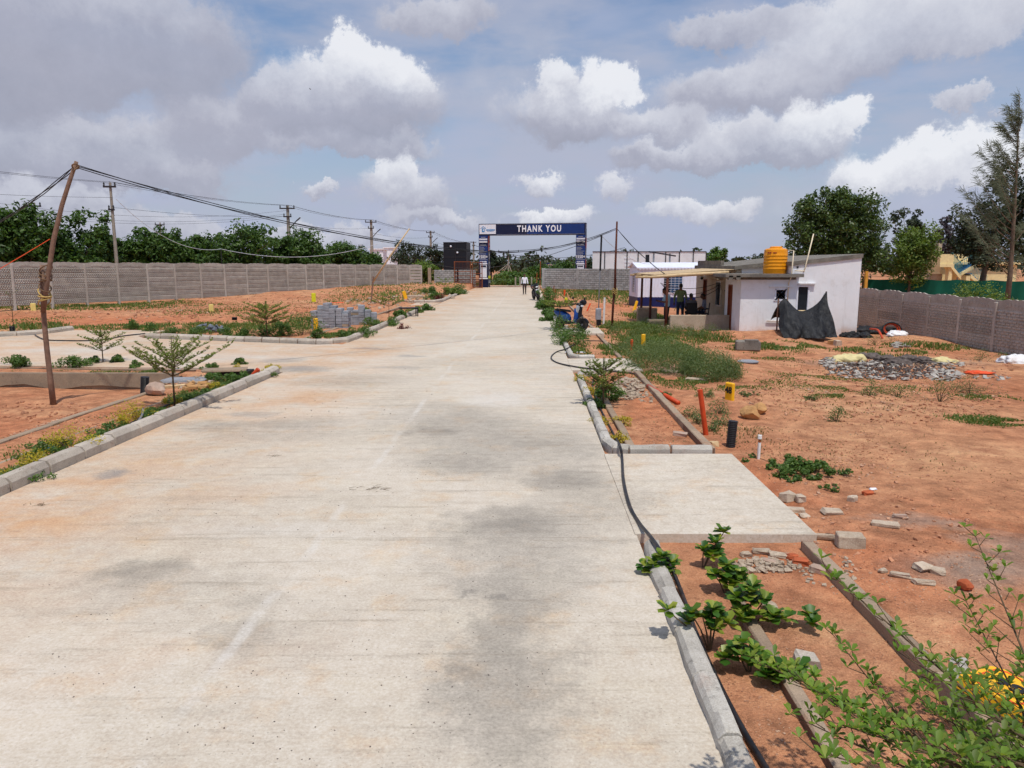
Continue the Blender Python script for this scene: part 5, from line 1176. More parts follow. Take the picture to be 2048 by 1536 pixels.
# ---------------------------------------------------------------- grass as stuff
def grass(name, patches, mname, label, wmul=1.):
    P = []; Hh = []
    for (u, v, ru, rv, n, h) in patches:
        c = site(u, v); ry = abs(site(u, v-rv).y-site(u, v+rv).y)/2; rx_ = ru*c.y/FPX
        for _ in range(n):
            a = random.uniform(0, 6.28); r = sqrt(random.random())*(1 if random.random() < .8 else 1.25)
            P.append((c.x+cos(a)*r*rx_, c.y+sin(a)*r*ry)); Hh.append(h*random.uniform(.4, 1.1)*(1.1-.6*min(1, r)))
    P = np.array(P); Hh = np.array(Hh); xr_ = P[:, 0]-SL*P[:, 1]; keep = (vnoise(P[:, 0]*1.0+31, P[:, 1], .55) > .33) & ~((xr_ > -6.05) & (xr_ < 1.05) & (P[:, 1] < 91)) & ~((xr_ < -6.05) & (P[:, 1] > 18.5) & (P[:, 1] < 24.3-.3*(P[:, 0]+5.6))) & ~((xr_ > 1.0) & (xr_ < 2.8) & ((np.abs(P[:, 1]-8.5) < 1.6) | (np.abs(P[:, 1]-19.4) < 1.2) | (np.abs(P[:, 1]-29.35) < 1.3))); P = P[keep]; Hh = Hh[keep]; n = len(P)
    Z = gz(P[:, 0], P[:, 1]); B = np.stack([P[:, 0], P[:, 1], Z-.01], 1); a = RNG.uniform(0, 6.28, n); wd = (.006+.00045*P[:, 1])*wmul*RNG.uniform(.7, 1.3, n)
    S_ = np.stack([np.cos(a), np.sin(a), 0*a], 1)*wd[:, None]; ld = RNG.normal(0, .5, (n, 3)); ld[:, 2] = 0
    T = B+np.stack([0*a, 0*a, Hh], 1)+ld*Hh[:, None]; M_ = B*.45+T*.55+np.stack([0*a, 0*a, Hh*.12], 1)-ld*Hh[:, None]*.2
    V = np.stack([B-S_, B+S_, M_+S_*.75, M_-S_*.75, T], 1).reshape(-1, 3); i = np.arange(n)*5
    F4 = np.stack([i, i+1, i+2, i+3], 1); F3 = np.stack([i+3, i+2, i+4], 1)
    me = bpy.data.meshes.new(name); me.from_pydata(V.tolist(), [], F4.tolist()+F3.tolist()); me.materials.append(MATS[mname])
    return tag(place(name, me), label, 'grass', kind='stuff')
GP = [(1310, 690, 70, 22, 5200, .28), (1255, 655, 60, 18, 2600, .22), (1400, 765, 90, 14, 2200, .07), (1330, 750, 60, 10, 1200, .1), (1400, 672, 70, 10, 1800, .2), (1530, 690, 80, 6, 1400, .12), (1580, 683, 60, 6, 1100, .14), (1470, 682, 40, 6, 500, .14),
      (1250, 590, 110, 14, 4200, .35), (1190, 578, 80, 8, 2000, .4), (1290, 630, 40, 8, 900, .35), (1130, 585, 40, 8, 700, .3), (1330, 640, 40, 14, 1500, .3), (1290, 655, 45, 12, 1500, .3),
      (1720, 770, 70, 8, 900, .06), (1670, 785, 50, 4, 500, .06), (1600, 745, 60, 10, 700, .06), (1690, 745, 80, 8, 900, .05), (1980, 830, 90, 12, 1700, .08), (1760, 690, 90, 8, 1300, .16), (1560, 760, 60, 10, 400, .06), (1980, 780, 80, 10, 700, .08), (1850, 680, 90, 6, 900, .18),
      (150, 615, 200, 6, 3200, .2), (60, 640, 80, 10, 600, .1), (300, 610, 150, 5, 1800, .16), (420, 625, 90, 7, 1000, .12), (350, 655, 250, 8, 3200, .2), (560, 652, 110, 8, 1600, .2), (620, 640, 60, 6, 600, .15), (780, 590, 110, 10, 2200, .22), (850, 575, 70, 6, 900, .3), (700, 600, 80, 8, 700, .14), (500, 620, 200, 14, 900, .1), (60, 655, 60, 8, 900, .3), (330, 742, 50, 4, 500, .12), (170, 742, 200, 3, 900, .06),
      (215, 875, 60, 14, 700, .12), (150, 895, 40, 10, 400, .14), (410, 790, 70, 12, 900, .09), (470, 770, 60, 12, 900, .1), (60, 940, 50, 10, 300, .1), (1205, 790, 30, 12, 250, .06), (1180, 840, 20, 10, 200, .08), (1140, 705, 40, 8, 500, .15), (1255, 822, 14, 4, 120, .06),
      (95, 915, 70, 12, 500, .12), (40, 950, 50, 12, 450, .12), (170, 890, 50, 10, 500, .12), (250, 862, 50, 10, 500, .11), (320, 828, 46, 8, 500, .11), (385, 798, 44, 8, 700, .11), (445, 775, 44, 8, 800, .11), (505, 755, 36, 6, 600, .11), (430, 772, 70, 8, 900, .10), (90, 900, 90, 16, 300, .06), (230, 835, 60, 14, 160, .05),
      (700, 672, 60, 4, 700, .2), (770, 648, 50, 6, 600, .2), (840, 620, 40, 5, 500, .2), (1100, 640, 14, 12, 400, .2), (1090, 615, 14, 10, 400, .25), (1150, 700, 34, 10, 600, .15), (1170, 775, 16, 14, 260, .08), (1215, 865, 18, 14, 200, .06), (1225, 700, 30, 14, 700, .2), (1500, 770, 60, 8, 350, .06), (1640, 770, 60, 8, 400, .05), (1850, 760, 90, 8, 500, .07), (1560, 705, 60, 4, 400, .08),
      (1010, 570.6, 130, 1.2, 1800, .6), (890, 572, 45, 3, 500, .5)]
grass('grass', GP, 'grass', 'patchy short green grass over the earth')
grass('dry_grass', [(1700, 800, 250, 40, 1200, .05), (1580, 880, 120, 40, 500, .05), (1480, 850, 60, 20, 300, .08), (120, 850, 120, 20, 250, .05), (500, 610, 350, 18, 2400, .08), (1850, 900, 180, 60, 500, .04), (1750, 720, 200, 20, 700, .08), (1620, 930, 110, 26, 260, .06), (1330, 850, 60, 50, 160, .04)], 'dry_grass', 'thin dry grass scattered on the earth')
# the tall feathery weed bed in front of the house
Pc = []; Rc = []
for (u, v, ru, rv, n, h) in ((1340, 735, 95, 14, 150, .68), (1420, 748, 58, 12, 110, .62), (1285, 705, 50, 18, 60, .5), (1260, 660, 50, 12, 40, .4), (1315, 655, 40, 12, 40, .4), (1450, 745, 25, 8, 16, .4), (1400, 668, 60, 6, 30, .35)):
    c = site(u, v); ry = abs(site(u, v-rv).y-site(u, v+rv).y)/2
    for _ in range(n):
        a = random.uniform(0, 6.28); r = sqrt(random.random()); x, y = c.x+cos(a)*r*ru*c.y/FPX, c.y+sin(a)*r*ry
        for z in np.linspace(.06, h*random.uniform(.5, 1)*(1.1-.5*r), 3): Pc.append((x+random.gauss(0, .06), y+random.gauss(0, .06), gzz(x, y)+z)); Rc.append(random.uniform(.10, .2))
P, N = clump_cloud(np.array(Pc), np.array(Rc), 34); V, F = leaf_quads(P, N, .055, .016)
tag(place('weeds', np_mesh('weeds', V, F, MATS['leaf_weed'])), 'tall feathery weeds massed in front of the white house', 'weeds', kind='stuff')
# ------------------------------------------------------------------ poles and wires
def sag(a, b, s_, n=14):
    a = Vector(a); b = Vector(b); return [a.lerp(b, t)-Vector((0, 0, 4*s_*t*(1-t))) for t in np.linspace(0, 1, n)]
def power_pole(base, h, label, r=.15, arms=((.25, .9), (1.05, .45)), lamp=False):
    o = empty('power_pole', base, 0, label, 'pole')
    m_ = MB(); m_.tube([(0, 0, -.4), (0, 0, h*.5), (0, 0, h)], [r*1.15, r, r*.72], 8); m_.obj('shaft', MATS['cement_pole'], o, smooth=40)
    for (dz, w_) in arms:
        m_ = MB(); m_.box((0, -r, h-dz), (2*w_, .10, .12)); arm = m_.obj('cross_arm', MATS['steel_dark'], o)
        for x in ((-w_+.06, 0.0, w_-.06) if w_ > .6 else (-w_+.06, w_-.06)): k = MB(); k.lathe([(.03, 0), (.07, .05), (.04, .1), (.07, .15), (.03, .26)], (x, -r, h-dz+.05), 8); k.obj('insulator', MATS['print_black'], arm)
    if lamp: m_ = MB(); m_.tube([(0, 0, h-2.4), (.9, -.2, h-1.5)], .05, 6); m_.box((1.1, -.22, h-1.35), (.5, .16, .1), ry_=-.7); m_.obj('lamp_arm', MATS['steel_dark'], o)
    return o
PP = [(-330, 300, 42), (220, 365, 55), (575, 411, 77), (742, 440, 103), (861, 462, 138), (947, 483, 204)]
PT = []
for i, (u, v, Y) in enumerate(PP):
    t_ = at_depth(u, v, Y); PT.append(t_)
    lab = ['weathered power pole out past the side road crossing', 'tall slim power pole rising above the trees beside the leaning timber pole', 'power pole with a double cross arm behind the slate and paver piles', 'power pole behind the slanting bamboo prop', 'power pole with a lamp arm just before the black clad building', 'far power pole showing between the black building and the arch'][i]
    power_pole((t_.x, Y, 0), t_.z, lab, .12 if i < 2 else .16+.02*i, lamp=i in (2, 3, 4), arms=((.3, .45), (1.9, .22)) if i < 2 else ((.3, .75), (1.1, .4)))
for k, (dx, dz, lab) in enumerate(((-.4, .0, 'overhead power line on the outer pin of the cross arms'), (0, .05, 'overhead power line on the middle pin of the cross arms'), (.4, .0, 'overhead power line on the inner pin of the cross arms'), (.2, -1.75, 'lower single overhead power line on the short arms'))):
    m_ = MB()
    for a, b in zip(PT, PT[1:]): m_.tube(sag(a+Vector((dx, -.15, dz)), b+Vector((dx, -.15, dz*.6)), .012*(b-a).length), .007+.00006*a.y, 4)
    tag(m_.obj('power_line', MATS['wire']), lab, 'power line', 'overhead power lines')
for (u, v, Y, lab) in ((68, 405, 62, 'pole top poking above the bushy tree crown'), (320, 445, 95, 'small pole top above the wall trees')):
    t_ = at_depth(u, v, Y); power_pole((t_.x, Y, 0), t_.z, lab, .12, arms=((.3, .6),))
t_ = at_depth(722, 489, 95); power_pole((t_.x, 95, 0), t_.z, 'thin pole between the trees and the slanting bamboo prop', .09, arms=((.3, .3),))
t_ = at_depth(1017, 500, 112); gp = power_pole((t_.x, 112, 0), t_.z, 'guyed double power pole seen through the arch', .1, arms=((.3, 1.5), (.9, .8)))
for dx in (-2.4, -1.1, .7): m_ = MB(); m_.tube([(0, 0, t_.z-2), (dx*1.4, -.5, 0)], .06, 5); m_.obj('guy', MATS['cement_pole'], gp)
m_ = MB(); m_.tube(sag(at_depth(947, 490, 204), at_depth(1250, 495, 190), 3.), .05, 4); tag(m_.obj('power_line', MATS['wire']), 'distant power line crossing behind the arch', 'power line')
for k, (v0, v1) in enumerate(((412, 428), (418, 432), (398, 421))):
    m_ = MB(); m_.tube(sag(at_depth(-60, v0, 62), at_depth(572, v1, 80), 1.), .010, 4); tag(m_.obj('power_line', MATS['wire']), 'thin overhead line running behind the tree tops', 'power line', 'thin lines behind the tree tops')

# leaning timber pole with lashed stub
lb = gl(107, 808); LY = lb.y
def LP(u, v, dy=0): p = at_depth(u, v, LY+dy); return p
lp_ = empty('timber_pole', lb, 0, 'tall leaning timber pole lashed to a stub with rope', 'pole')
def rel(p): return tuple(Vector(p)-lb)
m_ = MB(); m_.tube([rel(LP(107, 812)), rel(LP(101, 760)), rel(LP(94, 700)), rel(LP(88, 640)), rel(LP(86, 590)), rel(LP(84, 530))], [.062, .056, .052, .05, .047, .043], 9); m_.obj('stub', MATS['timber'], lp_, smooth=True)
m_ = MB(); m_.tube([rel(LP(86, 625, -.1)), rel(LP(95, 560, -.1)), rel(LP(107, 480, -.08)), rel(LP(124, 410, -.05)), rel(LP(140, 360)), rel(LP(153, 323))], [.05, .049, .047, .044, .04, .036], 9); m_.obj('shaft', MATS['timber'], lp_, smooth=True)
for i, (u, v, mm, rr) in enumerate(((90, 598, 'rope', .12), (90, 592, 'rope', .125), (89, 604, 'rope', .12), (89, 586, 'rope', .115), (90, 575, 'old_rope', .115), (91, 562, 'old_rope', .115), (91, 548, 'old_rope', .12), (92, 538, 'old_rope', .12), (91, 555, 'old_rope', .12), (151, 333, 'old_rope', .065), (152, 337, 'old_rope', .06))):
    c = Vector(rel(LP(u, v, -.05))); a0 = random.uniform(0, 6); t1 = random.uniform(-.5, .5)
    m_ = MB(); m_.tube([c+Vector((cos(a)*rr*.95, sin(a)*rr, .06*sin(a+a0)+t1*rr*cos(a))) for a in np.linspace(0, 2*pi, 14)], .014, 5); m_.obj('rope_turn', MATS[mm], lp_)
tp_ = LP(152, 332)
m_ = MB(); m_.tube(sag(LP(100, 478, -.1), Vector((-14.6, 12.6, gzz(-14.6, 12.6))), .15), .008, 5); tag(m_.obj('guy_rope', MATS['orange_marker']), 'thin orange guy rope tied to the leaning timber pole', 'rope')

# right-hand rough pole, bundle of black cable between the poles and on to the porch
rb = gl(1223, 662); rt = at_depth(1234, 443, rb.y)
po = empty('timber_pole', rb, 0, 'thin rusty pole lashed with yellow rope at the grass edge', 'pole')
m_ = MB(); m_.tube([(0, 0, -.2), (.05, 0, 1.1), (.12, 0, 2.0)], [.045, .05, .05], 7); m_.obj('stub', MATS['rust_dark'], po, smooth=True)
q1 = rt-rb
m_ = MB(); m_.tube([(.10, -.06, 1.35), (q1.x*.75, -.05, q1.z*.6), tuple(q1)], [.05, .045, .035], 8); m_.obj('shaft', MATS['rust_dark'], po, smooth=True)
for z in (1.42, 1.5, 1.58): m_ = MB(); m_.tube([(.09+.1*cos(a), -.03+.1*sin(a), z+.06*sin(2*a)) for a in np.linspace(0, 2*pi, 12)], .014, 5); m_.obj('rope_turn', MATS['rope'], po)
cb_ = MB(); A = tp_; B = at_depth(1233, 457, rb.y)
def bundle(A, B, s_, peak, n=40, r=.0095, k=3, tw=.02):
    for j in range(k):
        pts = []
        for t in np.linspace(0, 1, n):
            p = A.lerp(B, t); d = s_*(1-abs((t-peak)/(peak if t < peak else 1-peak))**2)
            pts.append(p+Vector((0, tw*cos(7*t+2.1*j), -d+tw*1.6*sin(11*t+2.1*j))))
        cb_.tube(pts, r, 5)
bundle(A, B, 1.22, .60)
bundle(Vector((-14.2, 19.0, 3.1)), A, .25, .45, 16)
bundle(B, at_depth(1330, 548, 31.2), .12, .5, 12, k=2, tw=.012)
tag(cb_.obj('cable_bundle', MATS['wire']), 'sagging bundle of black cables strung from the leaning pole to the porch', 'cable')
# slim metal pole with a meter box
sb = gl(1196, 652); so_ = empty('meter_pole', sb, 0, 'slim galvanised pole carrying a grey meter box', 'pole')
st_ = at_depth(1203, 472, sb.y)-sb
m_ = MB(); m_.tube([(0, 0, -.1), (st_.x*.4, 0, st_.z*.5), tuple(st_)], [.028, .025, .02], 7); m_.obj('shaft', MATS['galv'], so_, smooth=True)
m_ = MB(); m_.tube([tuple(st_*.62), tuple(st_*1.01)], .04, 7); m_.obj('sleeve', MATS['print_black'], so_)
m_ = MB(); m_.bbox((0, -.06, .52), (.24, .16, .5), .02); m_.obj('box', MATS['paver'], so_); m_ = MB(); m_.bbox((.02, -.05, .16), (.2, .14, .24), .02); m_.obj('box', MATS['print_black'], so_)
m_ = MB(); m_.tube(sag(sb+st_, at_depth(820, 510, 60), 1.2), .012, 4); tag(m_.obj('cable', MATS['wire']), 'thin cable from the meter pole passing under the arch beam', 'cable')
m_ = MB(); m_.tube(sag(sb+st_, at_depth(1300, 528, 47), .3), .01, 4); tag(m_.obj('cable', MATS['wire_pale']), 'thin pale cable from the meter pole to the cabin roof', 'cable')
wp = gl(1207, 650); m_ = MB(); m_.tube([(0, 0, -.05), (.03, 0, 1.2)], .045, 9); tag(m_.obj('standpipe', MATS['pvc_white'], None, wp), 'plain white upright pipe beside the meter pole', 'pipe')
# bamboo prop and the pale wire
bb = gl(742, 606); bo = empty('bamboo_prop', bb, 0, 'long slanting bamboo pole tied to a short stake in the far plot', 'pole')
e1 = at_depth(746, 560, bb.y)-bb; e2 = at_depth(819, 457, bb.y)-bb
m_ = MB(); m_.tube([(0, 0, -.1), tuple(e1*.6), tuple(e1*1.15)], .05, 6); m_.obj('stake', MATS['timber'], bo)
m_ = MB(); m_.tube([tuple(e1*.9), tuple(e1.lerp(e2, .5)), tuple(e2)], [.06, .055, .04], 7); m_.obj('shaft', MATS['bamboo'], bo, smooth=True)
pr_ = gl(447, 596); ro_ = empty('wire_post', pr_, 0, 'thin rod set in a concrete block holding up the pale wire', 'post')
rz_ = at_depth(442, 498, pr_.y)-pr_
m_ = MB(); m_.tube([(0, 0, .2), tuple(rz_)], .025, 6); m_.obj('rod', MATS['steel_dark'], ro_)
m_ = MB(); m_.box((0, 0, .22), (.55, .5, .36), top=.55); m_.box((0, 0, .43), (.7, .55, .08)); m_.obj('footing', MATS['rubble'], ro_)
m_ = MB(); a = at_depth(232, 398, 52); b = pr_+rz_; c = at_depth(770, 483, 62)
m_.tube(sag(a, b, 1.1, 20), .018, 5); m_.tube(sag(b, c, .9, 20), .018, 5); tag(m_.obj('wire', MATS['wire_pale']), 'pale slack wire hanging in front of the wall trees', 'wire')

# ------------------------------------------------------------------ hoses and pipes
def gpath(px, z=.02, r=.0):
    out = []
    for (u, v, *h) in px:
        p = site(u, v); zz = max(gzz(p.x, p.y), 0. if (-5.9 < p.x-SL*p.y < 1.0) else -9)
        if 6.95 < p.y < 10.05 and 1.0 < p.x-SL*p.y < 2.8: zz = .012
        if 18.25 < p.y < 20.55 and 1.0 < p.x-SL*p.y < 2.8: zz = .012
        if p.x < -6.2 and 18.6 < p.y < 30: zz = max(zz, 0)
        if h: zz = max(zz, h[0])
        p = site(u, v, zz+z); out.append(p)
    return out
def smooth_path(P, n=6):
    P = [Vector(p) for p in P]; out = []
    for i in range(len(P)-1):
        p0 = P[max(i-1, 0)]; p1 = P[i]; p2 = P[i+1]; p3 = P[min(i+2, len(P)-1)]
        for k in range(n):
            t = k/n; out.append(.5*((2*p1)+(p2-p0)*t+(2*p0-5*p1+4*p2-p3)*t*t+(3*p1-p0-3*p2+p3)*t**3))
    return out+[P[-1]]
m_ = MB(); m_.tube(smooth_path(gpath([(1565, 1590), (1532, 1536), (1478, 1445), (1432, 1355), (1392, 1265), (1365, 1190), (1340, 1130, .06), (1320, 1100, .12), (1300, 1072, .09), (1278, 1045), (1259, 1010), (1247, 960), (1244, 915), (1240, 893, .11), (1228, 870), (1206, 828), (1194, 800), (1185, 770), (1190, 752)])), .0185, 8)
tag(m_.obj('hose', MATS['hose'], smooth=True), 'long black water hose snaking from the near bed along the driveway', 'hose')
m_ = MB(); m_.tube(smooth_path(gpath([(1300, 765), (1270, 748), (1240, 744), (1200, 739), (1160, 735), (1120, 727), (1104, 719), (1104, 711), (1115, 703), (1132, 698, .11), (1150, 688)])), .02, 8); tag(m_.obj('hose', MATS['hose'], smooth=True), 'black hose looping out over the second driveway', 'hose')
m_ = MB(); m_.tube(smooth_path(gpath([(1160, 682), (1200, 682), (1230, 690), (1250, 697)], .05)), .015, 6); tag(m_.obj('hose', MATS['hose'], smooth=True), 'thin black hose crossing the bed beyond the dense shrub', 'hose')
m_ = MB(); m_.tube(smooth_path(gpath([(-40, 1000), (0, 974), (60, 946), (120, 916), (175, 890), (250, 852), (330, 812), (400, 786), (470, 762), (540, 742)], .03)), .016, 7); tag(m_.obj('hose', MATS['hose'], smooth=True), 'black drip hose lying behind the left kerb stones', 'hose')
m_ = MB(); m_.tube(smooth_path(gpath([(70, 670), (90, 679), (130, 681), (180, 681), (215, 678), (245, 672), (290, 667)], .03)), .022, 6); tag(m_.obj('cable', MATS['hose'], smooth=True), 'thick black cable lying across the side road', 'cable')
m_ = MB(); m_.tube(smooth_path([gl(287, 830)+Vector((0, 0, .10)), gl(284, 842)+Vector((0, 0, .08)), gl(270, 852)+Vector((0, 0, .03)), gl(240, 862)+Vector((0, 0, .03))]), .02, 7); tag(m_.obj('pipe_end', MATS['galv'], smooth=True), 'grey bent hose end under the fullest golden shrub', 'hose')
m_ = MB(); p = gl(92, 902); m_.tube([(0, 0, .03), (.12, .05, .04)], .022, 8); tag(m_.obj('pipe_joint', MATS['print_cyan'], None, p), 'small blue pipe joint lying by the golden shrubs', 'joint')
def upright(name, u, v, u2, v2, r, mname, label, cat='pipe', n=10):
    b = gl(u, v); t = at_depth(u2, v2, b.y)-b; m_ = MB(); e = t.normalized()
    L_ = t.length; m_.tube([tuple(-e*.12), tuple(t), tuple(t-e*.001)], [r, r, r*.82], n, cap=False); m_.tube([tuple(t-e*.001), tuple(t-e*.12)], [r*.82, r*.82], n)
    return tag(m_.obj(name, MATS[mname], None, b, smooth=40), label, cat)
upright('orange_pipe', 1412, 868, 1400, 779, .042, 'pvc_orange', 'upright orange drain pipe standing in the earth beside the bed')
m_ = MB(); P = gpath([(1296, 772), (1325, 788), (1357, 806)], .05); m_.tube(P, .045, 10); tag(m_.obj('orange_pipe', MATS['pvc_orange'], smooth=True), 'orange pipe lying half buried behind the edging', 'pipe')
def corrugated(u, v, u2, v2, r, label):
    b = gl(u, v); t = at_depth(u2, v2, b.y)-b; n = 34; pts = []; rr = []
    for i in range(n): pts.append(tuple(t*(i/(n-1))-t*.1)); rr.append(r*(1 if i % 2 else .9))
    m_ = MB(); m_.tube(pts, rr, 14); o = m_.obj('corrugated_pipe', MATS['pipe_black'], None, b); return tag(o, label, 'pipe')
corrugated(1461, 890, 1467, 836, .072, 'black corrugated pipe stub sticking out of the earth by the white capped pipe')
corrugated(289, 786, 290, 750, .085, 'black corrugated pipe stub beside the pink boulder')
corrugated(25, 668, 24, 651, .1, 'dark pipe stub on the verge of the side road'); corrugated(469, 640, 469, 634, .12, 'short dark pipe stub out in the far plot')
b = gl(1517, 918); ro = empty('capped_pipe', b, 0, 'short white upright pipe with a white cap', 'pipe'); t = at_depth(1520, 872, b.y)-b
m_ = MB(); m_.tube([tuple(-t*.15), tuple(t*.72)], .021, 9); m_.obj('tube', MATS['pvc_white'], ro, smooth=40); m_ = MB(); m_.tube([tuple(t*.7), tuple(t*.92)], .018, 9); m_.obj('band', MATS['rust'], ro); m_ = MB(); m_.tube([tuple(t*.88), tuple(t*1.04)], .029, 9); m_.obj('cap', MATS['pvc_white'], ro, smooth=40)
upright('orange_pipe', 500, 757, 517, 738, .05, 'pvc_orange', 'short slanting orange pipe behind the tip of the kerb')

# ------------------------------------------------------------------ numbered markers
def marker(u, v, w_, h, t_, rz, mname, label, num=None, tilt=0., lean=0.):
    b = gl(u, v); o = empty('plot_marker', b, rz, label, 'marker'); m_ = MB(); m_.bbox((0, 0, h/2-.04), (w_, t_, h+.08), min(.02, t_*.3)); m_.obj('slab', MATS[mname], o)
    o.rotation_euler = (tilt, lean, rz)
    if num: flat_text(o, num, h*.52, 'print_black', (0, -t_/2-.004, h*.56), bold=.004)
    return o
marker(1459, 800, .22, .34, .07, radians(-62), 'yellow_marker', 'yellow plot marker numbered 48 standing in the earth', '48')
for (u, v, w_, h, rz, mm, lab, ln) in ((632, 660, .18, .46, .5, 'yellow_marker', 'yellow plot marker standing against the paver stacks', 0), (627, 590, .28, .6, .3, 'lime_marker', 'lime-yellow plot marker in the middle of the far plot', 0), (801, 573, .3, .6, .2, 'lime_marker', 'lime-yellow plot marker near the foot of the far wall', 0), (812, 597, .26, .6, .4, 'yellow_marker', 'leaning yellow plot marker by the far heap of planks', -.3),
        (67, 620, .26, .42, .2, 'pale_marker', 'pale yellow plot marker on the grass by the wall, beside the leaning pole', 0), (366, 600, .24, .4, .2, 'pale_marker', 'pale yellow plot marker at the wall near the wire rod', 0), (423, 624, .24, .42, .1, 'pale_marker', 'pale yellow plot marker above the slate pile', 0),
        (1286, 700, .14, .5, .8, 'yellow_marker', 'yellow plot marker deep in the feathery weeds', 0), (1132, 606, .2, .36, .3, 'lime_marker', 'lime plot marker on the bed past the scooter', 0), (1129, 592, .14, .5, .2, 'orange_marker', 'thin orange and yellow marker stake past the scooter', 0), (1268, 622, .16, .6, .5, 'yellow_marker', 'leaning yellow plot marker in front of the cabin', .35), (1174, 622, .07, .5, .4, 'orange_marker', 'slanting orange stake behind the scooter', .45), (1263, 700, .07, .34, .4, 'orange_marker', 'small orange stake in the weeds', 0)):
    marker(u, v, w_, h, .09, rz, mm, lab, lean=ln)
# the marker fallen by the near bed
b = site(2030, 1416, .02); o = empty('plot_marker', (b.x-.02, b.y+.05, .13), radians(-58), 'yellow plot marker numbered 49 with red border lying face up', 'marker'); o.rotation_euler = (radians(-10), radians(8), radians(-58))
m_ = MB(); m_.prism([(-.17, -.24), (.17, -.24), (.17, .17), (.11, .24), (-.11, .24), (-.17, .17)], -.09, 0.); m_.obj('slab', MATS['yellow_marker'], o)
m_ = MB(); E_ = [(-.135, -.2), (.135, -.2), (.135, .15), (.09, .2), (-.09, .2), (-.135, .15)]
for (a, c) in zip(E_, E_[1:]+E_[:1]): m_.tube([(a[0], a[1], .001), (c[0], c[1], .001)], .006, 4)
m_.obj('border_line', MATS['orange_marker'], o)
place('lettering', text_mesh('49', .19, 'print_black', 'lettering', .006, .95, .003), o, (0, .01, .004), (0, 0, radians(0)))

# ------------------------------------------------------------------ stones, rubble, bricks
plain('scrap', lin(168, 162, 154), .8, vary=.2, vscale=4, dirt=lin(120, 108, 98), dirtamt=.7, dscale=3)
plain('earth_clod', lin(176, 124, 94), .97, vary=.25, vscale=3, grain=.4, dirt=lin(196, 170, 146), dirtamt=.8, dscale=.8)
def rock(name, u, v, size, mname, label, cat='stone', seed=1, sink=.3, cuts=2, group=None, rz=None):
    b = gl(u, v); m_ = MB(); m_.stone((0, 0, size[2]*(1-sink)), size, seed, rough=.5, cuts=cuts, rz=rz); return tag(m_.obj(name, MATS[mname], None, b), label, cat, group)
rock('boulder', 1500, 838, (.20, .15, .14), 'boulder', 'yellowish boulder half buried in the earth', seed=3, cuts=3); rock('boulder', 1518, 830, (.16, .14, .12), 'boulder', 'darker lump of earth-caked rock leaning on the yellowish boulder', seed=5, cuts=3)
rock('boulder', 312, 790, (.24, .18, .17), 'granite', 'pinkish boulder beside the black pipe stub', seed=9, cuts=2)
rock('stone', 1540, 1222, (.085, .06, .05), 'rubble', 'round rough stone among the broad-leaved shrubs', seed=12, cuts=3)
rock('brick_lump', 1930, 1180, (.07, .055, .06), 'red_brick', 'orange-red brick lump lying on open earth', 'brick', seed=21)
def chunk(u, v, s_, rz, mname, label, tilt=0., roll=0., cat='block', seed=0, group=None, zo=0., name='concrete_chunk'):
    b = gl(u, v); r = random.Random(seed+u); m_ = MB(); m_.bbox((0, 0, 0), s_, .012)
    kx = [r.uniform(-.16, .16) for _ in range(6)]; m_.v = [(x*(1+kx[0]*(y > 0)+kx[1]*(z > 0))+r.uniform(-.01, .01), y*(1+kx[2]*(x > 0)+kx[3]*(z > 0))+r.uniform(-.01, .01), z*(1+kx[4]*(x > 0)+kx[5]*(y > 0))+r.uniform(-.006, .006)) for x, y, z in m_.v]
    o = m_.obj(name, MATS[mname], None, (b.x, b.y, b.z+s_[2]*.42+zo)); o.rotation_euler = (tilt, roll, rz); return tag(o, label, cat, group)
chunk(1665, 1026, (.22, .15, .05), -.1, 'rubble', 'flat pale concrete slab piece lying alone on the earth'); chunk(1770, 1052, (.26, .09, .05), -.35, 'rubble', 'long pale concrete strip on the earth beside gravel'); chunk(1700, 1092, (.25, .17, .13), -.2, 'rubble', 'thick broken block with brown flank beside the driveway corner')
chunk(1640, 1076, (.26, .14, .05), -.25, 'rubble', 'slab leaning on the thick broken block', tilt=-.3); chunk(1800, 1035, (.16, .07, .04), -.2, 'granite', 'brown stone sliver beyond the long strip')
chunk(1575, 1003, (.17, .13, .10), .5, 'rubble', 'rough concrete lump by the driveway edge'); chunk(1600, 1006, (.10, .09, .08), .2, 'rubble', 'small lump next to the rough concrete lump'); chunk(1590, 1022, (.20, .12, .04), -.3, 'rubble', 'thin broken slab by the driveway edge'); chunk(1608, 1034, (.1, .08, .04), .3, 'rubble', 'small chip at the driveway edge below the thin slab')
chunk(1705, 1000, (.10, .08, .07), .6, 'rubble', 'small grey stone near the red brick half'); chunk(1735, 990, (.12, .07, .05), .2, 'red_brick', 'half red brick lying on the earth', cat='brick', name='brick'); chunk(1747, 981, (.09, .05, .02), -.1, 'banner_white', 'white tile chip by the half red brick', cat='tile', name='tile')
chunk(1845, 1140, (.15, .11, .05), .3, 'rubble', 'grey lump beside the gravel patch'); chunk(1875, 1148, (.12, .08, .05), -.6, 'rubble', 'small pale block beside the gravel patch'); chunk(1800, 1155, (.18, .07, .04), -.5, 'rubble', 'narrow stone sliver on the earth'); chunk(1848, 1170, (.16, .07, .04), -.2, 'rubble', 'flat stone sliver below the pale block'); chunk(1765, 1145, (.08, .05, .04), .1, 'rubble', 'small whitish chip on the earth')
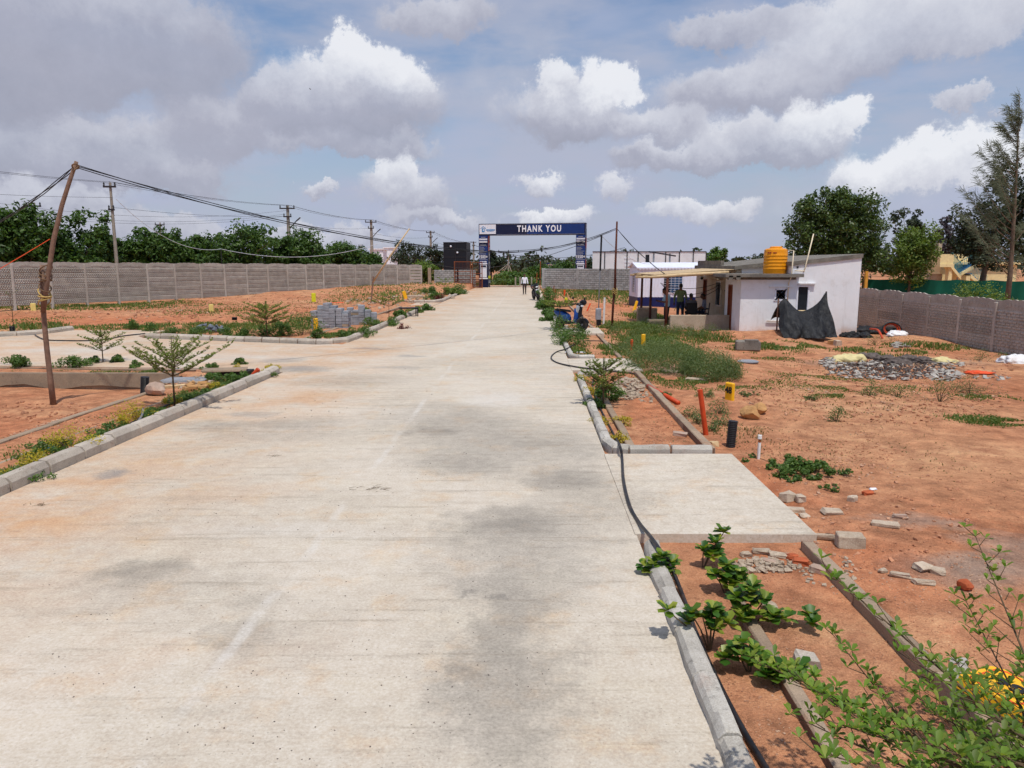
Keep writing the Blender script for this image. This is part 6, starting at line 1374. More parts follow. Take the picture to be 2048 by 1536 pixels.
chunk(1522, 1106, (.15, .09, .05), -.2, 'rubble', 'pale broken tile in the bed corner'); chunk(1560, 1115, (.20, .07, .05), -.35, 'rubble', 'pale slab piece bridging the bed corner', tilt=.25); chunk(1600, 1130, (.14, .08, .06), -.1, 'red_brick', 'brown brick piece in the bed corner', cat='brick', name='brick'); chunk(1583, 1118, (.1, .06, .05), .3, 'red_brick', 'dark brick fragment in the bed corner', cat='brick', name='brick')
chunk(1650, 1148, (.26, .08, .06), -.75, 'granite', 'long reddish stone bar leaning on the edging'); chunk(1540, 1128, (.14, .06, .05), -.6, 'granite', 'small reddish bar below the bed corner rubble'); chunk(1492, 1112, (.1, .07, .05), .2, 'rubble', 'rounded lump against the driveway edge')
chunk(1613, 1330, (.17, .12, .08), -.15, 'kerb_concrete', 'grey block beside the inner edging strip'); chunk(1360, 872, (.2, .1, .07), -.5, 'granite', 'brown stone bar in the far bed', tilt=.1); chunk(1428, 890, (.12, .1, .09), .2, 'bamboo', 'yellow concrete block at the bed corner')
chunk(88, 996, (.20, .12, .035), -.25, 'brown_board', 'small brown board offcut lying on the road', cat='board', name='board')
chunk(372, 762, (.85, .45, .06), .03, 'paver', 'grey cover slab lying flat beside the pink boulder', cat='slab', name='cover_slab'); chunk(452, 752, (.95, .6, .06), .25, 'edging_concrete', 'cream cover slab propped over a dark hollow', cat='slab', name='cover_slab', tilt=-.05, zo=.12)
b = gl(460, 752); m_ = MB(); m_.box((0, .1, .02), (.9, .5, .2)); tag(m_.obj('shade_block', MATS['print_black'], None, b), 'solid black block painted as the shaded hollow under the cream cover slab', 'shade_block')  # solid box, black colour stands for the shade inside the hollow
chunk(345, 752, (.4, .2, .04), .2, 'paver', 'thin broken slab behind the grey cover slab'); chunk(348, 775, (.4, .1, .06), .5, 'bamboo', 'pale timber offcut beside the boulder', cat='board', name='board')
for k in range(9): chunk(372+k*6+random.randint(-4, 4), 782-k % 3*5, (.2, .12, .07), random.uniform(0, 3), 'boulder', 'orange-brown torn sand bag lump in the kerb bed', tilt=random.uniform(-.4, .4), cat='bag', group='torn sand bag lumps', seed=k, zo=random.uniform(0, .08), name='sand_bag')
chunk(1390, 760, (.5, .2, .05), -.3, 'rubble', 'pale broken slab at the edge of the weeds'); chunk(1340, 745, (.4, .2, .06), -.5, 'rubble', 'pale broken slab behind the edging in the weeds')
b = gl(1496, 725); m_ = MB(); m_.lathe([(0, .0), (.27, 0), (.28, .03), (.24, .05), (0, .06)], n=22); tag(m_.obj('pot_lid', MATS['paver'], None, b, smooth=40), 'grey round lid lying at the edge of the weeds', 'lid')
b = gl(1495, 702); m_ = MB(); m_.bbox((0, 0, .14), (.75, .5, .3), .03); m_.box((.1, -.1, .3), (.4, .3, .06)); tag(m_.obj('stone_hearth', MATS['roof_concrete'], None, b, (0, 0, -.2)), 'low blackened block hearth in front of the house', 'hearth')
m_ = MB(); P = gpath([(1570, 692), (1632, 703)], .03); m_.tube(P, .025, 6); tag(m_.obj('pole', MATS['bamboo']), 'pale pole lying on the grass below the black sheet', 'pole')
for (u, v, s_, lab) in ((1290, 618, (.7, .3, .2), 'earth-coloured block bench lying in the grass by the porch'), (1285, 630, (1.0, .3, .3), 'lower weathered block lying in the grass by the porch')): chunk(u, v, s_, -.1, 'retaining', lab)
chunk(1675, 690, (.25, .2, .2), .2, 'rubble', 'pale block beside the black sheet'); chunk(1664, 688, (.2, .2, .16), .6, 'boulder', 'yellowish stone at the foot of the black sheet')
chunk(1150, 706, (.62, .1, .04), -.08, 'banner_white', 'white plank lying on the kerb end', cat='plank', name='plank')
# scattered fragments of many sizes
def shards(name, spots, mname, label, seed, cat, thin=.5):
    r = random.Random(seed); m_ = MB()
    for (u, v, ru, rv, n, s0, s1, hh) in spots:
        for _ in range(n):
            a = r.uniform(0, 6.28); q = sqrt(r.random()); p = site(u+cos(a)*q*ru, v+sin(a)*q*rv); s_ = r.uniform(s0, s1)
            z = max(gzz(p.x, p.y), 0 if (-5.9 < p.x-SL*p.y < 1.0) else -9)
            c = Vector((p.x, p.y, z+hh*max(0, 1-q)*r.random()+s_*.2)); M = Matrix.Rotation(r.uniform(0, 6.3), 3, 'Z') @ Matrix.Rotation(r.uniform(-.7, .7), 3, 'X')
            vs = [Vector((x*s_*r.uniform(.6, 1.2), y*s_*r.uniform(.6, 1.2), zz*s_*thin*r.uniform(.6, 1.2))) for zz in (-.5, .5) for y in (-.5, .5) for x in (-.5, .5)]
            m_.add([c+M @ p_ for p_ in vs], [(0, 2, 3, 1), (4, 5, 7, 6), (0, 1, 5, 4), (2, 6, 7, 3), (0, 4, 6, 2), (1, 3, 7, 5)])
    return tag(m_.obj(name, MATS[mname]), label, cat, kind='stuff')
shards('rubble', [(1255, 775, 36, 20, 200, .04, .11, .12), (1530, 1118, 80, 14, 130, .02, .06, .03), (345, 765, 60, 14, 60, .03, .1, .06), (1300, 790, 30, 10, 30, .03, .07, 0), (1660, 1130, 60, 30, 60, .01, .04, 0), (400, 765, 40, 12, 60, .03, .08, .1), (770, 605, 80, 12, 60, .08, .25, .1), (850, 595, 60, 10, 40, .1, .3, .1)], 'rubble', 'heaps of broken concrete rubble', 5, 'rubble')
shards('gravel', [(1800, 1000, 260, 200, 1500, .004, .018, 0), (1750, 1010, 200, 120, 120, .02, .045, 0), (1650, 900, 150, 60, 500, .01, .03, 0), (1500, 1300, 130, 200, 500, .004, .014, 0), (1330, 840, 60, 50, 300, .008, .03, 0), (1900, 1300, 160, 180, 500, .004, .014, 0), (1750, 780, 280, 60, 700, .02, .06, 0), (120, 850, 130, 40, 400, .012, .04, 0), (90, 790, 100, 20, 120, .02, .06, 0), (400, 620, 380, 26, 500, .05, .14, 0), (1200, 630, 80, 20, 120, .04, .1, 0), (1850, 720, 190, 20, 300, .03, .08, 0)], 'earth_clod', 'small stones and grit strewn over the red earth', 6, 'gravel')
shards('grit', [(600, 1250, 560, 280, 260, .003, .009, 0), (700, 950, 480, 120, 160, .004, .011, 0), (1330, 940, 70, 60, 40, .006, .016, 0), (1330, 912, 60, 4, 30, .01, .02, 0), (600, 780, 300, 60, 60, .008, .02, 0)], 'ash', 'dark grit lying on the concrete road', 7, 'grit')
shards('litter', [(1780, 722, 130, 18, 1300, .015, .06, .09)], 'ash', 'burnt ash heap with scraps', 8, 'ash', .7)
shards('litter', [(1665, 712, 26, 10, 110, .03, .15, .1), (1760, 735, 110, 8, 120, .03, .13, .06), (1890, 732, 40, 10, 80, .04, .15, .1), (1780, 720, 120, 14, 60, .03, .1, .1), (1920, 1310, 22, 18, 22, .02, .06, .02), (1800, 680, 20, 4, 22, .08, .2, .08), (1740, 716, 60, 8, 40, .05, .14, .12), (1900, 715, 30, 6, 30, .06, .14, .04), (1985, 735, 40, 8, 16, .04, .12, 0)], 'scrap', 'torn white plastic scraps around the rubbish heap', 9, 'litter', .25)
def crumple(u, v, size, mname, label, seed, name='sack'):
    b = gl(u, v); bm = bmesh.new(); bmesh.ops.create_icosphere(bm, subdivisions=4, radius=1); r = random.Random(seed); ph = [r.uniform(0, 6) for _ in range(8)]
    for vv in bm.verts:
        p = vv.co; k = 1+.16*sin(5*p.x+ph[0]+2*sin(3*p.y+ph[1]))+.10*sin(11*p.y+ph[2]+3*sin(4*p.z+ph[3]))+.08*sin(17*p.x+9*p.z+ph[4]); q = p*k
        vv.co = Vector((q.x*size[0], q.y*size[1], max(-.15, q.z)*size[2]))
    me = bpy.data.meshes.new(name); bm.to_mesh(me); bm.free(); me.materials.append(MATS[mname]); me.shade_smooth(); return tag(place(name, me, None, (b.x, b.y, b.z+.02)), label, 'sack')
for k_, (u, v, lab) in enumerate(((1735, 716, 'dark burnt lump next to the yellow sack'), (1775, 720, 'dark burnt lump in the middle of the ash'), (1815, 722, 'dark burnt lump on the ash past the middle'), (1850, 726, 'dark burnt lump at the end of the ash'), (1795, 730, 'low burnt lump at the front of the ash'))):
    am = crumple(u, v, (.34, .24, .13), 'ash', lab, 50+k_, 'ash_lump'); am['category'] = 'ash'
crumple(1698, 722, (.5, .3, .2), 'sack_yellow', 'crumpled yellow plastic sack on the rubbish heap', 1); crumple(2030, 728, (.45, .3, .2), 'sack_white', 'stuffed white sack lying by the brown wall', 2); crumple(1880, 728, (.4, .25, .12), 'sack_yellow', 'pale yellow torn sack at the far side of the ash', 3); crumple(1793, 678, (.4, .25, .16), 'sack_white', 'white plastic bag in the grass under the brown wall', 4); crumple(1957, 745, (.35, .2, .06), 'orange_marker', 'flat orange plastic scrap on the earth', 5)
for i, (u, v, s_, mm, lab) in enumerate(((1745, 664, (.9, .4, .28), 'tarp_black', 'heap of black plastic pipe and sheet behind the house corner'), (1700, 672, (.35, .25, .2), 'tarp_black', 'black plastic bundle at the foot of the house wall'), (1728, 672, (.3, .25, .18), 'tarp_black', 'smaller black bundle between the house and the brown wall'))): crumple(u, v, s_, mm, lab, 20+i, 'plastic_heap')
b = gl(1783, 668); m_ = MB()
for k in range(4): m_.tube([(cos(a)*(.36-.03*k), .1*sin(a)+.02*k, .28+sin(a)*(.26-.02*k)) for a in np.linspace(0, 2*pi, 22)], .035, 7, mi=k % 2)
tag(m_.obj('pipe_coil', [MATS['pipe_black'], MATS['pvc_orange']], None, b, smooth=True), 'coil of black and orange pipe leaning on the brown wall', 'coil')
m_ = MB(); P = smooth_path([gl(1740, 668)+Vector((0, 0, .3)), gl(1755, 672)+Vector((0, 0, .28)), gl(1765, 680)+Vector((0, 0, .02))]); m_.tube(P, .04, 7); tag(m_.obj('orange_pipe', MATS['pvc_orange'], smooth=True), 'bent orange pipe on the black plastic heap', 'pipe')
# twigs fallen on the road
for (u, v, n, L_, lab) in ((65, 1012, 9, .11, 'little heap of dry twigs by the board offcut'), (750, 978, 14, .15, 'dry twigs scattered in the middle of the road'), (545, 912, 8, .09, 'pinkish dry sprig on the road')):
    b = site(u, v); m_ = MB()
    for _ in range(n): a = random.uniform(-.6, .6) if n == 14 else random.uniform(0, 6.3); p = Vector((random.gauss(0, L_*.7), random.gauss(0, L_*.25), .006)); d = Vector((cos(a), sin(a), random.uniform(0, .12)))*L_*random.uniform(.4, 1); m_.tube([p, p+d*.5+Vector((0, random.gauss(0, .01), .004)), p+d], [.0022, .0018, .001], 4)
    tag(m_.obj('twig_litter', MATS['twig'], None, b), lab, 'twigs', kind='stuff')

# ------------------------------------------------------------------ stacked pavers and slate
bl_, bw_, bh_ = .25, .165, .105; pv = MB(); pv.bbox((0, 0, 0), (bl_-.008, bw_-.008, bh_-.006), .008); pvm = pv.mesh('paving_block', MATS['paver'])
pv2 = MB(); pv2.bbox((0, 0, 0), (bl_-.008, bw_-.008, bh_-.006), .008); pvm2 = pv2.mesh('paving_block', MATS['retaining'])
def stack(u, v, rz, nx_, ny_, hs, label, group, seed):
    r = random.Random(seed); b = gl(u, v); M = Matrix.Rotation(rz, 3, 'Z')
    for i in range(nx_):
        for j in range(ny_):
            hh = hs(i, j); jx = r.uniform(-.015, .015); jy = r.uniform(-.02, .02)
            for k in range(hh):
                if 0 < i < nx_-1 and 0 < j < ny_-1 and k < hh-2: continue
                p = M @ Vector((i*bl_+jx+r.uniform(-.008, .008), j*bw_+jy+r.uniform(-.008, .008), 0))
                o = place('paving_block', pvm2 if r.random() < .07 else pvm, None, (b.x+p.x, b.y+p.y, b.z+bh_*(k+.5)), (0, 0, rz+r.uniform(-.05, .05))); tag(o, label, 'paving block', group)
stack(630, 658, -.05, 6, 3, lambda i, j: [7, 9, 10, 9, 8, 7][i]-(j == 0 and i % 2), 'grey concrete paving block in the stack beside the yellow marker', 'pavers in the stack by the marker', 1)
stack(700, 650, .12, 5, 3, lambda i, j: [7, 6, 8, 6, 5][i]-(j % 2), 'grey concrete paving block in the second stack next to the kerb bed', 'pavers in the second stack', 2)
chunk(675, 606, (.9, .4, .04), 0, 'orange_marker', 'orange sheet lying behind the paver stacks', cat='sheet', name='plastic_sheet')
sb_ = gl(418, 664)
for k in range(46):
    r = random.Random(100+k); a = r.uniform(0, 6.28); q = sqrt(r.random()); x, y = cos(a)*q*.72, sin(a)*q*.5; z = .34*max(0, 1-q)*r.uniform(.3, 1)+.04
    m_ = MB(); n = 6; ang = sorted(r.uniform(0, 6.28) for _ in range(n)); m_.prism([(cos(t)*r.uniform(.09, .19), sin(t)*r.uniform(.07, .14)) for t in ang], -.018, .018)
    o = m_.obj('slate_slab', MATS['slate'], None, (sb_.x+x, sb_.y+y, sb_.z+z), (r.uniform(-.6, .6), r.uniform(-.6, .6), r.uniform(0, 6))); tag(o, 'broken blue-grey slate slab in the pile on the far verge', 'slab', 'slate slabs in the pile')
# small black table
b = gl(818, 636); tb = empty('side_table', b, .3, 'small black metal table frame standing in the kerb bed', 'table')
for x in (-.4, .4):
    for y in (-.25, .25): m_ = MB(); m_.box((x, y, .24), (.05, .05, .5)); m_.obj('leg', MATS['print_black'], tb)
m_ = MB(); m_.box((0, 0, .5), (.9, .6, .05)); m_.obj('top', MATS['black_clad'], tb)
for (u, v, s_, rz, mm, lab) in ((830, 596, (1.1, .5, .25), .2, 'rubble', 'low heap of planks and blocks on the far plot'), (750, 643, (.4, .25, .12), .2, 'rubble', 'pale broken block by the far kerb bed')): chunk(u, v, s_, rz, mm, lab)

# ------------------------------------------------------------------ green netting, stair house, far houses
nt = empty('green_netting', at_depth(1728, 575, 46), 0, 'dark green shade netting strung behind the brown wall', 'netting'); a = at_depth(1728, 557, 46); c = at_depth(2140, 562, 39); V = []; F = []; n = 60; mrow = 8
for j in range(mrow+1):
    for i in range(n+1):
        t = i/n; p = a.lerp(c, t); zt = p.z-.06*abs(sin(t*pi*6)); V.append((p.x-nt.location.x, p.y-nt.location.y+.10*sin(t*31+j*.4)+.05*sin(t*77), zt-(zt+.2)*j/mrow-nt.location.z))
for j in range(mrow):
    for i in range(n): k = j*(n+1)+i; F.append((k, k+n+1, k+n+2, k+1))
place('sheet', np_mesh('sheet', V, F, MATS['net_green'], True), nt)
for t in (0, .28, .5, .75, 1): p = a.lerp(c, t)-nt.location; m_ = MB(); m_.tube([(p.x, p.y+.12, -1.6), (p.x, p.y+.12, p.z+.12)], .05, 6); m_.obj('post', MATS['timber'], nt)
p = at_depth(1729, 600, 40); m_ = MB(); m_.box((0, 0, 1.2), (.14, .14, 2.6)); tag(m_.obj('timber_post', MATS['paint_yellowwood'], None, (p.x, 40, -.3)), 'yellow-brown square post at the end of the green netting', 'post')
SY = 58.; k = SY/FPX
def Z(v): return CAM_H+(527-v)*k
def X(u): return (u-1024)*k
sh = empty('stair_house', (X(1925), SY, 0), 0, 'cream house with an open outside staircase and teal railings', 'house')
def sbx(u0, u1, v0, v1, y0, d, mn, nm): m_ = MB(); m_.box(((X(u0)+X(u1))/2-X(1925), y0+d/2, (Z(v0)+Z(v1))/2), (X(u1)-X(u0), d, abs(Z(v0)-Z(v1)))); return m_.obj(nm, MATS[mn], sh)
sbx(1903, 2060, 528, 575, 2.2, 5, 'house_cream', 'wall'); sbx(1903, 1960, 508, 528, 2.3, .3, 'house_cream', 'parapet'); sbx(1900, 2062, 524, 529, 1.9, 5.4, 'house_cream', 'roof')
sbx(1872, 1898, 509, 528, .2, 1.8, 'house_cream', 'landing'); sbx(1871, 1899, 528, 534, .1, 2.0, 'house_cream', 'landing_slab'); sbx(1896, 1904, 534, 575, .6, .4, 'house_cream', 'column'); sbx(1930, 1938, 552, 575, .4, .4, 'house_cream', 'column'); sbx(1872, 1898, 548, 575, 1.5, .4, 'render_cream', 'wall'); sbx(1907, 1914, 485, 508, 3, .5, 'render_cream', 'chimney')
def flight(u0, v0, u1, v1, y0, steps, nm='stair_flight'):
    x0, x1 = X(u0)-X(1925), X(u1)-X(1925); z0, z1 = Z(v0), Z(v1)
    m_ = MB(); m_.extrude([(x0, y0, z0), (x1, y0, z1), (x1, y0, z1-.28), (x0, y0, z0-.28)], (0, 1.0, 0)); fo = m_.obj(nm, MATS['house_cream'], sh)
    for i in range(steps):
        t = (i+.5)/steps; s_ = MB(); s_.box((x0+(x1-x0)*t, y0+.55, z0+(z1-z0)*t+.06), (abs(x1-x0)/steps, .8, .13)); s_.obj('tread', MATS['tread_blue'], fo)
    r_ = MB(); r_.tube([(x0, y0+.05, z0+.9), (x1, y0+.05, z1+.9)], .03, 5); r_.obj('rail', MATS['rail_teal'], fo)
    for i in range(13): t = i/12; r_ = MB(); r_.tube([(x0+(x1-x0)*t, y0+.05, z0+(z1-z0)*t), (x0+(x1-x0)*t, y0+.05, z0+(z1-z0)*t+.9)], .016, 4); r_.obj('baluster', MATS['rail_teal'], fo)
flight(1899, 528, 1921, 552, .5, 7); flight(1921, 552, 1962, 527, 1.3, 9); flight(1942, 548, 1975, 575, .6, 8)
for (u0, u1, v0, v1, Y, mn, lab) in ((744, 770, 500, 530, 135, 'white_wall', 'far white flat-roofed house between the trees'), (772, 792, 497, 528, 150, 'white_wall', 'far white house with a roof tank between the trees'), (1092, 1108, 528, 540, 130, 'cabin_blue', 'small far blue-roofed shed seen through the arch')):
    kk = Y/FPX; m_ = MB(); o = empty('far_house', ((u0+u1-2048)/2*kk, Y, 0), 0, lab, 'house'); wdt = (u1-u0)*kk; hz = CAM_H+(527-v0)*kk
    m_.box((0, 2, hz/2), (wdt, 4, hz)); m_.obj('wall', MATS['white_wall'], o); m_ = MB(); m_.box((0, 2, hz+.1), (wdt+.4, 4.4, .2)); m_.obj('roof', MATS[mn], o)
    for xx in (-.25, .25): m_ = MB(); m_.box((xx*wdt, -.02, hz*.62), (wdt*.16, .05, .9)); m_.obj('window', MATS['glass_dark'], o)
for (u, v, Y) in ((1031, 565, 88), (1040, 568, 88), (1063, 568, 88)): p = at_depth(u, 580, Y); m_ = MB(); m_.bbox((0, 0, .5), (.16, .16, 1.1), .02); tag(m_.obj('guard_stone', MATS['cement_pole'], None, (p.x, Y, 0)), 'pale guard stone at the roadside beyond the arch', 'stone', 'guard stones beyond the arch')
for (u, vt, vb, lab) in ((1080, 522, 575, 'thin rusty post at the end of the block wall beside the motorbike'), (1073, 545, 575, 'thin leaning stick next to the block wall end'), (1107, 572, 602, 'thin dark stake standing in the far bed'), (1110, 578, 602, 'pale stake beside the thin dark one')):
    b = site(u, vb, .05); t = at_depth(u+1, vt, b.y); m_ = MB(); m_.tube([(0, 0, -.1), (t.x-b.x, 0, t.z-b.z)], .05 if vt < 560 else .03, 6); tag(m_.obj('stake', MATS['rust'], None, b), lab, 'stake')
b = at_depth(620, 178, 120); m_ = MB(); m_.add([(-.28, 0, .05), (-.1, .05, .02), (0, .1, 0), (.1, .05, .02), (.28, 0, .07), (0, -.12, 0), (0, 0, -.05), (-.04, -.2, 0), (.04, -.2, 0)], [(0, 1, 5), (1, 2, 5), (2, 3, 5), (3, 4, 5), (2, 6, 5), (5, 7, 8)]); m_.stone((0, 0, 0), (.05, .16, .05), 1, cuts=1)
tag(m_.obj('bird', MATS['print_black'], None, b, (0, .6, .8)), 'tiny dark bird gliding against the big cloud', 'bird')
# ------------------------------------------------------------------ people
plain('skin', lin(104, 68, 50), .6, vary=.06); plain('hair', (.012, .011, .011), .55, vary=.2)
plain('shirt_white', lin(226, 226, 236), .8, vary=.05, vscale=12); plain('trouser_dark', lin(58, 46, 46), .85, vary=.12); plain('shirt_blue', lin(150, 186, 200), .8, vary=.06); plain('trouser_black', lin(30, 30, 36), .85, vary=.15)
plain('shirt_green', lin(112, 128, 88), .85, vary=.08); plain('trouser_blue', lin(48, 54, 72), .85, vary=.12); plain('shirt_check', lin(120, 126, 146), .85, vary=.35, vscale=26); plain('shirt_grey', lin(92, 92, 98), .85, vary=.3, vscale=22); plain('shoe', (.02, .018, .018), .5)
def person(loc, rz, J, shirt, trouser, label, sleeve='long', head_tilt=0., head_turn=0.):
    """J: joints in local space, the person faces -Y"""
    root = empty('person', loc, rz, label, 'person')
    names = list(J); idx = {n: i for i, n in enumerate(names)}
    bones = [('pelvis', 'spine', 1), ('spine', 'chest', 1), ('chest', 'neck', 0), ('neck', 'skull', 0)]
    for s_ in 'lr': bones += [('chest', 'sh'+s_, 1), ('sh'+s_, 'el'+s_, 1), ('el'+s_, 'wr'+s_, 1 if sleeve == 'long' else 0), ('wr'+s_, 'ha'+s_, 0), ('pelvis', 'hi'+s_, 2), ('hi'+s_, 'kn'+s_, 2), ('kn'+s_, 'an'+s_, 2), ('an'+s_, 'to'+s_, 3)]
    me = bpy.data.meshes.new('body'); me.from_pydata([J[n] for n in names], [(idx[a], idx[b]) for a, b, _ in bones], [])
    ob = bpy.data.objects.new('body', me); COL.objects.link(ob); ob.modifiers.new('skin', 'SKIN'); sub = ob.modifiers.new('sub', 'SUBSURF'); sub.levels = 2; sub.render_levels = 2
    RAD = dict(pelvis=(.155, .115), spine=(.145, .11), chest=(.165, .115), neck=(.058, .062), skull=(.05, .055), sh=(.075, .07), el=(.05, .048), wr=(.035, .03), ha=(.034, .018), hi=(.098, .1), kn=(.068, .068), an=(.045, .05), to=(.042, .03))
    for n in names:
        r = RAD.get(n) or RAD[n[:-1]]; sv = me.skin_vertices[0].data[idx[n]]; sv.radius = r; sv.use_root = n == 'pelvis'
    dg = bpy.context.evaluated_depsgraph_get(); dg.update(); mesh = bpy.data.meshes.new_from_object(ob.evaluated_get(dg)); bpy.data.objects.remove(ob)
    V = [v.co.copy() for v in mesh.vertices]; F = [list(p.vertices) for p in mesh.polygons]; bpy.data.meshes.remove(mesh)
    b = MB(); cls = []
    for f in F:
        c = sum((V[i] for i in f), Vector())/len(f); best = (9, 0)
        for (a, e, mi) in bones:
            A = Vector(J[a]); B = Vector(J[e]); d = B-A; t = max(0, min(1, (c-A).dot(d)/max(d.length_squared, 1e-9))); dist = (c-A-d*t).length
            if mi == 0 and e == 'neck': mi = 1 if t < .75 else 0
            if (a, e) in (('pelvis', 'spine'), ('spine', 'chest')) or (a == 'pelvis' and e[:2] == 'hi'): mi = 1 if c.z > J['pelvis'][2]+.02 else 2
            if dist < best[0]: best = (dist, mi)
        cls.append(best[1])
    b.v = [tuple(v) for v in V]; b.f = F; b.m = cls
    # head: shaped ellipsoid with nose, ears, eyes, mouth
    hc = Vector(J['skull'])+Vector((0, -.015, .085)); HR = Matrix.Rotation(head_turn, 3, 'Z') @ Matrix.Rotation(head_tilt, 3, 'X'); bm = bmesh.new(); bmesh.ops.create_uvsphere(bm, u_segments=18, v_segments=14, radius=1); vs = []
    for v in bm.verts:
        p = v.co; q = Vector((p.x*.076*(1-.12*max(0, -p.z)), p.y*.096, p.z*.118))
        if p.y < -.8 and abs(p.x) < .3 and -.45 < p.z < .15: q.y -= .024*(1-abs(p.x)/.3)
        if p.z < -.6 and p.y < -.1: q.y -= .012
        vs.append(hc+HR @ q)
    b.add(vs, [[q.index for q in f.verts] for f in bm.faces], 0); bm.free()
    for sx in (-1, 1):
        b.box(hc+HR @ Vector((sx*.078, .005, -.005)), (.014, .04, .055), mi=0); b.box(hc+HR @ Vector((sx*.03, -.088, .012)), (.022, .012, .01), mi=3)
    b.box(hc+HR @ Vector((0, -.09, -.055)), (.04, .012, .008), mi=3)
    for s_, sg in (('l', -1), ('r', 1)):                                   # fingers: four unequal and a thumb off the palm's side
        w_ = Vector(J['wr'+s_]); h = Vector(J['ha'+s_]); d = (h-w_).normalized(); sd = d.cross(Vector((0, 1, .15))).normalized(); up = sd.cross(d)
        for k, L_ in enumerate((.062, .074, .07, .055)):
            p = h+sd*(.024-.016*k); q = p+d*L_*.5-up*.008; b.tube([p-d*.02, q, q+d*L_*.45-up*.022], [.0095, .009, .007], 6, mi=0)
        p = w_.lerp(h, .45)+sd*.026; b.tube([p, p+sd*.025+d*.03, p+sd*.03+d*.06], [.011, .010, .007], 6, mi=0)
    b.obj('body', [MATS['skin'], MATS[shirt], MATS[trouser], MATS['shoe']], root, smooth=True)
    h_ = MB(); bm = bmesh.new(); bmesh.ops.create_uvsphere(bm, u_segments=18, v_segments=12, radius=1); keep = []
    vs = [hc+HR @ Vector((v.co.x*.086, v.co.y*.106+.006, v.co.z*.124+.006)) for v in bm.verts]
    fs = [[q.index for q in f.verts] for f in bm.faces if (lambda c: c.z > .38 or (c.y > .0 and c.z > -.35) )(f.calc_center_median())]
    h_.add(vs, fs); bm.free(); h_.obj('hair', MATS['hair'], root, smooth=True)
    return root
def stand(**kw):
    J = dict(pelvis=(0, 0, .93), spine=(0, .01, 1.13), chest=(0, 0, 1.34), neck=(0, .005, 1.46), skull=(0, -.005, 1.53), shl=(-.185, 0, 1.385), shr=(.185, 0, 1.385), ell=(-.235, .03, 1.11), elr=(.235, .03, 1.11), wrl=(-.25, -.03, .87), wrr=(.25, -.03, .87), hal=(-.25, -.05, .79), har=(.25, -.05, .79),
             hil=(-.09, 0, .88), hir=(.09, 0, .88), knl=(-.105, -.02, .48), knr=(.105, -.02, .48), anl=(-.11, .02, .07), anr=(.11, .02, .07), tol=(-.12, -.14, .03), tor=(.12, -.14, .03))
    J.update(kw); return J
p = site(1049, 589); person((p.x, p.y, 0), .05, stand(knl=(-.1, -.12, .50), anl=(-.1, -.16, .08), tol=(-.11, -.31, .05), knr=(.1, .04, .48), anr=(.11, .22, .10), tor=(.12, .08, .03), ell=(-.25, .1, 1.13), elr=(.25, -.02, 1.12), wrl=(-.28, .08, .90), hal=(-.28, .06, .82), wrr=(.28, -.14, .90), har=(.28, -.17, .82)), 'shirt_white', 'trouser_dark', 'man in white shirt and dark trousers walking down the road')
pm_ = person((6.62, 32.2, -.14), -pi/2+.15, stand(chest=(0, -.03, 1.33), neck=(0, -.06, 1.45), skull=(0, -.10, 1.50), ell=(-.23, -.10, 1.12), elr=(.23, -.10, 1.12), wrl=(-.10, -.33, 1.14), wrr=(.10, -.33, 1.14), hal=(-.06, -.40, 1.17), har=(.06, -.40, 1.17)), 'shirt_blue', 'trouser_black', 'man in pale blue shirt looking down at a phone by the porch', 'short', .45)
m_ = MB(); m_.bbox((0, 0, 0), (.075, .15, .012), .004); ph = tag(m_.obj('phone', MATS['print_black'], None, (6.62-.45, 32.2-.06, 1.06), (0, .5, 0)), 'dark phone held by the man in pale blue', 'phone')
person((7.42, 33.2, .0), pi-.35, stand(ell=(-.25, .02, 1.12), elr=(.26, .04, 1.12), wrl=(-.24, -.06, .9), wrr=(.27, .0, .9), hal=(-.22, -.1, .83), har=(.27, -.02, .82)), 'shirt_green', 'trouser_blue', 'man in olive green shirt standing with his back turned on the porch')
def sit(**kw):
    J = stand(pelvis=(0, 0, .50), spine=(0, .03, .70), chest=(0, .02, .91), neck=(0, .01, 1.03), skull=(0, -.01, 1.10), shl=(-.185, .01, .96), shr=(.185, .01, .96), ell=(-.24, -.04, .72), elr=(.24, -.04, .72), wrl=(-.17, -.24, .62), wrr=(.17, -.24, .62), hal=(-.14, -.32, .60), har=(.14, -.32, .60),
              hil=(-.09, -.04, .48), hir=(.09, -.04, .48), knl=(-.12, -.44, .48), knr=(.12, -.44, .48), anl=(-.12, -.42, .07), anr=(.12, -.42, .07), tol=(-.12, -.56, .03), tor=(.12, -.56, .03)); J.update(kw); return J
def chair(loc, rz, label):
    o = empty('chair', loc, rz, label, 'chair')
    for x in (-.21, .21):
        for y in (-.2, .2): m_ = MB(); m_.tube([(x, y, 0), (x*.95, y*.95, .44)], .018, 6); m_.obj('leg', MATS['print_black'], o)
        m_ = MB(); m_.tube([(x*1.1, -.18, .62), (x*1.1, .2, .64)], .022, 6); m_.obj('armrest', MATS['print_black'], o); m_ = MB(); m_.tube([(x*1.1, -.18, .44), (x*1.1, -.18, .63)], .016, 6); m_.obj('arm_post', MATS['print_black'], o)
    m_ = MB(); m_.bbox((0, 0, .43), (.46, .44, .04), .012); m_.obj('seat', MATS['print_black'], o); m_ = MB(); m_.bbox((0, .22, .68), (.46, .035, .46), .015, rx_=-.1); m_.obj('backrest', MATS['print_black'], o)
chair((7.78, 32.7, .01), pi-.1, 'black chair seen from behind under the seated man in grey'); person((7.78, 32.75, .02), pi-.1, sit(), 'shirt_grey', 'trouser_black', 'man in dark grey shirt seated in the chair seen from behind', 'short')
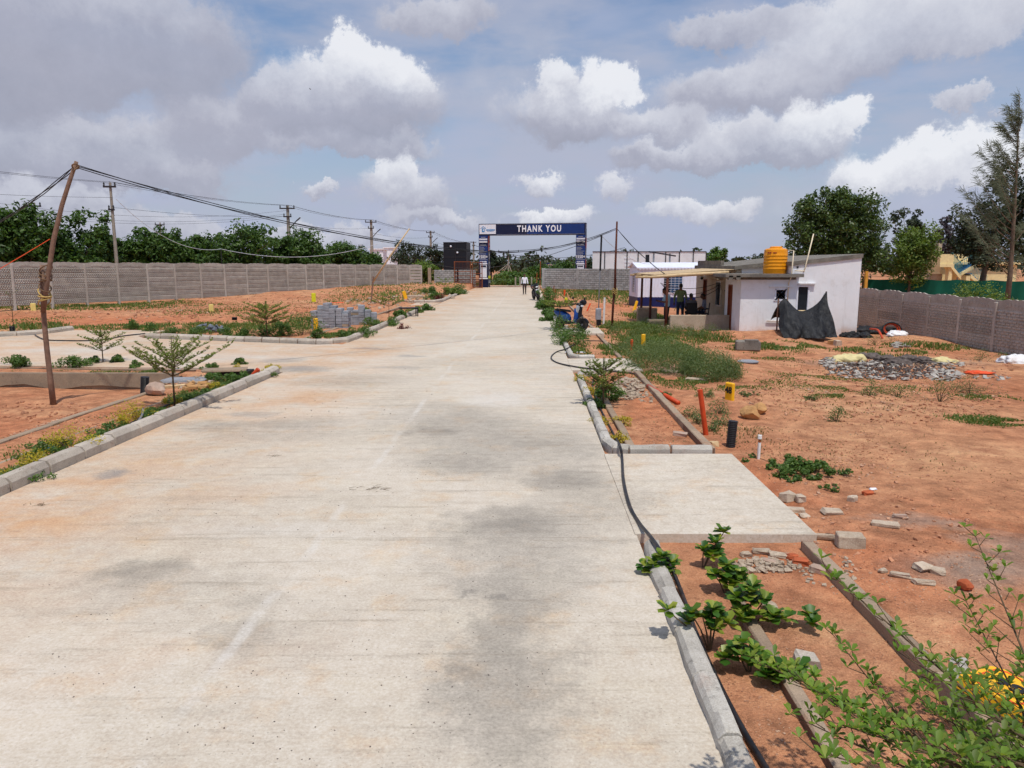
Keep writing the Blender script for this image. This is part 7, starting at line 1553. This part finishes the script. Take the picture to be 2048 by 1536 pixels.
chair((8.38, 32.9, .01), -pi/2-.2, 'black chair by the porch window under the man in checks'); person((8.38, 32.9, .02), -pi/2-.2, sit(skull=(0, -.04, 1.09)), 'shirt_check', 'trouser_blue', 'man in grey-blue checked shirt seated by the porch window', 'short', .2)

# ------------------------------------------------------------------ scooter
plain('scooter_blue', lin(28, 68, 140), .32, vary=.06, vscale=2); plain('gloss_black', (.012, .012, .014), .25, vary=.1); plain('seat_black', (.02, .02, .022), .6, vary=.15); plain('silver', lin(196, 200, 206), .3, .6, vary=.06); plain('lamp_lens', lin(220, 226, 230), .1, vary=.03); plain('red_lens', lin(170, 24, 20), .2); plain('rim_grey', lin(116, 118, 122), .4, .6, vary=.1)
def wheel(parent, c, R_, w_, steer=0., spokes=6, disc=True):
    t = MB(); t.lathe([(R_*.70, -w_/2*.8), (R_*.86, -w_/2), (R_*.97, -w_*.32), (R_, 0), (R_*.97, w_*.32), (R_*.86, w_/2), (R_*.70, w_/2*.8), (R_*.68, 0), (R_*.70, -w_/2*.8)], (0, 0, 0), 30, axis='Y')
    o = t.obj('tyre', MATS['rubber'], parent, c, (0, 0, steer), smooth=40)
    r = MB(); r.lathe([(R_*.60, -w_*.36), (R_*.72, -w_*.40), (R_*.72, w_*.40), (R_*.60, w_*.36), (R_*.60, -w_*.36)], (0, 0, 0), 26, axis='Y'); r.lathe([(0, -w_*.5), (R_*.16, -w_*.5), (R_*.16, w_*.5), (0, w_*.5)], (0, 0, 0), 12, axis='Y')
    for k in range(spokes): a = 2*pi*k/spokes; r.box((cos(a)*R_*.38, 0, sin(a)*R_*.38), (R_*.5, w_*.3, R_*.12), ry_=-a)
    r.obj('rim', MATS['rim_grey'], o, smooth=35)
    if disc: d = MB(); d.lathe([(R_*.2, w_*.56), (R_*.46, w_*.56), (R_*.46, w_*.62), (R_*.2, w_*.62), (R_*.2, w_*.56)], (0, 0, 0), 20, axis='Y'); d.obj('brake_disc', MATS['silver'], o)
    return o
c = site(1141, 660, .012); sc_ = empty('scooter', (c.x, c.y, .012), radians(-50), 'parked blue electric scooter with white front panel beside the bed', 'scooter')
sc_.rotation_euler = (radians(-5), 0, radians(-50))
wheel(sc_, (.63, 0, .25), .25, .10, .25); wheel(sc_, (-.62, 0, .25), .25, .11)
def loft(name, secs, mn, n=14, sm=True, ax='X'):
    """secs: (x, z centre, half-width, half-height, power)"""
    m_ = MB(); k = len(secs)
    for (x, zc, hw_, hh) in secs:
        for i in range(n):
            a = 2*pi*i/n; cy, sz = cos(a), sin(a); cy = math.copysign(abs(cy)**.7, cy); sz = math.copysign(abs(sz)**.7, sz); m_.v.append((x, cy*hw_, zc+sz*hh))
    for j in range(k-1):
        for i in range(n): i2 = (i+1) % n; m_.f.append([j*n+i, j*n+i2, (j+1)*n+i2, (j+1)*n+i][::-1]); m_.m.append(0)
    m_.f.append(list(range(n))); m_.m.append(0); m_.f.append([(k-1)*n+i for i in range(n)][::-1]); m_.m.append(0); return m_
body = loft('b', [(-.98, .70, .04, .03), (-.88, .66, .11, .08), (-.62, .58, .15, .15), (-.35, .52, .16, .18), (-.18, .46, .15, .16), (-.12, .42, .13, .10)], '').obj('body', MATS['scooter_blue'], sc_, smooth=50)
loft('s', [(-.92, .765, .08, .02), (-.8, .775, .12, .035), (-.5, .76, .14, .045), (-.2, .745, .13, .045), (-.12, .73, .08, .03)], '').obj('seat', MATS['seat_black'], sc_, smooth=50)
m_ = MB(); m_.bbox((.06, 0, .30), (.5, .34, .07), .02); m_.obj('floorboard', MATS['gloss_black'], sc_)
m_ = MB(); m_.bbox((-.3, 0, .3), (.5, .2, .16), .03); m_.obj('motor_case', MATS['gloss_black'], sc_)
def shield(x, w0, w1, mn, nm, zs, dx=0.):
    m_ = MB(); rows = []
    for i, z in enumerate(zs):
        t = i/(len(zs)-1); hw_ = w0+(w1-w0)*sin(t*pi*.85)**.8; xx = x(t)+dx; row = []
        for j in range(9): s_ = -1+2*j/8; row.append((xx-.09*s_*s_, s_*hw_, z))
        rows.append(row)
    b0 = len(m_.v)
    for th in (0, -.03):
        for row in rows: m_.v += [(p[0]+th, p[1], p[2]) for p in row]
    n = len(rows)
    for L_, fl in ((0, False), (n*9, True)):
        for i in range(n-1):
            for j in range(8): q = [L_+i*9+j, L_+i*9+j+1, L_+(i+1)*9+j+1, L_+(i+1)*9+j]; m_.f.append(q[::-1] if fl else q); m_.m.append(0)
    for i in range(n-1):
        for j in (0, 8): q = [i*9+j, (i+1)*9+j, n*9+(i+1)*9+j, n*9+i*9+j]; m_.f.append(q if j == 0 else q[::-1]); m_.m.append(0)
    return m_.obj(nm, MATS[mn], sc_, smooth=50)
shield(lambda t: .34+.16*sin(t*2.2)-.06*t, .12, .21, 'scooter_blue', 'front_apron', [.26, .36, .46, .56, .66, .76, .86])
shield(lambda t: .46+.02*t, .14, .17, 'silver', 'front_panel', [.70, .78, .86, .93, .98], .03)
shield(lambda t: .49, .07, .10, 'gloss_black', 'centre_panel', [.52, .6, .7, .8, .9, .97], .05)
m_ = MB(); m_.lathe([(.27, -.07), (.285, 0), (.27, .07)], (0, 0, 0), 26, axis='Y'); keep = [f for f in m_.f if len(f) == 4 and sum(m_.v[i][2] for i in f)/4 > .06]; m_.f = keep; m_.m = [0]*len(keep); m_.obj('mudguard', MATS['gloss_black'], sc_, (.63, 0, .25), (0, 0, .25), smooth=True)
for s_ in (-1, 1): m_ = MB(); m_.tube([(.63, s_*.075, .25), (.52, s_*.075, .62)], .022, 8); m_.obj('fork', MATS['gloss_black'], sc_, smooth=True)
loft('h', [(.30, 1.0, .10, .04), (.38, 1.02, .15, .06), (.46, 1.01, .13, .06), (.52, .97, .08, .04)], '').obj('handlebar_cover', MATS['gloss_black'], sc_, smooth=50)
m_ = MB(); m_.tube([(.34, -.36, 1.02), (.40, -.2, 1.03), (.40, .2, 1.03), (.34, .36, 1.02)], .018, 8); hb = m_.obj('handlebar', MATS['gloss_black'], sc_, smooth=True)
for s_ in (-1, 1):
    m_ = MB(); m_.tube([(.34, s_*.24, 1.02), (.34, s_*.37, 1.02)], .026, 8); m_.obj('grip', MATS['rubber'], hb); m_ = MB(); m_.tube([(.38, s_*.2, 1.04), (.36, s_*.27, 1.16), (.34, s_*.30, 1.22)], .009, 6); mo = m_.obj('mirror', MATS['gloss_black'], sc_); m_ = MB(); m_.stone((.33, s_*.32, 1.25), (.02, .075, .05), 2, rough=0, cuts=2, rz=0); m_.obj('mirror_head', MATS['gloss_black'], mo, smooth=True)
m_ = MB(); m_.bbox((.535, 0, .96), (.03, .14, .06), .012); m_.obj('headlight', MATS['lamp_lens'], sc_); m_ = MB(); m_.bbox((-.98, 0, .68), (.03, .16, .05), .012); m_.obj('tail_light', MATS['red_lens'], sc_)
m_ = MB(); m_.bbox((-.92, 0, .45), (.02, .18, .13), .005, ry_=.3); m_.obj('number_plate', MATS['banner_white'], sc_); m_ = MB(); m_.tube([(-.1, .12, .24), (-.02, .26, .0)], .014, 6); m_.obj('stand', MATS['steel_dark'], sc_)
hm = MB(); hm.stone((0, 0, 0), (.15, .12, .125), 4, rough=0, cuts=3, rz=0); tag(hm.obj('helmet', MATS['gloss_black'], None, sc_.matrix_basis @ Vector((.36, .22, 1.12)), smooth=True), 'black helmet hung on the scooter handlebar', 'helmet')

# ------------------------------------------------------------------ motorcycle
c = site(1072, 601); mc = empty('motorcycle', (c.x+.05, c.y+.62, 0), radians(-80), 'black motorcycle parked facing down the road by the block wall end', 'motorcycle'); mc.rotation_euler = (radians(9), 0, radians(-80)); mc.scale = (1.15, 1.15, 1.15)
wheel(mc, (.68, 0, .31), .31, .11, .1, 10); wheel(mc, (-.66, 0, .31), .31, .13, 0, 10)
loft('t', [(-.12, .80, .10, .06), (0, .84, .14, .11), (.2, .86, .15, .13), (.36, .86, .11, .10), (.42, .84, .06, .05)], '').obj('tank', MATS['gloss_black'], mc, smooth=50)
loft('s', [(-.85, .90, .08, .03), (-.6, .86, .12, .05), (-.3, .79, .13, .05), (-.08, .78, .10, .05)], '').obj('seat', MATS['seat_black'], mc, smooth=50)
loft('tail', [(-1.0, .88, .04, .03), (-.85, .82, .09, .06), (-.5, .72, .10, .09), (-.2, .66, .10, .08)], '').obj('tail_fairing', MATS['gloss_black'], mc, smooth=50)
m_ = MB(); m_.bbox((.05, 0, .42), (.42, .28, .36), .05); m_.obj('engine', MATS['steel_dark'], mc)
loft('fr', [(.30, .70, .10, .16), (.45, .82, .16, .18), (.60, .90, .14, .15), (.72, .88, .07, .08)], '').obj('front_fairing', MATS['gloss_black'], mc, smooth=50)
for s_ in (-1, 1):
    m_ = MB(); m_.tube([(.68, s_*.09, .31), (.44, s_*.09, .95)], .026, 8); m_.obj('fork', MATS['rim_grey'], mc); m_ = MB(); m_.stone((.52, s_*.25, .86), (.05, .03, .02), 3, rough=0, cuts=1, rz=0); m_.obj('indicator', MATS['orange_marker'], mc)
    m_ = MB(); m_.tube([(.38, s_*.2, 1.05), (.34, s_*.3, 1.18), (.33, s_*.34, 1.24)], .008, 5); mo = m_.obj('mirror', MATS['gloss_black'], mc); m_ = MB(); m_.stone((.33, s_*.35, 1.27), (.02, .07, .045), 2, rough=0, cuts=2, rz=0); m_.obj('mirror_head', MATS['gloss_black'], mo)
m_ = MB(); m_.tube([(.3, -.36, 1.0), (.42, -.18, 1.04), (.42, .18, 1.04), (.3, .36, 1.0)], .016, 8); m_.obj('handlebar', MATS['gloss_black'], mc)
m_ = MB(); m_.stone((.70, 0, .86), (.05, .10, .08), 5, rough=0, cuts=2, rz=0); m_.obj('headlight', MATS['lamp_lens'], mc, smooth=True); m_ = MB(); m_.bbox((.74, 0, .68), (.02, .2, .08), .004); m_.obj('number_plate', MATS['banner_white'], mc)
m_ = MB(); m_.tube([(.2, .16, .3), (-.2, .2, .28), (-.75, .22, .42)], [.03, .04, .055], 9); m_.obj('exhaust', MATS['rim_grey'], mc); m_ = MB(); m_.tube([(-.05, .12, .3), (.02, .32, .0)], .014, 6); m_.obj('stand', MATS['steel_dark'], mc)
loft('mg', [(.42, .60, .05, .02), (.6, .66, .06, .02), (.8, .63, .06, .02), (.92, .55, .04, .015)], '').obj('mudguard', MATS['gloss_black'], mc, smooth=50)
